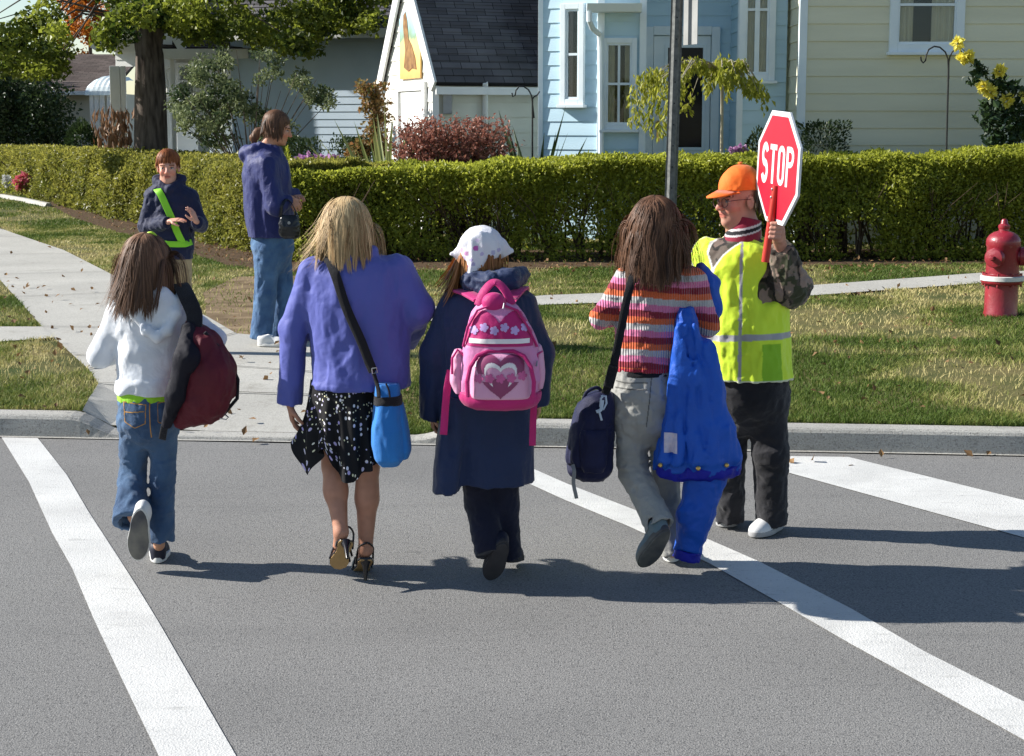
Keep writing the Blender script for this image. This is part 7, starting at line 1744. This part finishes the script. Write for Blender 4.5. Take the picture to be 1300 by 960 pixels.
for d_ in (-.015, -.05): MB().lathe(ax_top+axd*d_+nS*.035, [(.006, 0), (.006, .004), (.003, .006)], 10, nS).build('bolt', m_metal, ho, smooth=True)
# ================================================================ boy with the green sash
P = Person((226, 448), 'red haired boy in navy jacket with lime safety sash facing the street', z=KH)
M = frame((.12, -1, -.06), UPZ)
J = joints(P, (213.5, 213), (214, 233), (217, 262), (219, 332), [(195, 251), (240, 251)], [(186, 288, -.02), (254, 285, -.02)], [(214, 282, -.20), (249, 281, -.20)],
    [(210, 345), (228, 345)], [(210, 395), (231, 395)], [(210, 440), (233, 440)], [(208, 447, -.17), (236, 447, -.17)])
SKB = A(lin((232, 172, 150)))*.82
body(P, J, .80, SKB, M, 1.0, h=.0055, hands=[((J['wr'][0]+A([.01, 0, .01]), (.96, -.25, .12), (-.2, .3, -.9)), dict(s=.86, curl=.18, thumb=-1)), ((J['wr'][1], (-.25, -.35, .85), (-.9, .2, 0)), dict(s=.86, curl=.30, thumb=1))], brow=(.20, .07, .03))
m_nvj = cloth('navy_jacket_cloth', (.008, .012, .045), .65, .25, 400, .35, 10, c2=(.012, .018, .062))
TB = P.sl([(231, 201, 230, .065), (238, 193, 239, .085), (247, 188, 246, .10), (270, 189, 247, .118), (300, 190, 246, .122), (328, 194, 244, .118)])
def b(f):
    f.put(stack(TB), 0)
    f.put(cap(P.p(194, 251), P.p(186, 288, -.02), .068, .060), .03); f.put(cap(P.p(186, 288, -.02), P.p(213, 283, -.19), .058, .044, cut=True), .03)
    f.put(cap(P.p(241, 251), P.p(253.5, 285, -.02), .068, .060), .03); f.put(cap(P.p(253.5, 285, -.02), P.p(250, 283, -.17), .058, .044, cut=True), .03)
    f.chain([P.p(202, 232, -.03), P.p(214, 240, -.09), P.p(227, 232, -.03)], [.028]*3, .02); f.chain([P.p(199, 228, .0), P.p(214, 226, .08), P.p(231, 228, .0)], [.035, .045, .035], .03)
jb = garment(P, 'jacket', m_nvj, b, [P.p(170, 332, -.25), P.p(270, 222, .15)], h=.006, wr=[(.010, (.07, .07, .08), 3), (.004, (.03, .03, .04), 5)])
def b(f):
    f.put(stack(P.sl([(324, 196, 242, .108), (335, 196, 243, .115), (352, 200, 239, .10), (362, 210, 229, .05)])), 0)
    f.chain([P.p(209, 347), P.p(209, 395), P.p(209, 441)], [.074, .060, .058], .02, cut=True); f.chain([P.p(231, 347), P.p(233, 395), P.p(234, 441)], [.074, .060, .058], .02, cut=True)
garment(P, 'trousers', cloth('khaki_twill', (.36, .27, .15), .85, c2=(.45, .34, .20)), b, [P.p(180, 450, -.1), P.p(260, 322, .1)], h=.006, wr=[(.007, (.06, .06, .06), 3)])
for x, dx in ((209, -.01), (234, .01)):
    g = G(x, 447, KH); shoe(P, g+A([0, .06, .008]), g+A([dx*2, -.18, .008]), UPZ, .09, m_shoed, m_solew)
bb = bvh_of(jb)
def onb(px, py, lift=.012):
    h = bb.ray_cast(Vector((0, 0, H)), Vector(ray(px, py))); return A(h[0])-A([0, lift, 0]) if h[0] else P.p(px, py, -.14)
m_lime = mat('lime_webbing', (.22, .62, .02), .5, c2=(.28, .72, .03)); 
ribbon('safety_sash', [P.p(195, 239, .06), P.p(197, 238, -.02)]+[onb(x, y) for x, y in ((202, 243), (207, 252), (212, 263), (217, 274), (221, 284), (226, 296), (232, 308))], .052, .005, m_lime, P.root, [(0, .2, 1), (0, -.5, .9)]+[(0, -1, .25)]*7)
ribbon('belt', [onb(191, 306), onb(205, 309), onb(220, 310), onb(234, 310), onb(244, 307)], .045, .005, m_lime, P.root, (0, -1, 0))
scalp(P, 'hair_cap', J['head'], M, 1.0, m_hred, rad=(.081, .097, .088))
hair(P, 'hair', J['head'], M, 1.0, m_hred, 1100, .060, 1.05, .006, .08, seed=12, phi=(0, 1.15), theta=(0, 6.283), ends=.3, jit=.10, outward=.05)
hair(P, 'hair', J['head'], M, 1.0, m_hred, 500, .060, 1.04, .006, .05, seed=13, phi=(1.1, 1.65), theta=(2.9, 6.5), ends=.3, jit=.06)
hair(P, 'hair', J['head'], M, 1.0, m_hred, 300, .060, 1.10, .006, .06, seed=14, phi=(.2, .75), theta=(.5, 2.6), ends=.2, jit=.10, start=(.5, .9, .1))
# ================================================================ woman at the corner
P = Person((343, 437), 'woman with ponytail in blue jacket and jeans standing sideways at the hedge corner', z=KH)
M = frame((.96, .10, -.28), (.2, 0, 1))
J = joints(P, (352, 163), (339, 190), (340, 225), (346, 300), [(337, 207, -.17), (338, 205, .17)], [(350, 262, -.22), (352, 258, .20)], [(369, 252, -.14), (372, 250, .06)],
    [(340, 310, -.08), (350, 310, .08)], [(336, 375, -.07), (359, 375, .08)], [(333, 428, -.06), (354, 428, .09)], [(352, 434, -.05), (372, 431, .10)])
body(P, J, .96, A(lin((222, 160, 130)))*.8, M, 1.04, h=.0055, hands=[((J['wr'][0], (.55, -.1, -.8), (-.3, .6, .1)), dict(s=.95, curl=.7)), ((J['wr'][1], (.5, -.6, .1), (-.2, .3, -.6)), dict(s=.95, curl=.6))])
m_ind = cloth('indigo_jacket_cloth', (.014, .020, .105), .5, .25, 400, .4, 8, c2=(.020, .028, .14), vscale=4)
def b(f):
    f.put(stack(P.sl([(184, 326, 350, .09), (192, 318, 358, .14), (204, 311, 364, .19), (225, 308, 369, .20), (262, 309, 372, .20), (300, 316, 372, .19)])), 0)
    f.put(cap(P.p(337, 208, -.16), P.p(350, 262, -.23), .085, .072), .03); f.put(cap(P.p(350, 262, -.23), P.p(368, 253, -.14), .070, .048, cut=True), .03)
    f.put(cap(P.p(338, 206, .16), P.p(352, 258, .21), .08, .07), .03); f.put(cap(P.p(352, 258, .21), P.p(376, 247, .06), .068, .05, cut=True), .03)
    f.chain([P.p(323, 190, -.09), P.p(314, 195, 0), P.p(323, 190, .09)], [.045, .06, .045], .03); f.chain([P.p(330, 184, -.08), P.p(350, 189, -.06), P.p(354, 190, .03)], [.03, .026, .024], .02)
garment(P, 'jacket', m_ind, b, [P.p(298, 305, -.3), P.p(392, 176, .3)], h=.006, wr=[(.014, (.10, .10, .26), 3), (.005, (.04, .04, .09), 5)])
def b(f):
    f.put(stack(P.sl([(296, 320, 370, .165), (310, 319, 373, .165), (330, 324, 369, .13), (345, 334, 360, .07)])), 0)
    f.chain([P.p(339, 318, -.08), P.p(337, 375, -.07), P.p(331, 430, -.06)], [.105, .082, .085], .03, cut=True); f.chain([P.p(352, 318, .08), P.p(360, 372, .08), P.p(354, 428, .09)], [.105, .080, .075], .03, cut=True)
garment(P, 'jeans', m_jean2, b, [P.p(300, 440, -.2), P.p(390, 295, .2)], h=.006, wr=[(.009, (.06, .06, .08), 3), (.004, (.03, .03, .05), 4)])
g = G(330, 441, KH); shoe(P, g+A([-.02, 0, .008]), g+A([.245, -.02, .008]), UPZ, .095, m_shoew, m_solew, laces=m_jean2)
g = G(352, 436, KH); shoe(P, g+A([-.02, 0.05, .008]), g+A([.235, .02, .008]), UPZ, .095, m_shoew, m_solew, laces=m_jean2)
scalp(P, 'hair_cap', J['head'], M, 1.04, m_hdark, rad=(.081, .102, .090))
hair(P, 'hair', J['head'], M, 1.04, m_hdark, 1600, .15, 1.03, .005, .01, seed=22, phi=(0, 1.75), theta=(2.2, 7.2), ends=.1, jit=.03, start=(0, -1.2, -.3))
pt = P.p(333, 166)
co_ = P.p(330, 169); r22 = np.random.default_rng(4); V = MB()
f = Fld(P.p(305, 200, -.1), P.p(350, 150, .1), .005); f.chain([P.p(335, 164), P.p(327, 168), P.p(322.5, 175), P.p(322, 183)], [.022, .032, .032, .012], .02); f.wrinkle(.005, (.02, .02, .05), 3)
f.build('ponytail', m_hdark, P.root, attrs={'tint': lambda V: np.clip(.55+.4*vnoise(V/A([.02, .02, .08]), 5), 0, 1)})
MB().lathe(P.p(334.5, 164), [(.024, -.010), (.030, 0), (.024, .010)], 14, (1, 0, .45)).build('hair_tie', mat('green_hair_tie', (.05, .35, .12), .6, c2=(.25, .10, .35), vscale=40), P.root, smooth=True)
hb_ = empty('handbag', P.p(367, 300, -.27), 'small glossy black handbag hanging from the arm of the woman in the blue jacket', 'handbag')
m_lea = mat('black_leather', (.010, .011, .014), .25, bump=.2, bscale=60)
garment(P, 'pouch', m_lea, lambda f: f.put(stack(P.sl([(273, 358, 376, .03), (278, 355, 379, .045), (290, 353.5, 381, .055), (299, 355, 381, .052), (303, 360, 377, .035)], -.28), 2.6), 0), [P.p(345, 308, -.4), P.p(390, 268, -.15)], wr=[(.005, (.04, .04, .04), 3)], parent=hb_)
ribbon('strap', [P.p(356, 277, -.285), P.p(358, 262, -.30), P.p(364, 253, -.24), P.p(370, 258, -.22), P.p(379, 277, -.275)], .022, .005, m_lea, hb_, [(0, -1, 0), (0, -1, .2), (.2, -.3, 1), (.5, .3, .6), (1, -.5, 0)])
MB().lathe(P.p(367, 283, -.338), [(.012, 0), (.012, -.006), (.001, -.006)], 14, (0, 1, 0)).build('clasp', m_metal, hb_, smooth=True)
# ================================================================ fire hydrant
b0 = G(1270, 401, KH); hy = empty('fire_hydrant', b0, 'worn red fire hydrant with white flange ring on the lawn beside the sidewalk', 'fire hydrant')
kk = np.linalg.norm(U(1271, 340, b0[1])-U(1270, 340, b0[1])); zz = lambda py: U(1270, py, b0[1])[2]-b0[2]
m_hyd = mat('hydrant_red', (.20, .010, .020), .42, c2=(.30, .016, .030), vscale=6, bump=.25, bscale=30, spec=.5, coat=.3); wear(m_hyd, (.42, .16, .15), 22, .60, .70, .7); wear(m_hyd, (.07, .012, .012), 7, .60, .74, .7)
m_hyw = mat('flange_white', (.60, .60, .58), .5, c2=(.72, .72, .70), vscale=9); wear(m_hyw, (.30, .10, .09), 30, .64, .7, .7)
def lz(prof, name, m, par=hy, bevel=0): return MB().lathe(b0, [(max(r, .0005)*kk, zz(py)) for r, py in prof], 40).build(name, m, par, smooth=True)
lz([(21.5, 403), (21.5, 398), (20.6, 395), (20.4, 361), (23.5, 360.5), (25, 359.5), (26, 357.5), (26, 356.2)], 'barrel', m_hyd)
lz([(25, 356), (26.8, 355.5), (26.8, 350.2), (25, 349.6)], 'flange_ring', m_hyw)
lz([(24.5, 349.5), (24.5, 347.5), (20.5, 346.8), (20.2, 314), (21.4, 311.5), (21.4, 309)], 'upper_barrel', m_hyd)
lz([(21.2, 309), (21.4, 306.5), (20.6, 303), (17.5, 298.5), (12.5, 295), (8, 293.5), (6.5, 293), (6.3, 289.5)], 'bonnet', m_hyd)
lz([(6.8, 290.5), (7.4, 288.5), (7.2, 286), (5, 284.5), (4.4, 283.5), (4.2, 280.5), (2.6, 278.2), (.1, 277.8)], 'operating_nut', m_hyd)
def nozzle(dirv, py, off, rad, ln, name, capr):
    d = unit(A([dirv[0], dirv[1], 0])); c = A([b0[0], b0[1], b0[2]+zz(py)])+d*off*kk; t = lambda L_: [(r*kk, h*kk) for r, h in L_]
    o = MB().lathe(c, t([(rad*1.12, -8), (rad*1.12, 1), (rad, 1.6), (rad, ln)]), 28, d).build(name, m_hyd, hy, smooth=True)
    MB().lathe(c, t([(capr*.92, ln), (capr, ln+1), (capr, ln+5.4), (capr*.9, ln+7), (capr*.45, ln+8.2), (capr*.36, ln+8.4)]), 28, d).build('cap', m_hyd, o, smooth=True)
    MB().lathe(c, t([(capr*.30, ln+8), (capr*.30, ln+12.2), (capr*.2, ln+13), (.05, ln+13.2)]), 5, d).build('cap_nut', m_hyd, o)
nozzle((-.66, -.75), 326, 15, 11, 6, 'steamer_nozzle', 12.5)
nozzle((.96, -.28), 325, 16, 9.5, 4, 'hose_nozzle', 12)
nozzle((.70, .72), 325, 16, 9.5, 4, 'hose_nozzle', 12)
for i in range(8):
    a = 2*math.pi*(i+.35)/8
    for py, s in ((358.6, 1), (347.6, -1)):
        c = b0+A([math.cos(a)*23.6*kk, math.sin(a)*23.6*kk, zz(py if s < 0 else 361.5)]); MB().lathe(c, [(.011, -.012), (.011, .012)], 6).build('bolt', m_hyd, hy)
# ================================================================ sign post
pb_ = G(845.5, 446, KH); ps = empty('sign_post', pb_, 'weathered steel signpost rising behind the girl in the striped sweater', 'signpost')
m_gal = mat('galvanised_steel', (.085, .090, .088), .6, c2=(.16, .165, .16), vscale=30, metal=.35, bump=.2, bscale=60); m_gal2 = m_gal
yp = pb_[1]; w_ = .034; x0 = pb_[0]; ztop = 3.7; tx = (U(858, 60, yp)[0]-x0)/(U(858, 60, yp)[2]-KH)
b = MB()
sec = [(-w_-.012, .010), (-w_, .010), (-.016, -.024), (.016, -.024), (w_, .010), (w_+.012, .010), (w_+.012, .014), (w_-.003, .014), (.013, -.019), (-.013, -.019), (-w_+.003, .014), (-w_-.012, .014)]
for i in range(len(sec)): pass
V = [(x0+sx+tx*(z-KH), yp+sy, z) for z in (KH-.1, ztop) for sx, sy in sec]; n = len(sec)
b.add(V, [(i, (i+1) % n, (i+1) % n+n, i+n) for i in range(n)]); b.build('post', m_gal, ps)
for z in np.arange(.6, ztop, .16):
    MB().lathe((x0+tx*(z-KH), yp-.024, z), [(.006, 0), (.006, -.0015), (.0005, -.0016)], 10, (0, 1, 0)).build('bolt_hole', m_dark, ps)
q0, q1 = U(867, 57, yp), U(867, -70, yp); sg = MB(); dx = A([.26, .966, 0])
zc = (q0[2]+q1[2])/2; hh_ = (q1[2]-q0[2])/2; xc = x0+tx*(zc-KH)+.10
sg.obox((xc, yp-.02, zc), unit(A([.42, -.90, 0])), unit(A([.90, .42, 0])), (0, 0, 1), .10, .002, hh_)
sg.build('sign_plate', mat('sign_back', (.24, .245, .24), .6, c2=(.32, .325, .32), vscale=5), ps, bevel=.001)
